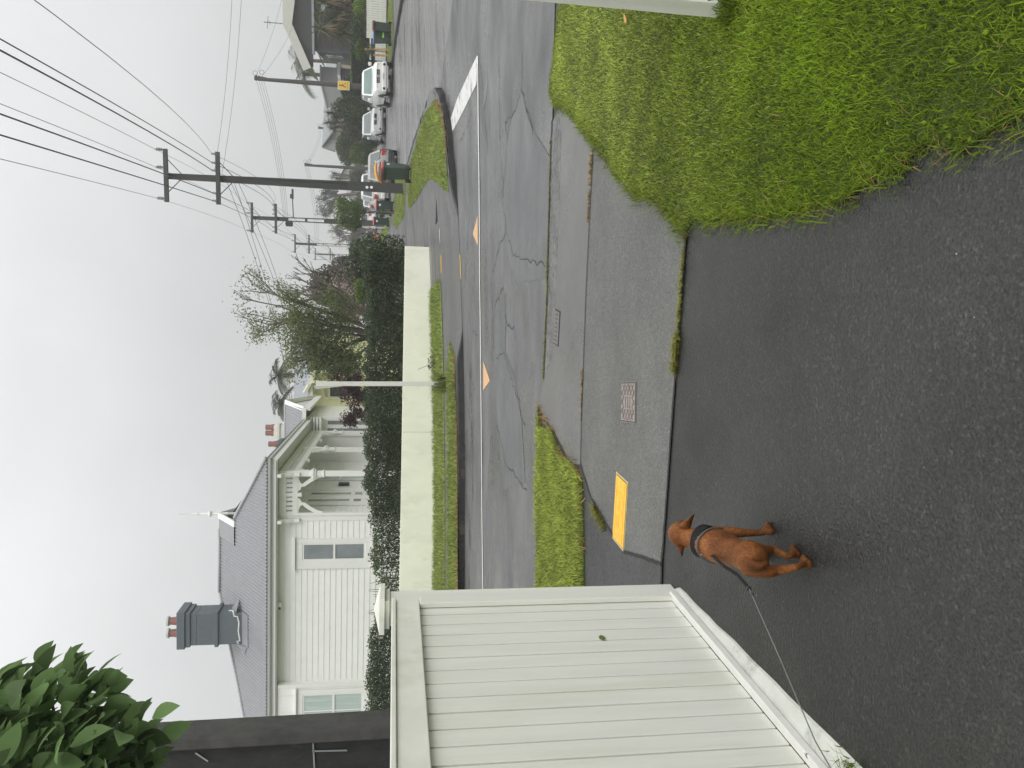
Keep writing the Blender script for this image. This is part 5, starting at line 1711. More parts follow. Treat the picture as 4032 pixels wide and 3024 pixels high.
# palms
def palm(name, label, xs, ys, d, L, nf, base, trunk, m='palm_leaf', group=None, flat=.2, dead=0):
    c = at(xs, ys, d)
    t = thing(name, label, 'palm tree', (c.x, d, base), 0, group)
    MB().tube([(c.x, d, base - .2), (c.x + .1, d, (base + c.z) / 2), (c.x, d, c.z)], [trunk * 1.2, trunk, trunk * .9], 8).build('trunk', M['bark'], t)
    B, Dr = [], []
    mb = MB()
    for k in range(nf):
        a = 2 * math.pi * k / nf + random.uniform(-.2, .2)
        el = random.uniform(-.2, 1.2)
        d0 = Vector((math.cos(a) * math.cos(el), math.sin(a) * math.cos(el), math.sin(el)))
        pts = []
        for i in range(9):
            u = i / 8
            p = c + d0 * L * u + Vector((0, 0, -.42 * L * u * u))
            pts.append(p)
        mb.tube(pts, [.016 * (1 - .8 * i / 8) for i in range(9)], 4, cap=False)
        for i in range(1, 9):
            tg = (pts[i] - pts[i - 1]).normalized()
            sd = tg.cross(Vector((0, 0, 1))).normalized()
            for sgn in (-1, 1):
                for j in range(4):
                    B.append(pts[i - 1].lerp(pts[i], j / 4)); Dr.append(tg * .6 + sd * sgn + Vector((0, 0, -.25)))
    mb.build('frond_stem', M['bark'], t)
    straps('frond', np.array(B), np.array(Dr), L * .34, .03, M[m], t, .3, 3)
palm('palm_tree', 'feathery palm behind the villas, nearer the white villa', 1105, 1590, 52, 1.15, 24, 1.5, .16)
palm('palm_tree', 'feathery palm behind the villas, beside the half-leafed tree', 1100, 1478, 50, 1.25, 24, 1.5, .16)
palm('palm_tree', 'palm with drooping fronds just left of the dark house roof', 1195, 292, 74, 2.0, 15, 3.5, .18)
palm('palm_tree', 'palm whose top shows above the dark house barge board', 1172, 236, 80, 1.9, 15, 4, .18)

def cabbage(name, label, heads, d, base, L=.75, group=None, dead=True, dirn=None, n=90, mats='strap_leaf', lw=.055):
    c0 = at(heads[0][0], heads[0][1], d)
    t = thing(name, label, 'cabbage tree', (c0.x, d, base), 0, group)
    mb = MB(); B, Dr, Bd, Dd = [], [], [], []
    rx = sum(at(h[0], h[1], d).x for h in heads) / len(heads)
    for h in heads:
        dd = d + random.uniform(-.5, .5)
        c = at(h[0], h[1], dd)
        mb.tube([(rx, d, base - .2), ((rx + c.x) / 2, d, (base + c.z) / 2 - .2), c], [.16, .11, .08], 7)
        for _ in range(n):
            v = Vector((random.gauss(0, 1), random.gauss(0, 1), random.gauss(.35, .8)))
            B.append(c); Dr.append(v)
        if dead:
            for _ in range(n // 2):
                Bd.append(c - Vector((0, 0, random.uniform(.05, .6)))); Dd.append(Vector((random.gauss(0, .6), random.gauss(0, .6), -1)))
    mb.build('trunk', M['bark'], t)
    straps('crown', np.array(B), np.array(Dr), L, lw, M[mats], t, .35, 3, (.5, 1.5))
    if dead: straps('dead_skirt', np.array(Bd), np.array(Dd), L * .9, lw, M['dead_leaf'], t, .1, 3)
cabbage('cabbage_tree', 'clump of spiky cabbage trees with brown skirts behind the picket fence', [(1268, 50), (1280, 100), (1262, 112), (1322, 140), (1300, 30), (1350, 60), (1345, 100), (1310, 75), (1372, 45), (1378, 90), (1360, 125), (1275, 5), (1330, 8), (1375, -10)], 50., 2.2, 1.0, n=80, lw=.075)
cabbage('cabbage_tree', 'dark spiky cabbage tree above the tall hedge behind the white cars', [(1302, 445), (1296, 482), (1322, 462), (1310, 505)], 62., 3.2, .9, dead=False, mats='olive_leaf')
cabbage('dragon_tree', 'small round headed dragon tree with forked bare branches in the distance', [(1318, 690), (1308, 700), (1325, 705), (1312, 682)], 108., 5., 1.0, dead=False, mats='olive_leaf', n=60)

# hedges, bushes and trees up the street
bush('evergreen_tree', 'tall dark green hedge tree behind the pole with the yellow sign', 'tree', 1335, 1470, 290, 425, 60, 8000, .17, .09, M['dark_leaf'], 21, .12, trunk=.2)
bush('evergreen_tree', 'dark green tree directly behind the white pickup', 'tree', 1318, 1478, 380, 480, 57, 6500, .17, .09, M['mid_leaf'], 22, .14, trunk=.2)
bush('bush', 'olive green spreading bush behind the silver car', 'bush', 1345, 1470, 450, 560, 58, 5500, .15, .08, M['olive_leaf'], 23, .18)
bush('clipped_bush', 'smooth domed clipped bush above the parked wagon', 'bush', 1320, 1412, 515, 652, 66, 8000, .12, .07, M['mid_leaf'], 24, .05, tint=(.7, 1.4))
bush('bush', 'round leafy bush below the clipped dome, behind the parked wagon', 'bush', 1378, 1478, 560, 655, 60, 5000, .13, .07, M['bright_leaf'], 25, .14)
bush('bush', 'low dark shrub between the silver car and the parked wagon', 'bush', 1430, 1500, 505, 590, 56, 2600, .13, .07, M['dark_leaf'], 26, .2)
bush('bush', 'hazy green bush in the distance behind the white boxy car', 'bush', 1372, 1440, 655, 745, 92, 3000, .2, .12, M['olive_leaf'], 27, .2)
bush('bush', 'hazy green bush up the street, left of the tall pole', 'bush', 1395, 1470, 742, 860, 88, 3600, .2, .12, M['olive_leaf'], 28, .2)
bush('bush', 'hazy pale green bush beyond the last parked cars', 'bush', 1378, 1462, 895, 1010, 100, 3600, .2, .12, M['olive_leaf'], 29, .22)
pn = thing('pine_tree', 'distant dark pine with ragged layered crown above the street', 'tree', tuple(at(1400, 800, 120).xy) + (5.,))
mb = MB(); tips = []
pb_c = at(1330, 770, 120); bp_ = at(1440, 760, 120)
for (vx, vy) in [(1262, 800), (1275, 770), (1270, 830), (1290, 760), (1300, 845), (1290, 815), (1285, 785), (1310, 760), (1305, 800), (1280, 845), (1320, 755)]:
    tgt = at(vx, vy, 120 + random.uniform(-1, 1)); v = tgt - pb_c
    limb(mb, pb_c, v, v.length * .75, .1, 1, tips, .5, (3, 4), .1, .5)
mb.tube([bp_, pb_c], [.3, .22], 7)
mb.build('trunk', M['bark'], pn)
leaves('crown', [q + Vector((random.gauss(0, .32), random.gauss(0, .32), random.gauss(0, .25))) for q, d_ in tips for _ in range(30)], .34, .1, M['dark_leaf'], pn, (.5, 1.3), up=.4)
bt = thing('tree', 'distant bare purplish grey tree beside the far parked cars', 'tree', tuple(at(1430, 930, 92).xy) + (4.,))
mb = MB(); tips = []
b0 = at(1455, 915, 92)
for (vx, vy) in [(1320, 950), (1330, 905), (1350, 890), (1335, 930), (1380, 965), (1360, 945), (1390, 895)]:
    v = at(vx, vy, 92 + random.uniform(-1, 1)) - b0
    limb(mb, b0, v, v.length * .6, .1, 3, tips, .5, (3, 4), .1, .55, gn=4)
mb.build('trunk', M['barkpale'], bt)
leaves('twigs', [q + Vector((random.gauss(0, .15), random.gauss(0, .15), random.gauss(0, .15))) for q, d_ in tips for _ in range(3)], .3, .05, M['twig'], bt, (.8, 2.0))
for (x0, x1, y0, y1, d, m_, lab) in ((1385, 1450, 1010, 1060, 110, 'olive_leaf', 'distant olive tree under the farthest power poles'),):
    bush('tree', lab, 'tree', x0, x1, y0, y1, d, 2600, .25, .14, M[m_], 33, .2, trunk=.2)
for k, (x0, x1, y0, y1, d) in enumerate(((1420, 1470, 985, 1030, 150), (1415, 1465, 940, 990, 170), (1400, 1455, 690, 760, 160), (1400, 1450, 800, 870, 175))):
    bush('tree', ['faint far tree below the blue street sign', 'faint far tree above the last parked car', 'faint far tree behind the dragon tree', 'faint far tree below the pine'][k], 'tree', x0, x1, y0, y1, d, 1600, .4, .22, M['dark_leaf'], 40 + k, .2, trunk=.25)
# round-headed street tree on the berm
rt = thing('street_tree', 'small round headed street tree on the berm in front of the wheelie bins', 'tree', tuple(gpf(1553, 838)) + (far_z(*gpf(1553, 838)),))
tb = Vector(tuple(gpf(1553, 838)) + (0,)); tb.z = far_z(tb.x, tb.y); td = tb.y
mb = MB(); tips = []
sp_ = at(1447, 836, td)
mb.tube([tb, at(1500, 832, td), sp_], [.07, .055, .05], 8)
for (vx, vy) in [(1350, 800), (1345, 860), (1370, 895), (1340, 830), (1390, 800), (1400, 870), (1380, 840), (1420, 850)]:
    v = at(vx, vy, td + random.uniform(-.6, .6)) - sp_
    limb(mb, sp_, v, v.length * .7, .03, 2, tips, .5, (2, 3), .05, .5)
mb.build('trunk', M['barkpale'], rt)
cc = at(1375, 845, td); w = 60 / FPX * td
P = np.concatenate([cloud(cc, (w, w, w * .85), 3600, 51, .22, .3), cloud(at(1345, 800, td), (w * .5, w * .5, w * .45), 700, 52, .2, .3), cloud(at(1400, 885, td), (w * .5, w * .5, w * .4), 700, 53, .2, .3), cloud(at(1500, 825, td), (.16, .16, .22), 110, 54), cloud(at(1505, 850, td), (.1, .1, .15), 60, 55)])
leaves('crown', P, .12, .065, M['bright_leaf'], rt, (.5, 1.5), up=.3)

# clipped hedge on the right with fresh lime top
ch_ = thing('clipped_hedge', 'square clipped hedge with fresh lime green top between the pickup and picket fence', 'hedge', tuple(at(1500, 200, 51).xy) + (2.,))
p0, p1 = at(1386, 312, 51.5), at(1386, 90, 49.5)
zt_ = p0.z
C = []
for _ in range(15000):
    u = random.random()
    f = random.random()
    x = p0.x + (p1.x - p0.x) * u; y = p0.y + (p1.y - p0.y) * u
    z0 = ground_z(x, y)
    if f < .5: C.append((x + random.gauss(0, .03), y + random.gauss(0, .05), z0 + (zt_ - z0) * random.random()))
    elif f < .8: C.append((x, y + 1.4 * random.random(), zt_ + random.gauss(-.05, .05)))
    else: C.append((p0.x + random.gauss(0, .05), p0.y + 1.4 * random.random(), z0 + (zt_ - z0) * random.random()))
leaves('foliage', C, .10, .055, M['dark_leaf'], ch_, (.6, 1.5))
C = [(p0.x + (p1.x - p0.x) * random.random(), p0.y - .05 + random.random() * 1.4, zt_ + random.gauss(.03, .05)) for _ in range(2600)]
leaves('new_growth', C, .09, .05, M['lime_leaf'], ch_, (.7, 1.4), up=.5)
MB().box(p0.x + .1, p1.x, p0.y + .25, p0.y + 1.1, 1.8, zt_ - .15, fn=lambda a, b, c: (a, b - (a - p0.x) * .3, c)).build('branches', M['bark'], ch_)
bush('bush', 'bright yellow green shrub against the picket fence by the cabbage trees', 'bush', 1392, 1445, -20, 62, 48, 2200, .1, .06, M['lime_leaf'], 61, .2)
bush('bush', 'bright green drooping shrub behind the staked sapling', 'bush', 1396, 1440, 160, 232, 48, 2200, .1, .05, M['bright_leaf'], 62, .2)
bush('bush', 'green strappy undergrowth below the cabbage trees', 'bush', 1375, 1442, 62, 165, 48.2, 2600, .16, .04, M['mid_leaf'], 63, .2)

# staked saplings
def sapling(name, label, stakes, crown, d, m, sm, n=500):
    c = at((crown[0] + crown[1]) / 2, (crown[2] + crown[3]) / 2, d)
    gz = ground_z(c.x, d) + .1
    t = thing(name, label, 'sapling', (c.x, d, gz))
    if n:
        w = (crown[3] - crown[2]) / FPX * d / 2; rz = (crown[1] - crown[0]) / FPX * d / 2
        leaves('crown', cloud(c, (w, w, rz), n, 71, .25, .1), .10, .05, M[m], t, (.5, 1.5))
        MB().tube([(c.x, d, gz), (c.x + .03, d, c.z), (c.x, d, c.z + rz * .6)], [.025, .018, .008], 6).build('trunk', M['bark'], t)
    for (xt, xb, ys_, wd, mm) in stakes:
        a, b = at(xb, ys_, d - .1), at(xt, ys_ + (0 if xb - xt < 100 else -4), d - .1)
        MB().bar(a - Vector((0, 0, .15)), b, wd, wd, up=(0, 1, 0)).build('stake', M[mm], t)
    return t
sapling('sapling', 'leafy sapling tied between two orange timber stakes on the right berm', [(1436, 1528, 194, .08, 'stake'), (1470, 1524, 217, .08, 'stake')], (1438, 1478, 172, 228), 46., 'mid_leaf', 'stake', 420)
sapling('sapling', 'thin sapling with two yellow timber stakes on the far berm', [(1428, 1497, 940, .11, 'stake'), (1431, 1482, 972, .09, 'stake')], (1440, 1476, 945, 968), 60., 'mid_leaf', 'stake', 220)
sapling('sapling', 'thin sapling tied to a tall pale stake beside the blue lidded bins', [(1401, 1515, 897, .07, 'palestake')], (1425, 1480, 890, 915), 54., 'twig', 'palestake', 60)

# big-leaved tree overhanging top of frame on the left
bl = thing('tree', 'large leaved tree overhanging the black pole in the near left corner', 'tree', (-2.75, 3.6, 0))
mb = MB(); tips = []
mb.tube([(-2.75, 3.6, -.1), (-2.7, 3.6, 1.2), (-2.45, 3.6, 2.2)], [.09, .075, .05], 10)
Cn, Dn = [], []
for (vx, vy, d) in [(a_ - 55, b_ + 30, c__) for a_, b_, c__ in [(60, 2800, 3.5), (150, 2720, 3.6), (260, 2740, 3.4), (330, 2700, 3.7), (400, 2720, 3.6), (380, 2800, 3.4), (440, 2850, 3.5), (300, 2850, 3.3), (180, 2850, 3.4), (60, 2900, 3.2), (200, 2950, 3.2), (350, 2950, 3.2), (480, 2930, 3.5), (530, 2930, 3.6), (560, 2975, 3.5), (520, 3010, 3.3), (420, 3040, 3.2), (250, 3060, 3.1), (80, 3040, 3.1), (-60, 2850, 3.4), (-80, 2980, 3.2), (0, 2740, 3.6), (560, 3060, 3.4), (120, 2780, 3.5), (-150, 2900, 3.4), (300, 3160, 3.2), (0, 3160, 3.2), (470, 2990, 3.3), (130, 2990, 3.3)]]:
    tgt = at(vx, vy, d)
    st_ = Vector((-2.45, 3.6, 2.2)) + Vector((0, 0, random.uniform(-.2, .5)))
    mb.tube([st_, st_.lerp(tgt, .5) + Vector((0, 0, .12)), tgt], [.02, .013, .006], 5, cap=False)
    out_ = (tgt - st_).normalized()
    for _ in range(17):
        c_ = tgt + Vector((random.gauss(0, .065), random.gauss(0, .09), random.gauss(0, .065)))
        if random.random() < .1 and c_.z < 1.9: continue
        Cn.append(c_)
        Dn.append(out_ * .55 + Vector((random.gauss(.1, .6), random.gauss(0, .6), random.gauss(-.5, .4))))
mb.build('trunk', M['bark'], bl)
# each leaf: a curved, pointed blade with a folded midrib
def big_leaves(name, C, D_, L, W, m, parent):
    C = np.array(C, float); d = unit(np.array(D_, float)); n = len(C)
    up = np.tile([[0, 0, 1.]], (n, 1)) + rng.normal(size=(n, 3)) * .45
    sd = unit(np.cross(d, up)); nn = np.cross(sd, d)
    l = L * rng.uniform(.65, 1.2, (n, 1))
    ws = [0.08, .72, 1., .96, .62, .04]
    rows = []
    for k, w in enumerate(ws):
        t = k / (len(ws) - 1)
        p = C + d * l * t - nn * l * .28 * t * t
        hw2 = sd * W * l / L * w * .5
        lift = nn * W * w * .13
        rows += [p - hw2 + lift, p, p + hw2 + lift]
    V = np.stack(rows, 1).reshape(-1, 3)
    i = np.arange(n)[:, None] * (3 * len(ws))
    F = []
    for k in range(len(ws) - 1):
        F.append(i + [3 * k, 3 * k + 1, 3 * k + 4, 3 * k + 3]); F.append(i + [3 * k + 1, 3 * k + 2, 3 * k + 5, 3 * k + 4])
    F = np.concatenate(F, 0)
    t = np.tile(rng.uniform(.4, 1.7, n), 2 * (len(ws) - 1))
    return mesh_np(name, V, F, m, parent, t, smooth=True)
big_leaves('crown', Cn, Dn, .135, .082, M['big_leaf'], bl)
# ------------------------------------------------------------------ power poles and lines
LINE = math.atan2(4.1, 24.)                         # the pole line leans this far right of straight ahead
CA = Vector((math.cos(LINE), -math.sin(LINE), 0))   # crossarm direction
HV = (.99, .31, -.89)
LV = (.94, .60, .30, -.58, -.88)
def crossarm_pole(name, label, x, y, ztop, drop, w0, w1, open_from=None, lamp=False, hv=HV, lv=LV, group=None, arm=2.05):
    z0 = far_z(x, y) if y < 60 else ground_z(x, y)
    Hh = ztop - z0
    t = thing(name, label, 'power pole', (x, y, z0), -LINE, group)
    # local axes: x along the crossarm, y along the line
    F = lambda a, b, c: Vector((x, y, 0)) + CA * a + Vector((CA.y * -1, CA.x, 0)) * b + Vector((0, 0, z0 + c))
    mb = MB()
    def ring(z, s):
        w = w0 + (w1 - w0) * z / Hh
        return w
    fl = .22
    def slab(a0, a1, b0, b1, za, zb):
        wa, wb = ring(za, 0), ring(zb, 0)
        mb.hexa([F(a0 * wa, b0 * wa, za), F(a1 * wa, b0 * wa, za), F(a1 * wa, b1 * wa, za), F(a0 * wa, b1 * wa, za),
                 F(a0 * wb, b0 * wb, zb), F(a1 * wb, b0 * wb, zb), F(a1 * wb, b1 * wb, zb), F(a0 * wb, b1 * wb, zb)])
    top_solid = Hh - drop - .9
    slab(-.5, .5, -.4, .4, -.5, 2.3)
    slab(-.5, .5, -.4, .4, top_solid, Hh)
    slab(-.5, -.5 + fl, -.4, .4, 2.3, top_solid); slab(.5 - fl, .5, -.4, .4, 2.3, top_solid)
    if open_from is None:
        slab(-.5 + fl, .5 - fl, -.28, .28, 2.3, top_solid)
    else:
        slab(-.5 + fl, .5 - fl, -.28, .28, 2.3, open_from)
        z = open_from + 1.15
        while z < top_solid - .2:
            slab(-.5 + fl, .5 - fl, -.28, .28, z, z + .16); z += 1.3
    mb.build('pole', M['pole'], t)
    ends = {}
    for nm, zz, offs in (('hv', Hh - .08, hv), ('lv', Hh - .08 - drop, lv)):
        am = MB().bar(F(-arm / 2, -.23, zz), F(arm / 2, -.23, zz), .12, .16)
        for s_ in (-1, 1):
            am.bar(F(s_ * .62, -.23, zz - .08), F(s_ * .08, -.23, zz - .6), .03, .03)
        a = am.build('crossarm', M['arm'], t)
        for o in offs:
            ins = MB()
            if nm == 'hv': ins.lathe([(.03, .08), (.035, .12), (.07, .14), (.035, .17), (.075, .2), (.035, .23), (.075, .26), (.035, .29), (.07, .32), (.04, .36), (.02, .4)], tuple(F(o, -.23, zz)), 8)
            else: ins.lathe([(.02, .08), (.03, .11), (.055, .13), (.03, .17), (.05, .2), (.03, .24)], tuple(F(o, -.23, zz)), 8)
            ins.build('insulator', M['porcelain'], a)
        ends[nm] = [F(o, -.23, zz + (.38 if nm == 'hv' else .22)) for o in offs]
    if lamp:
        l = MB().tube([F(.1, 0, Hh - drop - 1.25), F(1.55, -.1, Hh - drop - 1.2)], .035, 6).build('lamp_arm', M['arm'], t)
        MB().box(1.4, 2.1, -.14, .14, Hh - drop - 1.26, Hh - drop - 1.14, fn=lambda a, b, c: F(a, b, c)).box(1.45, 1.75, -.1, .1, Hh - drop - 1.14, Hh - drop - 1.03, fn=lambda a, b, c: F(a, b, c)).build('lamp_head', M['arm'], l, bevel=.03)
        MB().lathe([(.12, -.25), (.2, -.2), (.2, .2), (.12, .25)], tuple(F(-.3, 0, Hh - drop - .95)), 9).build('cable_joint', M['black'], t)
    return t, ends, F
def pole_top(xs, ys, d): return at(xs, ys, d)
GP_ = 'concrete crossarm poles along the side street'
p1t = at(652, 693, 32.5)
P1, E1_, F1 = crossarm_pole('power_pole', 'tallest nearest crossarm pole, with two white discs, on the grass corner', p1t.x, 32.5, p1t.z, 1.97, .40, .22, group=GP_)
b1 = Vector((p1t.x, 32.5, 0))
# white reflector discs on its face
for vx in (1445, 1463):
    q = at(vx, 738, 32.28)
    MB().lathe([(.055, -.012), (.06, 0), (.055, .01)], (q.x, q.y - .02, q.z), 14, axis='y').build('reflector', M['disc'], P1)
p2t = at(990, 857, 56.)
P2, E2_, F2 = crossarm_pole('power_pole', 'second crossarm pole, with the street lamp arm, behind the round street tree', p2t.x, 56., p2t.z, 1.6, .42, .24, 4.2, True, group=GP_)
p3t = at(1160, 959, 88.)
P3, E3_, F3 = crossarm_pole('power_pole', 'third crossarm pole just left of the pale lamp post', p3t.x, 88., p3t.z, 1.5, .42, .24, 3.5, group=GP_)
p4t = at(1240, 1000, 135.)
P4, E4_, F4 = crossarm_pole('power_pole', 'fourth crossarm pole behind the bare tree branches', p4t.x, 135., p4t.z, 2.5, .42, .24, 3.5, group=GP_)
p5t = at(1308, 1016, 195.)
P5, E5_, F5 = crossarm_pole('power_pole', 'farthest crossarm pole, lowest in the row', p5t.x, 195., p5t.z, 1.6, .42, .24, 3.5, group=GP_)
# the pole behind the viewer that carries the wires out over the top of the picture
D10 = Vector((math.sin(LINE), math.cos(LINE), 0)) * 44
E0_ = {k: [e + Vector((0, 0, -.9)) - D10 for e in v] for k, v in E1_.items()}

def wire(label, a, b, sag, r, m='wire', group=None, seg=16):
    a, b = Vector(a), Vector(b)
    pts = [a.lerp(b, i / seg) - Vector((0, 0, sag * 4 * (i / seg) * (1 - i / seg))) for i in range(seg + 1)]
    mb = MB()
    mb.v = [tuple(p) for p in []]
    mb.tube(pts, r, 5)
    return tag(mb.build('power_line', M[m]), label, 'power line', group)
sides = {.99: 'right end', .31: 'inner right', -.89: 'left end'}
sides5 = {.94: 'right end', .60: 'second from right', .30: 'inner right', -.58: 'inner left', -.88: 'left end'}
for i, o in enumerate(HV):
    wire('thin wire from the %s of the top arm of the tallest pole, rising overhead' % sides[o], E1_['hv'][i], E0_['hv'][i], .5, .009, 'wirel', 'wires from the tallest pole overhead')
    wire('thin wire on the %s of the top arms between the tallest and second poles' % sides[o], E1_['hv'][i], E2_['hv'][i], .35, .007, 'wirel', 'wires between the tallest and second poles')
    wire('thin top wire between the second and third poles, %s' % sides[o], E2_['hv'][i], E3_['hv'][i], .4, .008, 'wirel', 'wires beyond the second pole')
    wire('faint top wire between the third and fourth poles, %s' % sides[o], E3_['hv'][i], E4_['hv'][i], .5, .009, 'wirel', 'wires beyond the third pole')
for i, o in enumerate(LV):
    thick = (.008, .013, .017, .016, .016)[i]
    wire('cable from the lower arm of the tallest pole at its %s, rising overhead' % sides5[o], E1_['lv'][i], E0_['lv'][i], (1.5, .5, .75, .45, .3)[i], thick, 'wire', 'wires from the tallest pole overhead')
    wire('cable on the %s of the lower arms between the tallest and second poles' % sides5[o], E1_['lv'][i], E2_['lv'][i], (1.0, .9, .9, .35, .3)[i], .012 if i else .008, 'wire', 'wires between the tallest and second poles')
    wire('lower cable between the second and third poles, %s' % sides5[o], E2_['lv'][i], E3_['lv'][i], .6, .012, 'wire', 'wires beyond the second pole')
    wire('faint lower cable between the third and fourth poles, %s' % sides5[o], E3_['lv'][i], E4_['lv'][i], .7, .012, 'wirel', 'wires beyond the third pole')
# service drops to the villa
zl = E1_['lv'][0].z
for k in range(2):
    wire('one of two close service wires from the tallest pole down to the white villa gable', F1(-.12 + .1 * k, -.1, p1t.z - ground_z(p1t.x, 32.5) - 2.5 - .25 * k), br + Vector((.1 * k, 0, .12 * k)), .25, .010, 'wirel', 'service wires to the white villa')
h2b = at(1178, 1420, 42)
for k in range(2):
    wire('one of two close service wires from the tallest pole down to the cream villa', F1(-.15 + .1 * k, 0, p1t.z - ground_z(p1t.x, 32.5) - 2.65 - .25 * k), h2b + Vector((.15 * k, 0, .1)), .3, .010, 'wirel', 'service wires to the cream villa')
# wires running off to the right
for k, (vx, vy) in enumerate(((918, -120), (956, -120))):
    wire(['upper of the two wires leaving the tallest pole towards the right edge', 'lower of the two wires leaving the tallest pole towards the right edge'][k], F1(.25, -.2, p1t.z - ground_z(p1t.x, 32.5) - 2.05 - .3 * k), at(vx, vy, 27.), .12, .007, 'wirel', 'wires off to the right')

# wooden poles on the other side
def timber_pole(label, xt, yt, d, w0, w1, group='plain timber poles on the right of the street'):
    a = at(xt, yt, d); z0 = ground_z(a.x, d)
    t = thing('power_pole', label, 'power pole', (a.x, d, z0), 0, group)
    MB().tube([(a.x, d, z0 - .3), (a.x, d, (z0 + a.z) / 2), (a.x, d, a.z)], [w0, (w0 + w1) / 2, w1], 10).build('pole', M['polewood'], t, sharp=50)
    mb = MB()
    for k in range(4):
        mb.lathe([(.02, -.06), (.045, -.04), (.03, 0), (.045, .04), (.02, .06)], (a.x + w1 + .06, d - .12 + .08 * k, a.z - .12 - .17 * k), 7)
    mb.bar((a.x + w1, d - .1, a.z), (a.x + w1 + .05, d + .15, a.z - .7), .06, .06)
    mb.build('insulator', M['arm'], t)
    mb = MB()
    for c in ((.22, -.05), (.30, -.45)):
        n_ = 14
        mb.tube([(a.x + w1 + c[0] + .14 * math.cos(2 * math.pi * i / n_), d - .1, a.z + c[1] + .14 * math.sin(2 * math.pi * i / n_)) for i in range(n_ + 1)], .012, 4, cap=False)
    mb.build('cable_loop', M['wire'], t)
    return t, a
R1, r1t = timber_pole('timber pole carrying the yellow picture sign behind the white pickup', 1002, 310, 50., .20, .10)
R2, r2t = timber_pole('timber pole rising behind the white boxy car', 1199, 650, 75., .19, .10)
R3, r3t = timber_pole('short-looking distant timber pole above the cabbage tree by the brown gable', 1253, 504, 110., .2, .12)
for k in range(4):
    wire('one of four parallel wires crossing from the yellow sign pole to the second pole', r1t + Vector((-.05, 0, -.1 - .15 * k)), F2(.1, 0, p2t.z - ground_z(p2t.x, 56) - 2.3 - .1 * k), .25, .009, 'wirel', 'four wires crossing the street')
for k, (vx, vy) in enumerate(((1118, -40), (1150, 112))):
    wire(['wire from the yellow sign pole along to the right edge above the dark house', 'wire from the yellow sign pole down to the dark house gable'][k], r1t + Vector((.2, 0, -.1 - .35 * k)), at(vx, vy, 53. if k == 0 else 56.), .15, .008, 'wirel', 'wires to the dark house')
for k in range(3):
    wire('faint wire crossing from the pole behind the boxy car to the third pole', r2t + Vector((0, 0, -.15 * k)), F3(0, 0, p3t.z - ground_z(p3t.x, 88) - 2.2 - .2 * k), .3, .010, 'wirel', 'faint wires crossing farther up the street')
for k in range(2):
    wire('one of two faint wires between the two farther timber poles on the right', r2t + Vector((.1, 0, -.1 - .2 * k)), r3t + Vector((0, 0, -.1 - .2 * k)), .4, .010, 'wirel', 'faint wires between timber poles')
# yellow picture sign on the first timber pole
c = at(1353, 336, 49.7)
sw, sh_ = .255, .335
S_ = lambda a, b, c_: Vector((c.x + a, c.y - .0 + c_, c.z + b))
S2_ = lambda a, b, c_: S_(a * .69, b * .66, c_)
sg = thing('warning_sign', 'yellow sign with a dark figure of a child at play on the timber pole', 'sign', tuple(c))
MB().box(-sw - .03, sw + .03, 0, .02, -sh_ - .03, sh_ + .03, fn=lambda a, b, d: S_(a, d, b)).build('sign_border', M['creamtrim'], sg)
MB().box(-sw, sw, -.004, -.001, -sh_, sh_, fn=lambda a, b, d: S_(a, d, b)).build('sign_face', M['signyel'], sg)
mb = MB()
dot = lambda x, z, r: mb.prism([(x + r * math.cos(k * .63), z + r * math.sin(k * .63)) for k in range(10)], lambda a, b, d: S2_(a, b, d), -.008, -.0045)
dot(-.02, .33, .085)
mb.prism([(-.02, .24), (.07, .2), (.09, .06), (.0, .02), (-.04, .14)], lambda a, b, d: S2_(a, b, d), -.0085, -.0045)
mb.prism([(.04, .08), (-.14, -.16), (-.2, -.12), (-.05, .1)], lambda a, b, d: S2_(a, b, d), -.009, -.0045)
mb.prism([(-.04, .18), (-.13, .1), (-.12, .03), (-.08, .04), (-.06, .1)], lambda a, b, d: S2_(a, b, d), -.0095, -.0045)
mb.prism([(-.13, -.13), (-.22, -.19), (-.14, -.24), (-.08, -.2)], lambda a, b, d: S2_(a, b, d), -.01, -.0045)
dot(.16, -.16, .06)
mb.prism([(.05, .0), (.14, -.12), (.15, -.1), (.06, .02)], lambda a, b, d: S2_(a, b, d), -.0105, -.0045)
mb.build('pictogram', M['signbrn'], sg)
tm = xform(text_mb('SLOW DOWN', .085, .003), lambda a, b, d: S_(a, b - .25, -.0075 - d))
tm.build('lettering', M['signbrn'], sg)

# pale street lamp post with blue name blade
lp_ = at(1440, 973, 70.); lt = at(1252, 966, 70.)
z0 = ground_z(lp_.x, 70)
t = thing('street_sign', 'tall pale post with a blue street name blade above the hedge end', 'street sign', (lp_.x, 70, z0))
MB().tube([(lp_.x, 70, z0), (lt.x, 70, lt.z)], [.11, .06], 8).build('post', M['palestake'], t, sharp=50)
q0, q1 = at(1383, 994, 69.8), at(1378, 965, 69.8)
MB().box(q0.x, q1.x, 69.78, 69.82, q0.z - .01, q0.z + .14).build('name_blade', M['bluesign'], t)

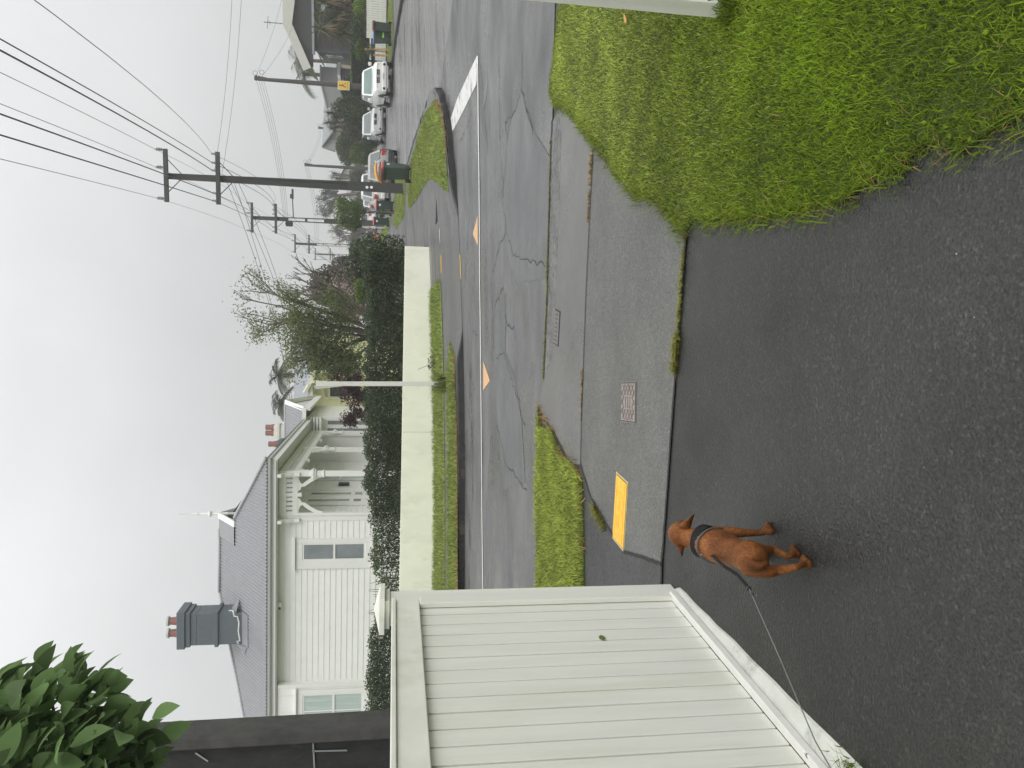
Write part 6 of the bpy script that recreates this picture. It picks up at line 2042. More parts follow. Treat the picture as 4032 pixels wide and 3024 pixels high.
# ------------------------------------------------------------------ wheelie bins (x to the front, wheels at the back)
def make_bin(label, lid, body='bin', lime=False, group=None):
    t = thing('wheelie_bin', label, 'bin', group=group)
    mb = MB()
    def ringz(z, wx0, wx1, wy): return [(wx0, -wy, z), (wx1, -wy, z), (wx1, wy, z), (wx0, wy, z)]
    lv = [ringz(.06, -.20, .18, .19), ringz(.30, -.225, .215, .21), ringz(.90, -.27, .26, .235)]
    vs = sum(lv, [])
    mb.add(vs, [(3, 2, 1, 0)] + [(4 * i + k, 4 * i + (k + 1) % 4, 4 * i + 4 + (k + 1) % 4, 4 * i + 4 + k) for i in range(2) for k in range(4)] + [(8, 9, 10, 11)])
    mb.build('body', M[body], t, bevel=.025)
    MB().box(-.31, .295, -.265, .265, .89, .945).box(-.36, -.31, -.2, .2, .925, .965).build('rim', M[body], t, bevel=.012)
    mb = MB()
    mb.hexa([(-.31, -.27, .946), (.31, -.27, .946), (.31, .27, .946), (-.31, .27, .946), (-.28, -.23, 1.03), (.24, -.23, .995), (.24, .23, .995), (-.28, .23, 1.03)])
    l = mb.build('lid', M[lid], t, bevel=.02)
    MB().tube([(-.36, -.22, 1.0), (-.36, .22, 1.0)], .018, 8).build('handle', M['black'], t)
    for s in (-1, 1):
        w = MB().lathe([(.05, -.03), (.10, -.03), (.105, -.015), (.105, .015), (.10, .03), (.05, .03)], (-.24, s * .235, .105), 16, axis='y').build('wheel', M['rubber'], t, sharp=40)
    MB().tube([(-.24, -.23, .105), (-.24, .23, .105)], .014, 6).build('axle', M['black'], t)
    if lime: MB().box(.24, .262, -.17, .13, .42, .50).build('sticker', M['lime'], t)
    else: MB().box(.252, .266, -.06, .06, .72, .82).build('sticker', M['sticker'], t)
    return t
bins_g = 'wheelie bins put out on the berms'
nb_ = make_bin('green wheelie bin with red lid and rubbish bags on top, on the grass corner', 'lidred', 'binnear', group=bins_g)
q = gpf(1621, 678)
nbz = far_z(*q) + .03
move(nb_, (q[0], q[1], nbz), R(52))
# label on the side towards us
MB().box(-.03, .07, -.244, -.222, .74, .84).build('sticker', M['sticker'], nb_).matrix_basis = Matrix.Identity(4)
bpy.data.objects[col.objects[-1].name].matrix_parent_inverse = Matrix.Identity(4)
# rubbish bags on the lid
bag = thing('rubbish_bag', 'yellow drawstring and clear plastic rubbish bag lying on the near bin lid', 'bag', (q[0], q[1], nbz + 1.02))
zt0 = nbz + 1.03
rowp = [(-.42, .07, .05), (-.30, .10, .09), (-.1, .11, .1), (.08, .10, .09), (.22, .06, .06), (.30, .02, .02)]
mb = MB(); V_ = []
for (a, hh, wv) in rowp:
    for k in range(10):
        an_ = 2 * math.pi * k / 10
        V_.append((q[0] + a + random.gauss(0, .006), q[1] - .1 + wv * 1.8 * math.cos(an_), zt0 + hh + hh * .85 * math.sin(an_) + random.gauss(0, .006)))
mb.add(V_, [(10 * i + k, 10 * i + (k + 1) % 10, 10 * i + 10 + (k + 1) % 10, 10 * i + 10 + k) for i in range(5) for k in range(10)])
mb.build('clear_bag', M['bagwhite'], bag, smooth=True)
mb = MB().tube([(q[0] - .50, q[1] - .22, zt0 - .02), (q[0] - .40, q[1] - .26, zt0 + .10), (q[0] - .2, q[1] - .27, zt0 + .17), (q[0] + .02, q[1] - .25, zt0 + .19), (q[0] + .20, q[1] - .2, zt0 + .17)], [.025, .045, .05, .045, .03], 8)
mb.build('yellow_bag', M['bagyel'], bag, smooth=True)
MB().tube([(q[0] + .2, q[1] - .2, zt0 + .15), (q[0] + .32, q[1] - .25, zt0 + .03)], [.02, .012], 6).tube([(q[0] + .2, q[1] - .2, zt0 + .16), (q[0] + .27, q[1] - .2, zt0 + .22)], [.02, .01], 6).build('knot', M['disc'], bag, smooth=True)

b_red = make_bin('dark bin with a red lid in the left pair behind the street tree', 'lidred', group=bins_g)
q = gpf(1552, 812); move(b_red, (q[0], q[1], far_z(*q)), R(-95))
b_blue = make_bin('dark bin with a blue lid in the pair behind the street tree', 'lidblue', group=bins_g)
q2 = gpf(1546, 806); move(b_blue, (q2[0] - .1, q2[1] + 1.2, far_z(*q2)), R(-95))
b_red2 = copy_tree(b_red, (0, 0, 0), 0, 'dark bin with a red lid beside the tall pale stake, up the berm')
q = gpf(1534, 873); move(b_red2, (q[0], q[1], far_z(*q)), R(-100))
b_blue2 = make_bin('dark bin with a blue lid and lime sticker beside the tall pale stake', 'lidblue', lime=True, group=bins_g)
q = gpf(1535, 857); move(b_blue2, (q[0] - .1, q[1] + .9, far_z(*q)), R(-100))
b_red3 = copy_tree(b_red, (0, 0, 0), 0, 'dark bin with a red lid at the kerb by the picket fence')
q = gp(1553, 112); move(b_red3, (q.x, q.y, ground_z(q.x, q.y) + .13), R(75))
b_blue3 = copy_tree(b_blue2, (0, 0, 0), 0, 'dark bin with a blue lid and lime sticker at the kerb by the picket fence')
q = gp(1553, 152); move(b_blue3, (q.x, q.y, ground_z(q.x, q.y) + .13), R(-80))

# ------------------------------------------------------------------ cars (local x forward, y left)
def make_car(label, paint, L, W, Hh, hood, belt, xw0, xw1, xr1, xr0, wr=.34, clr=.2, deck=None, glassm='carglass2', cat='car', bumper=None, group=None, name='parked_car', grille='black', rack=False, ute=False, bonnet_drop=.1, lamps=None, tail=False):
    t = thing(name, label, cat, group=group)
    deck = deck or belt
    hl = L / 2; hw = W / 2
    st_ = [(hl, .30, hood - .30, .78), (hl - .06, clr + .02, hood - .14, .90), (hl - .28, clr, hood - bonnet_drop * .5, .97), (xw0 + .3, clr, hood + .02, 1.), (xw0, clr, belt, 1.), (0, clr, belt, 1.), (xr0, clr, deck, 1.), (-hl + .25, clr, deck - .02, .98), (-hl + .06, clr + .05, deck - .08, .93), (-hl, .34, deck - .25, .85)]
    mb = MB(); vs = []
    for (x, zb, zt, k) in st_:
        w = hw * k
        zm = zb + (zt - zb) * .55
        pr = [(w * .80, zb), (w * .97, zb + .10), (w, zm), (w * .97, zt - .12), (w * .90, zt - .03), (w * .72, zt), (w * .35, zt + .015)]
        ring_ = [(x, y, z) for y, z in pr] + [(x, -y, z) for y, z in pr[::-1]]
        vs += ring_
    k = 14
    fs = [(k * i + j, k * i + (j + 1) % k, k * i + k + (j + 1) % k, k * i + k + j) for i in range(len(st_) - 1) for j in range(k)]
    fs += [tuple(range(k))[::-1], tuple(k * (len(st_) - 1) + j for j in range(k))]
    mb.add(vs, fs)
    # cabin
    rw, bw_ = hw * .76, hw * .93
    cab = [(xw0, belt - .03, bw_), (xw1, Hh - .05, rw), ((xw1 + xr1) / 2, Hh, rw * 1.02), (xr1, Hh - .04, rw), (xr0, deck - .03, bw_)]
    vb, vt = [], []
    c8 = [(xw0, -bw_, belt - .04), (xr0, -bw_, belt - .04), (xr0, bw_, belt - .04), (xw0, bw_, belt - .04)]
    top = [(xw1, -rw, Hh - .07), (xr1, -rw, Hh - .06), (xr1, rw, Hh - .06), (xw1, rw, Hh - .07)]
    crn = [(xw1 - .12, -rw * .8, Hh), (xr1 + .1, -rw * .8, Hh), (xr1 + .1, rw * .8, Hh), (xw1 - .12, rw * .8, Hh)]
    mb.add(c8 + top + crn, [(0, 1, 5, 4), (1, 2, 6, 5), (2, 3, 7, 6), (3, 0, 4, 7), (4, 5, 9, 8), (5, 6, 10, 9), (6, 7, 11, 10), (7, 4, 8, 11), (8, 9, 10, 11)])
    body = mb.build('body', M[paint], t, sharp=38)
    def quad(name, p, m, off, parent=t):
        p = [Vector(a) for a in p]
        n = (p[1] - p[0]).cross(p[3] - p[0]).normalized()
        cen = sum(p, Vector()) / 4
        if n.dot(cen - Vector((cen.x * .5 if abs(cen.x) > 1 else 0, 0, .6))) < 0: n = -n
        q_ = [a + n * off for a in p]
        q2_ = [a - n * .01 for a in p]
        return MB().hexa(q2_ + q_).build(name, m, parent)
    def lerp4(a, b, c_, d_, u0, u1, v0, v1):
        f = lambda u, v: (Vector(a) * (1 - u) + Vector(b) * u) * (1 - v) + (Vector(d_) * (1 - u) + Vector(c_) * u) * v
        return [f(u0, v0), f(u1, v0), f(u1, v1), f(u0, v1)]
    quad('windscreen', lerp4(c8[0], c8[3], top[3], top[0], .05, .95, .12, .93), M[glassm], .012)
    if xr0 - xr1 < .05 or True:
        quad('rear_window', lerp4(c8[1], c8[2], top[2], top[1], .06, .94, .14, .92), M['carglass2'], .012)
    for s in (0, 1):
        a, b, c_, d_ = (c8[0], c8[1], top[1], top[0]) if s == 0 else (c8[3], c8[2], top[2], top[3])
        quad('side_window', lerp4(a, b, c_, d_, .10, .46, .14, .9), M['carglass2'], .012)
        quad('side_window', lerp4(a, b, c_, d_, .49, .90, .14, .9), M['carglass2'], .012)
    for x in (hl - .82, -hl + .85):
        for s in (-1, 1):
            MB().lathe([(wr * .7, -.004), (wr + .06, -.004), (wr + .06, .006), (wr * .7, .006)], (x, s * (hw + .002), wr + .03), 20, axis='y').build('wheel_arch', M['black'], t)
            w_ = MB().lathe([(wr * .62, -.11), (wr * .94, -.11), (wr, -.08), (wr, .08), (wr * .94, .11), (wr * .62, .11)], (x, s * (hw - .085), wr), 20, axis='y').build('tyre', M['rubber'], t, sharp=40)
            m_ = MB().lathe([(.02, -.115), (wr * .2, -.118), (wr * .6, -.105), (wr * .62, 0), (wr * .6, .105), (wr * .2, .118), (.02, .115)], (x, s * (hw - .085), wr), 12, axis='y')
            m_.build('rim', M['alloy'], w_, sharp=40)
    for s in (-1, 1):
        MB().box(xw0 - .45, xw0 - .25, s * (hw + .02) - .0, s * (hw + .20), belt + .04, belt + .22).build('mirror', M[paint], t, bevel=.03)
        zl_ = hood - .27
        MB().box(hl - .16, hl - .015, s * hw * .52 - .16, s * hw * .62 + .16, zl_ - .07, zl_ + .10).build('headlight', M['lamp'], t, bevel=.03)
        zt_ = deck - .28
        MB().box(-hl + .0, -hl + .14, s * hw * .76 - .13, s * hw * .76 + .15, zt_ - .12, zt_ + .18).build('tail_light', M['carred'], t, bevel=.03)
    MB().box(hl - .12, hl + .005, -hw * .42, hw * .42, hood - .36, hood - .17).build('grille', M[grille], t, bevel=.02)
    if grille == 'black':
        g_ = MB()
        for z in (-.31, -.25): g_.box(hl + .006, hl + .016, -hw * .40, hw * .40, hood + z - .012, hood + z + .012)
        for o in [g_]: o.build('grille_bar', M['chrome'], t)
        MB().lathe([(.065, -.01), (.075, 0), (.065, .01)], (hl + .022, 0, hood - .27), 14, axis='x').build('badge', M['chrome'], t)
    MB().box(hl - .2, hl + .06, -hw * .92, hw * .92, clr + .06, clr + .30).build('front_bumper', M[bumper or paint], t, bevel=.05)
    MB().box(-hl - .05, -hl + .2, -hw * .92, hw * .92, clr + .10, clr + .34).build('rear_bumper', M[bumper or paint], t, bevel=.05)
    MB().box(hl + .061, hl + .07, -.18, .18, clr + .17, clr + .29).build('number_plate', M['plate'], t)
    MB().box(-hl - .06, -hl - .051, -.18, .18, clr + .17, clr + .29).build('number_plate', M['plate'], t)
    MB().box(-hl + .3, hl - .3, -hw * .8, hw * .8, clr - .02, clr + .25).build('underbody', M['black'], t)
    for s in (-1, 1):
        MB().lathe([(.02, -.005), (.07, -.005), (.075, .008), (.02, .012)], (hl + .058, s * hw * .72, clr + .2), 10, axis='x').build('fog_lamp', M['black'], t)
    return t
def park(car, xs, ys, ang, dz=0.):
    """front or rear axle midpoint is put where the photo shows the tyres meet the road"""
    p = gp(xs, ys)
    return p
SD = R(90) - math.atan2(.14, 1)      # heading up the street (angle of local +x)
def put(car, p, heading, dx=0, dz=0.0):
    u = Vector((math.cos(heading), math.sin(heading)))
    c = Vector((p.x, p.y)) + u * dx
    z = ground_z(c.x, c.y)
    sl = (ground_z(c.x + u.x, c.y + u.y) - ground_z(c.x - u.x, c.y - u.y)) / 2
    car.matrix_basis = Matrix.Translation((c.x, c.y, z + dz)) @ Matrix.Rotation(heading, 4, 'Z') @ Matrix.Rotation(-math.atan(sl), 4, 'Y')
ute = make_car('white pickup truck facing down the street with a green tinted windscreen', 'carwhite', 4.6, 1.76, 1.70, 1.10, 1.14, 1.0, .35, -1.05, -1.25, .37, .32, deck=1.06, glassm='carglass', cat='pickup truck', name='parked_pickup', lamps=True)
# chrome number plate text and tray rail on the pickup
tm = xform(text_mb('FZP569', .095, .002), lambda a, b, d: (2.3 + .071 + d, a, .32 + .23 + b))
o = tm.build('plate_lettering', M['signbrn'], ute); o.matrix_parent_inverse = Matrix.Identity(4)
put(ute, gp(1550, 305), SD + math.pi - R(1), -2.3)
sil = make_car('pale silver hatchback parked facing us behind the white pickup', 'carsilver', 4.5, 1.75, 1.56, .98, 1.0, 1.05, .25, -1.5, -2.0, .32, .2, glassm='carglass2', grille='cardark')
put(sil, gp(1521, 472), SD + math.pi + R(2), -2.25)
MB().lathe([(.075, -.01), (.085, 0), (.075, .01)], (2.25 + .02, 0, .98 - .26), 14, axis='x').build('badge', M['chrome'], sil).matrix_parent_inverse = Matrix.Identity(4)
wag = make_car('pewter hatchback seen from behind, parked beside the tall pole', 'cargrey', 4.4, 1.76, 1.52, .95, .98, 1.2, .4, -1.45, -2.05, .32, .2, bumper='cardark')
put(wag, gp(1566, 655), SD, 2.2)
box_ = make_car('boxy white car with upright rear window parked ahead of the pewter hatchback', 'carwhite', 4.2, 1.74, 1.78, 1.05, 1.08, 1.2, .75, -1.85, -2.02, .34, .22)
put(box_, Vector((wag.matrix_basis.translation.x + 1.0, wag.matrix_basis.translation.y + 8.2, 0)), SD, 0)
hat = make_car('small silver hatchback with red tail lamps beyond the red lidded bin', 'carsilver', 4.0, 1.72, 1.52, .95, .98, 1.0, .3, -1.5, -1.92, .31, .2)
put(hat, gp(1502, 782), SD, 2)
van = make_car('distant white van seen beyond the round street tree', 'carwhite', 4.8, 1.75, 1.95, 1.1, 1.12, 1.9, 1.45, -2.25, -2.36, .33, .2, cat='van', name='parked_van')
put(van, gp(1490, 872), SD, 2.4)
suv = make_car('distant dark car parked beyond the staked saplings', 'cardark', 4.6, 1.8, 1.7, 1.02, 1.06, 1.1, .4, -1.8, -2.2, .34, .22)
put(suv, gp(1487, 922), SD, 2.3)
suv2 = copy_tree(suv, (0, 0, 0), 0, 'farthest dark car in the row, half hidden by the hedge end')
put(suv2, gp(1478, 960), SD, 6.5)
# orange tub on the berm beyond
q = gpf(1488, 931)
tag(MB().lathe([(.16, 0), (.2, .02), (.24, .4), (.25, .42), (.2, .4)], (q[0], q[1], far_z(*q)), 12).build('tub', M['orange'], sharp=40), 'small orange tub on the far berm beside the yellow stakes', 'tub')

# ------------------------------------------------------------------ covers let into the paving
def plate_quad(px, z=0.):
    return [gp(*p) for p in px]
# yellow hydrant cover
Y = plate_quad([(2433, 1868), (2474, 1908), (2459, 2165), (2419, 2108)])
yc = sum(Y, Vector()) / 4
ux = (Y[0] - Y[3]).normalized(); uy = Vector((-ux.y, ux.x, 0))
yw = ((Y[0] - Y[3]).length + (Y[1] - Y[2]).length) / 4
yh = ((Y[0] - Y[1]).length + (Y[3] - Y[2]).length) / 4
YF = lambda a, b, c_: yc + ux * a + uy * b + Vector((0, 0, c_))
hy = thing('hydrant_cover', 'rectangular yellow hydrant cover set in the footpath beside the white post', 'utility cover', tuple(yc))
MB().box(-yw - .018, yw + .018, -yh - .014, yh + .014, -.03, .0085, fn=YF).build('frame', M['yellowedge'], hy)
MB().box(-yw - .004, yw + .004, -yh - .004, yh + .004, .0, .0092, fn=YF).build('recess', M['ironedge'], hy)
MB().box(-yw, yw, -yh, yh, .002, .0125, fn=YF).build('lid', M['yellow'], hy, bevel=.003)
xform(text_mb('FH', .15, .002), lambda a, b, d: YF(a * 1.5, b, .0135 + d)).build('lettering', M['yellow'], hy)
MB().box(-.075 * 2.6, .075 * 2.6, -.085, -.078, .0128, .0150, fn=YF).box(-.075 * 2.6, .075 * 2.6, .078, .085, .0128, .0150, fn=YF).build('raised_border', M['yellow'], hy)
# cast metal cover with diamond tread
Q = plate_quad([(2455, 1498), (2509, 1522), (2503, 1671), (2453, 1644)])
mc = sum(Q, Vector()) / 4
mux = (Q[0] - Q[3]).normalized(); muy = Vector((-mux.y, mux.x, 0))
mw = ((Q[0] - Q[3]).length + (Q[1] - Q[2]).length) / 4; mh = ((Q[0] - Q[1]).length + (Q[3] - Q[2]).length) / 4
MF = lambda a, b, c_: mc + mux * a + muy * b + Vector((0, 0, c_))
mt = thing('toby_cover', 'bronze coloured cast metal cover with diamond tread in the footpath', 'utility cover', tuple(mc))
MB().box(-mw - .012, mw + .012, -mh - .012, mh + .012, -.03, .0085, fn=MF).build('frame', M['ironframe'], mt)
MB().box(-mw - .006, mw + .006, -mh - .008, mh + .006, .0, .0092, fn=MF).build('recess', M['ironedge'], mt)
MB().box(-mw, mw, -mh, mh, .002, .0125, fn=MF).build('lid', M['castiron'], mt, bevel=.002)
mb = MB()
stp = .058
k = -8
def clip_bar(x0, y0, dx, dy):
    # clip the line to the lid, leaving a plain panel in the middle
    seg = []
    ts = [t_ / 60 for t_ in range(-60, 61)]
    cur = None
    for t_ in ts:
        x, y = x0 + dx * t_, y0 + dy * t_
        ok = abs(x) < mw - .006 and abs(y) < mh - .006 and not (abs(x) < .045 and abs(y) < mh * .62)
        if ok and cur is None: cur = (x, y)
        if not ok and cur is not None:
            seg.append((cur, lx)); cur = None
        lx = (x, y)
    if cur is not None: seg.append((cur, lx))
    for a, b in seg:
        if (Vector(a) - Vector(b)).length > .01:
            mb.bar(MF(a[0], a[1], .0128), MF(b[0], b[1], .0128), .006, .005)
for i in range(-7, 8):
    clip_bar(i * stp, 0, .35, .35); clip_bar(i * stp, 0, .35, -.35)
mb.build('tread', M['ironframe'], mt)
mb = MB()
for b in (-.045, .0, .045):
    mb.bar(MF(-.034, b + random.uniform(-.004, .004), .0128), MF(.034, b, .0128), .008, .005)
mb.bar(MF(-.03, -.045, .0128), MF(-.03, .0, .0128), .007, .005); mb.bar(MF(.03, .0, .0128), MF(.03, .045, .0128), .007, .005)
mb.build('lettering', M['ironframe'], mt)
# small drain cover by the gutter
Q = plate_quad([(2192, 1234), (2204, 1240), (2197, 1345), (2186, 1338)])
dc = sum(Q, Vector()) / 4
dux = (Q[0] - Q[3]).normalized(); duy = Vector((-dux.y, dux.x, 0))
dw, dh_ = .145, .10
DF = lambda a, b, c_: dc + dux * a + duy * b + Vector((0, 0, c_))
dt = thing('drain_cover', 'grey iron drain cover set in the concrete beside the gutter', 'utility cover', tuple(dc))
MB().box(-dw - .012, dw + .012, -dh_ - .012, dh_ + .012, -.02, .0085, fn=DF).build('frame', M['ironedge'], dt)
MB().box(-dw, dw, -dh_, dh_, .002, .011, fn=DF).build('lid', mat('wet_grey_iron', (.12, .118, .11), .5, var=.15, scale=20), dt)
mb = MB()
for i in range(7):
    a = -dw + .03 + i * (2 * dw - .06) / 6
    mb.box(a - .004, a + .004, -dh_ + .05, dh_ - .05, .0105, .0125, fn=DF)
mb.build('slots', M['ironedge'], dt)
# dark gully grate in the far footpath
Q = [gpf(1716, 802), gpf(1724, 848)]
qc = gpf(1720, 826)
tag(MB().box(qc[0] - .28, qc[0] + .30, qc[1] - .05, qc[1] + .35, far_z(*qc) - .02, far_z(*qc) + .016).build('grate', M['ironedge']), 'dark iron grate in the far footpath near the wall end', 'grate')
# ------------------------------------------------------------------ the dog
def furm(name, base, dark, light):
    m = bpy.data.materials.new(name)
    m.use_nodes = True
    N, L = m.node_tree.nodes, m.node_tree.links
    p = N['Principled BSDF']
    p.inputs['Roughness'].default_value = .52
    p.inputs['Specular IOR Level'].default_value = .12
    p.inputs['Sheen Weight'].default_value = .04
    p.inputs['Sheen Roughness'].default_value = .4
    p.inputs['Sheen Tint'].default_value = (1., .7, .45, 1)
    t = N.new('ShaderNodeTexCoord')
    n = N.new('ShaderNodeTexNoise'); n.inputs['Scale'].default_value = 9; n.inputs['Detail'].default_value = 6
    L.new(t.outputs['Object'], n.inputs['Vector'])
    cr = N.new('ShaderNodeValToRGB')
    cr.color_ramp.elements[0].position = .3; cr.color_ramp.elements[0].color = (*dark, 1)
    cr.color_ramp.elements[1].position = .72; cr.color_ramp.elements[1].color = (*light, 1)
    e_ = cr.color_ramp.elements.new(.5); e_.color = (*base, 1)
    L.new(n.outputs['Fac'], cr.inputs[0])
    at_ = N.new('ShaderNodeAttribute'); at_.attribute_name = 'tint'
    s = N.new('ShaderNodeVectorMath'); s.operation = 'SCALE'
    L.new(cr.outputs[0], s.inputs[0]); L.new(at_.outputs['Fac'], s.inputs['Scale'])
    # short hair streaks
    mp = N.new('ShaderNodeMapping'); mp.inputs['Scale'].default_value = (260, 70, 120)
    L.new(t.outputs['Object'], mp.inputs['Vector'])
    n2 = N.new('ShaderNodeTexNoise'); n2.inputs['Scale'].default_value = 1.; n2.inputs['Detail'].default_value = 3
    L.new(mp.outputs[0], n2.inputs['Vector'])
    r = N.new('ShaderNodeMapRange'); r.inputs['From Min'].default_value = .3; r.inputs['From Max'].default_value = .7; r.inputs['To Min'].default_value = .62; r.inputs['To Max'].default_value = 1.38
    L.new(n2.outputs['Fac'], r.inputs['Value'])
    s2 = N.new('ShaderNodeVectorMath'); s2.operation = 'SCALE'
    L.new(s.outputs['Vector'], s2.inputs[0]); L.new(r.outputs[0], s2.inputs['Scale'])
    L.new(s2.outputs['Vector'], p.inputs['Base Color'])
    b = N.new('ShaderNodeBump'); b.inputs['Strength'].default_value = .6; b.inputs['Distance'].default_value = .003
    L.new(n2.outputs['Fac'], b.inputs['Height']); L.new(b.outputs[0], p.inputs['Normal'])
    return m
M['fur'] = furm('russet_short_fur', (.140, .050, .014), (.075, .025, .007), (.22, .086, .028))
M['web'] = mat('black_webbing', (.012, .012, .0125), .75, spec=.2, var=.2, scale=30, bump=.3, bscale=400)
M['cord'] = mat('grey_leash_cord', (.20, .19, .175), .6, var=.1)
M['nose'] = mat('dark_wet_nose', (.03, .018, .014), .25)

def dpt(cx, cy, d):
    return at(2500 + cx / 2.765, 1900 + cy / 2.765, d)
def gpt(cx, cy):
    return gp(2500 + cx / 2.765, 1900 + cy / 2.765)

dog_parts = MB()
def sweep(chain, n=14, up=(0, 0, 1)):
    """chain: (centre, half width, half height) ; rounded ends; smooth spline in between"""
    P = [Vector(c[0]) for c in chain]; W = [c[1] for c in chain]; Hh = [c[2] for c in chain]
    def cr_(a, b, c_, d, t):
        return .5 * ((2 * b) + (c_ - a) * t + (2 * a - 5 * b + 4 * c_ - d) * t * t + (3 * b - a - 3 * c_ + d) * t ** 3)
    Q = []
    k = len(P)
    for i in range(k - 1):
        for j in range(5):
            t = j / 5
            ix = [max(0, i - 1), i, i + 1, min(k - 1, i + 2)]
            Q.append((cr_(*[P[q] for q in ix], t), cr_(*[W[q] for q in ix], t), cr_(*[Hh[q] for q in ix], t)))
    Q.append((P[-1], W[-1], Hh[-1]))
    # rounded caps
    t0 = (Q[0][0] - Q[1][0]).normalized(); t1 = (Q[-1][0] - Q[-2][0]).normalized()
    cap = lambda q, t: [(q[0] + t * min(q[1], q[2]) * math.sin(a), q[1] * math.cos(a), q[2] * math.cos(a)) for a in (R(30), R(58), R(80))]
    Q = cap(Q[0], t0)[::-1] + Q + cap(Q[-1], t1)
    vs = []
    for i, (p, w, h) in enumerate(Q):
        t = (Q[min(i + 1, len(Q) - 1)][0] - Q[max(i - 1, 0)][0]).normalized()
        u = Vector(up)
        x = t.cross(u)
        if x.length < .2: x = t.cross(Vector((0, 1, 0)))
        x.normalize(); u = x.cross(t).normalized()
        for k_ in range(n):
            a = 2 * math.pi * k_ / n
            vs.append(p + x * w * math.cos(a) + u * h * math.sin(a))
    m = len(Q)
    dog_parts.add(vs, [(n * i + k_, n * i + (k_ + 1) % n, n * i + n + (k_ + 1) % n, n * i + n + k_) for i in range(m - 1) for k_ in range(n)] + [tuple(range(n))[::-1], tuple(n * (m - 1) + k_ for k_ in range(n))])

# trunk: rump nearest us, head farthest away
rump = dpt(1290, 838, 2.52); loin = dpt(1110, 775, 2.65); ribs = dpt(930, 700, 2.78); sho = dpt(800, 650, 2.87)
nek = dpt(650, 615, 2.95); skull = dpt(485, 590, 3.02)
sweep([(rump, .050, .054), (loin, .052, .056), (ribs, .064, .074), (sho, .060, .078)], 18)
sweep([(ribs + Vector((0, .02, -.01)), .055, .06), (sho, .052, .062), (nek, .042, .046), (skull + Vector((0, -.015, -.012)), .040, .038)], 16)
sweep([(skull + Vector((0, -.012, .0)), .044, .040), (skull + Vector((.008, .03, -.004)), .046, .042)], 16)                # brain case
mz = skull + Vector((.035, .10, -.045))
sweep([(skull + Vector((.012, .04, -.012)), .034, .03), (skull + Vector((.026, .075, -.03)), .024, .022), (mz, .019, .018)], 12)   # muzzle, turned a little right
# buttocks and stub of tail
tailb = dpt(1235, 890, 2.47)
sweep([(tailb + Vector((.0, .015, -.012)), .018, .016), (tailb + Vector((.0, -.018, -.03)), .013, .013), (tailb + Vector((.008, -.022, -.052)), .009, .009)], 10)
def leg(pts, n=12):
    sweep([(p, r, r2) for p, r, r2 in pts], n, up=(0, 1, 0))
def paw(g, fwd, s=1.):
    f = Vector(fwd).normalized(); sd = Vector((f.y, -f.x, 0))
    g = Vector((g.x, g.y, .0))
    sweep([(g - f * .012 * s + Vector((0, 0, .017 * s)), .015 * s, .017 * s), (g + f * .014 * s + Vector((0, 0, .016 * s)), .020 * s, .015 * s), (g + f * .028 * s + Vector((0, 0, .011 * s)), .018 * s, .011 * s)], 12)
    for k in (-1.5, -.5, .5, 1.5):
        sweep([(g + f * .022 * s + sd * k * .0095 * s + Vector((0, 0, .013 * s)), .0062 * s, .010 * s), (g + f * (.036 - .003 * abs(k)) * s + sd * k * .0105 * s + Vector((0, 0, .008 * s)), .006 * s, .0075 * s)], 8)
hd_ = (ribs - rump); hd_.z = 0; hd_.normalize()
side_ = Vector((hd_.y, -hd_.x, 0))
g_rl = gpt(1925, 880); g_rr = gpt(1800, 770); g_fr = gpt(1512, 520)
hock_rl = dpt(1740, 925, 2.43); hock_rr = dpt(1655, 800, 2.53)
leg([(rump - side_ * .034 + Vector((0, .02, .005)), .031, .040), (dpt(1430, 965, 2.49), .024, .031), (dpt(1560, 955, 2.49), .017, .021), (hock_rl, .0125, .015), (Vector((g_rl.x, g_rl.y - .005, .03)), .0118, .0128)])
leg([(rump + side_ * .034 + Vector((0, .02, .005)), .031, .040), (dpt(1400, 740, 2.58), .022, .030), (dpt(1510, 735, 2.60), .016, .021), (hock_rr, .0122, .015), (Vector((g_rr.x, g_rr.y - .005, .03)), .0115, .0125)])
paw(g_rl + hd_ * .008, hd_ + side_ * .1, 1.05); paw(g_rr + hd_ * .008, hd_ + side_ * .3, 1.)
leg([(sho + side_ * .040 + Vector((0, -.02, -.015)), .026, .040), (dpt(1090, 545, 2.80), .021, .028), (dpt(1220, 548, 2.785), .0155, .018), (dpt(1370, 545, 2.77), .0130, .014), (Vector((g_fr.x, g_fr.y, .03)), .0125, .013)])
paw(g_fr + hd_ * .006, hd_ + side_ * .35, 1.05)
# far front leg, mostly behind the body
g_fl = g_fr - side_ * .105 + hd_ * .05
elb = (dpt(1090, 545, 2.80)) - side_ * .10 + hd_ * .03
leg([(sho - side_ * .036 + Vector((0, .0, -.02)), .026, .040), (elb, .021, .028), (Vector((g_fl.x, g_fl.y, .09)), .0135, .015), (Vector((g_fl.x, g_fl.y, .03)), .0125, .013)])
paw(g_fl, hd_, 1.05)
raw = dog_parts.build('raw', M['fur'])
rm = raw.modifiers.new('r', 'REMESH'); rm.mode = 'VOXEL'; rm.voxel_size = .0042; rm.use_smooth_shade = True
sm = raw.modifiers.new('s', 'SMOOTH'); sm.factor = .5; sm.iterations = 3
dgp = bpy.context.evaluated_depsgraph_get(); dgp.update()
me = bpy.data.meshes.new_from_object(raw.evaluated_get(dgp))
bpy.data.objects.remove(raw)
me.materials.clear(); me.materials.append(M['fur'])
me.polygons.foreach_set('use_smooth', [True] * len(me.polygons))
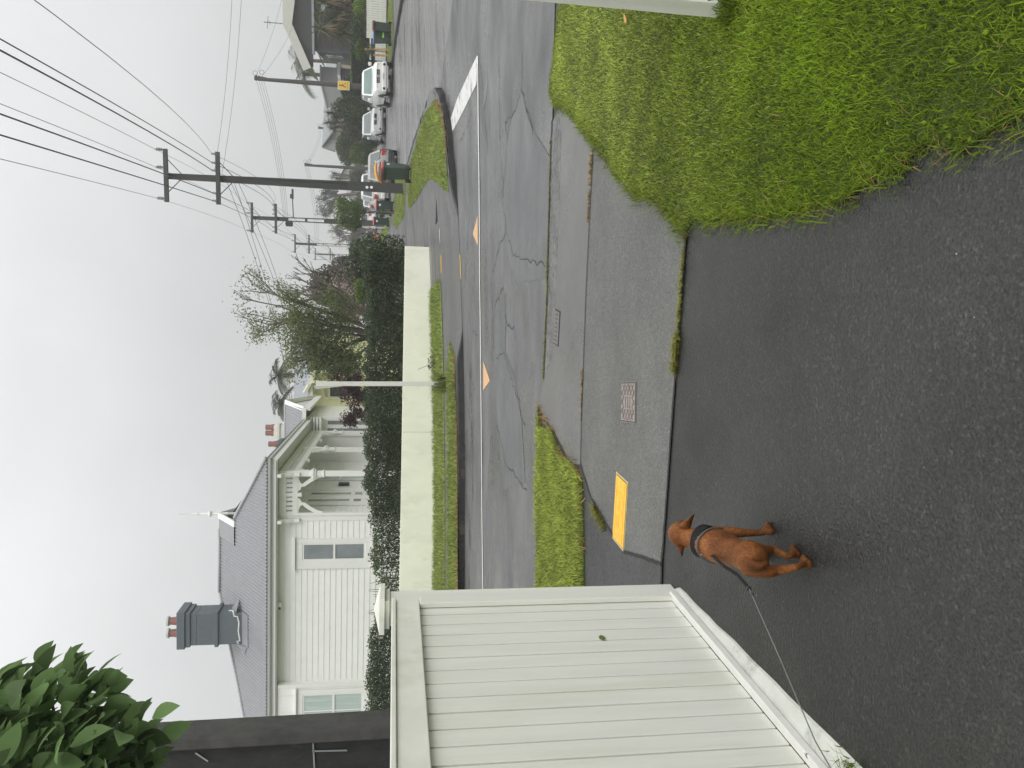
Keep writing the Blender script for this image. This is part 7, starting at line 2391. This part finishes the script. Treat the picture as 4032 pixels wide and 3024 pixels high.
# coat tint darkens towards the ground and around a spot below the tail
co = np.empty(len(me.vertices) * 3, np.float32); me.vertices.foreach_get('co', co); co = co.reshape(-1, 3)
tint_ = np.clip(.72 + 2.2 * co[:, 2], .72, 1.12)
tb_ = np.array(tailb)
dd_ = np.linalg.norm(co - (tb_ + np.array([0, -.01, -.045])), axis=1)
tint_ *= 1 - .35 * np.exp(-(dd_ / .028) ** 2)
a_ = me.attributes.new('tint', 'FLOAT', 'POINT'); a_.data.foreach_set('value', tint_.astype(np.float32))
dog = thing('dog', 'small russet short haired puppy in a black harness standing with its back to us', 'dog', (loin.x, loin.y, 0))
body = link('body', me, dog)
# ears: soft folded flaps
def ear(base_f, base_b, tip, mid, th=.006):
    bf, bb, tp, md = [Vector(q_) for q_ in (base_f, base_b, tip, mid)]
    m = MB(); rows = []
    for i in range(7):
        t = i / 6
        a = bf.lerp(tp, t); b = bb.lerp(tp, t)
        c_ = (a + b) / 2 + (md - (bf + bb + tp) / 3) * math.sin(math.pi * min(1, t * .8 + .15))
        rows.append((a, c_, b))
    n = ((bb - bf).cross(tp - bf)).normalized()
    vs = []
    for a, c_, b in rows: vs += [a + n * th * .3, c_ + n * th, b + n * th * .3, b - n * th * .3, c_ - n * th * .2, a - n * th * .3]
    m.add(vs, [(6 * i + k, 6 * i + (k + 1) % 6, 6 * i + 6 + (k + 1) % 6, 6 * i + 6 + k) for i in range(6) for k in range(6)] + [tuple(range(6))[::-1], tuple(36 + k for k in range(6))])
    o = m.build('ear', M['fur'], dog, smooth=True)
    sb = o.modifiers.new('sub', 'SUBSURF'); sb.levels = sb.render_levels = 2
    aa = o.data.attributes.new('tint', 'FLOAT', 'POINT'); aa.data.foreach_set('value', [.82] * len(o.data.vertices))
    return o
ear(dpt(430, 480, 3.04), dpt(600, 530, 2.975), dpt(650, 345, 2.98), dpt(560, 420, 2.93))
ear(dpt(425, 670, 3.04), dpt(545, 690, 2.975), dpt(515, 800, 2.975), dpt(490, 760, 2.93))
ey = MB()
for s in (-1, 1):
    ey.lathe([(.001, -.006), (.006, 0), (.001, .006)], tuple(skull + Vector((.015 + s * .026, .066, -.002))), 8)
ey.build('eyes', M['nose'], dog)
MB().lathe([(.004, -.008), (.011, 0), (.004, .008)], tuple(mz + Vector((.004, .018, .004))), 10).build('nose', M['nose'], dog)
# harness
hn_ = MB()
def band(m, c, axis, w, hh, wid, th=.004, n=36, tilt=0.):
    ax = Vector(axis).normalized(); x = ax.cross(Vector((0, 0, 1))).normalized(); u = x.cross(ax).normalized()
    vs = []
    for k in range(n):
        a = 2 * math.pi * k / n
        dr = x * math.cos(a) * w + u * math.sin(a) * hh
        o_ = x * math.cos(a) + u * math.sin(a)
        p = Vector(c) + dr + ax * tilt * math.sin(a)
        for s, e_ in ((-1, 0), (-1, 1), (1, 1), (1, 0)):
            vs.append(p + ax * s * wid / 2 + o_ * th * e_)
    m.add(vs, [(4 * k + j, 4 * ((k + 1) % n) + j, 4 * ((k + 1) % n) + (j + 1) % 4, 4 * k + (j + 1) % 4) for k in range(n) for j in range(4)])
ax_ = (nek - sho)
band(hn_, sho.lerp(nek, .12) + Vector((0, 0, .001)), ax_, .0605, .0745, .050, .005, tilt=-.022)
hb_ = hn_.build('harness', M['web'], dog, smooth=False)
hg = MB(); band(hg, ribs.lerp(sho, .35), (sho - ribs), .0665, .081, .010, .003)
hg.build('girth_strap', M['cord'] if False else mat('grey_strap', (.07, .068, .066), .6), hb_)
clip = dpt(742, 735, 2.83) + Vector((0, -.006, .012))
cm = MB()
cm.tube([clip + Vector((-.018, .0, .0)), clip + Vector((.0, 0, .006)), clip + Vector((.016, -.01, .002))], .0045, 6)
cm.tube([clip + Vector((-.006, .02, .004)), clip + Vector((.0, 0, .007)), clip + Vector((-.004, -.03, .004))], .003, 6)
cm.tube([clip + Vector((.0 + .011 * math.cos(k * .63), -.02 + .011 * math.sin(k * .63), .006)) for k in range(11)], .0025, 5)
cm.build('clip', mat('bright_clip_metal', (.85, .85, .86), .25, metal=.4, var=.02), hb_, smooth=True)
MB().tube([dpt(690, 735, 2.87) + Vector((0, 0, .008)), dpt(720, 735, 2.855) + Vector((0, 0, .008))], .004, 6).build('ring', M['chrome'], hb_)
# leash: webbing near the dog, then a thin cord up to the hand
ls = thing('leash', 'black webbing dog leash with thin grey cord running to the lower left corner', 'leash', tuple(clip))
w_pts = [clip + Vector((0, -.03, .004)), dpt(880, 800, 2.72) + Vector((0, 0, .012)), dpt(960, 850, 2.62) + Vector((0, 0, .02)), dpt(1030, 910, 2.54) + Vector((0, 0, .02)), dpt(1110, 1000, 2.46), dpt(1190, 1090, 2.40), dpt(1235, 1145, 2.37)]
mb = MB()
for i in range(len(w_pts) - 1):
    mb.bar(w_pts[i], w_pts[i + 1] + (w_pts[i + 1] - w_pts[i]).normalized() * .004, .011 if i else .006, .004)
mb.build('webbing', M['web'], ls)
MB().tube([w_pts[-1], dpt(1245, 1160, 2.36)], .008, 8).lathe([(.003, -.006), (.007, 0), (.003, .006)], tuple(dpt(1272, 1218, 2.33)), 8).build('stopper', M['black'], ls)
cp = [dpt(1240, 1150, 2.365), at(2960, 2342, 2.33), at(3072, 2595, 2.02), at(3209, 2917, 1.55), at(3270, 3024, 1.38), at(3380, 3200, 1.1)]
MB().tube(cp, .0016, 5).build('cord', M['cord'], ls)
# damp contact patch is left to the light

# ------------------------------------------------------------------ thin rain haze filling the street
hz = MB().box(-260, 320, -90, 380, -2.5, 60).build('haze', bpy.data.materials.new('haze_air'))
hm = hz.data.materials[0]
hm.use_nodes = True
hm.node_tree.nodes.remove(hm.node_tree.nodes['Principled BSDF'])
pv = hm.node_tree.nodes.new('ShaderNodeVolumePrincipled')
pv.inputs['Color'].default_value = (.93, .94, .94, 1)
pv.inputs['Density'].default_value = .0019
pv.inputs['Anisotropy'].default_value = .2
hm.node_tree.links.new(pv.outputs[0], hm.node_tree.nodes['Material Output'].inputs['Volume'])
stuff(hz, 'thin pale rain haze softening the far end of the street', 'haze')
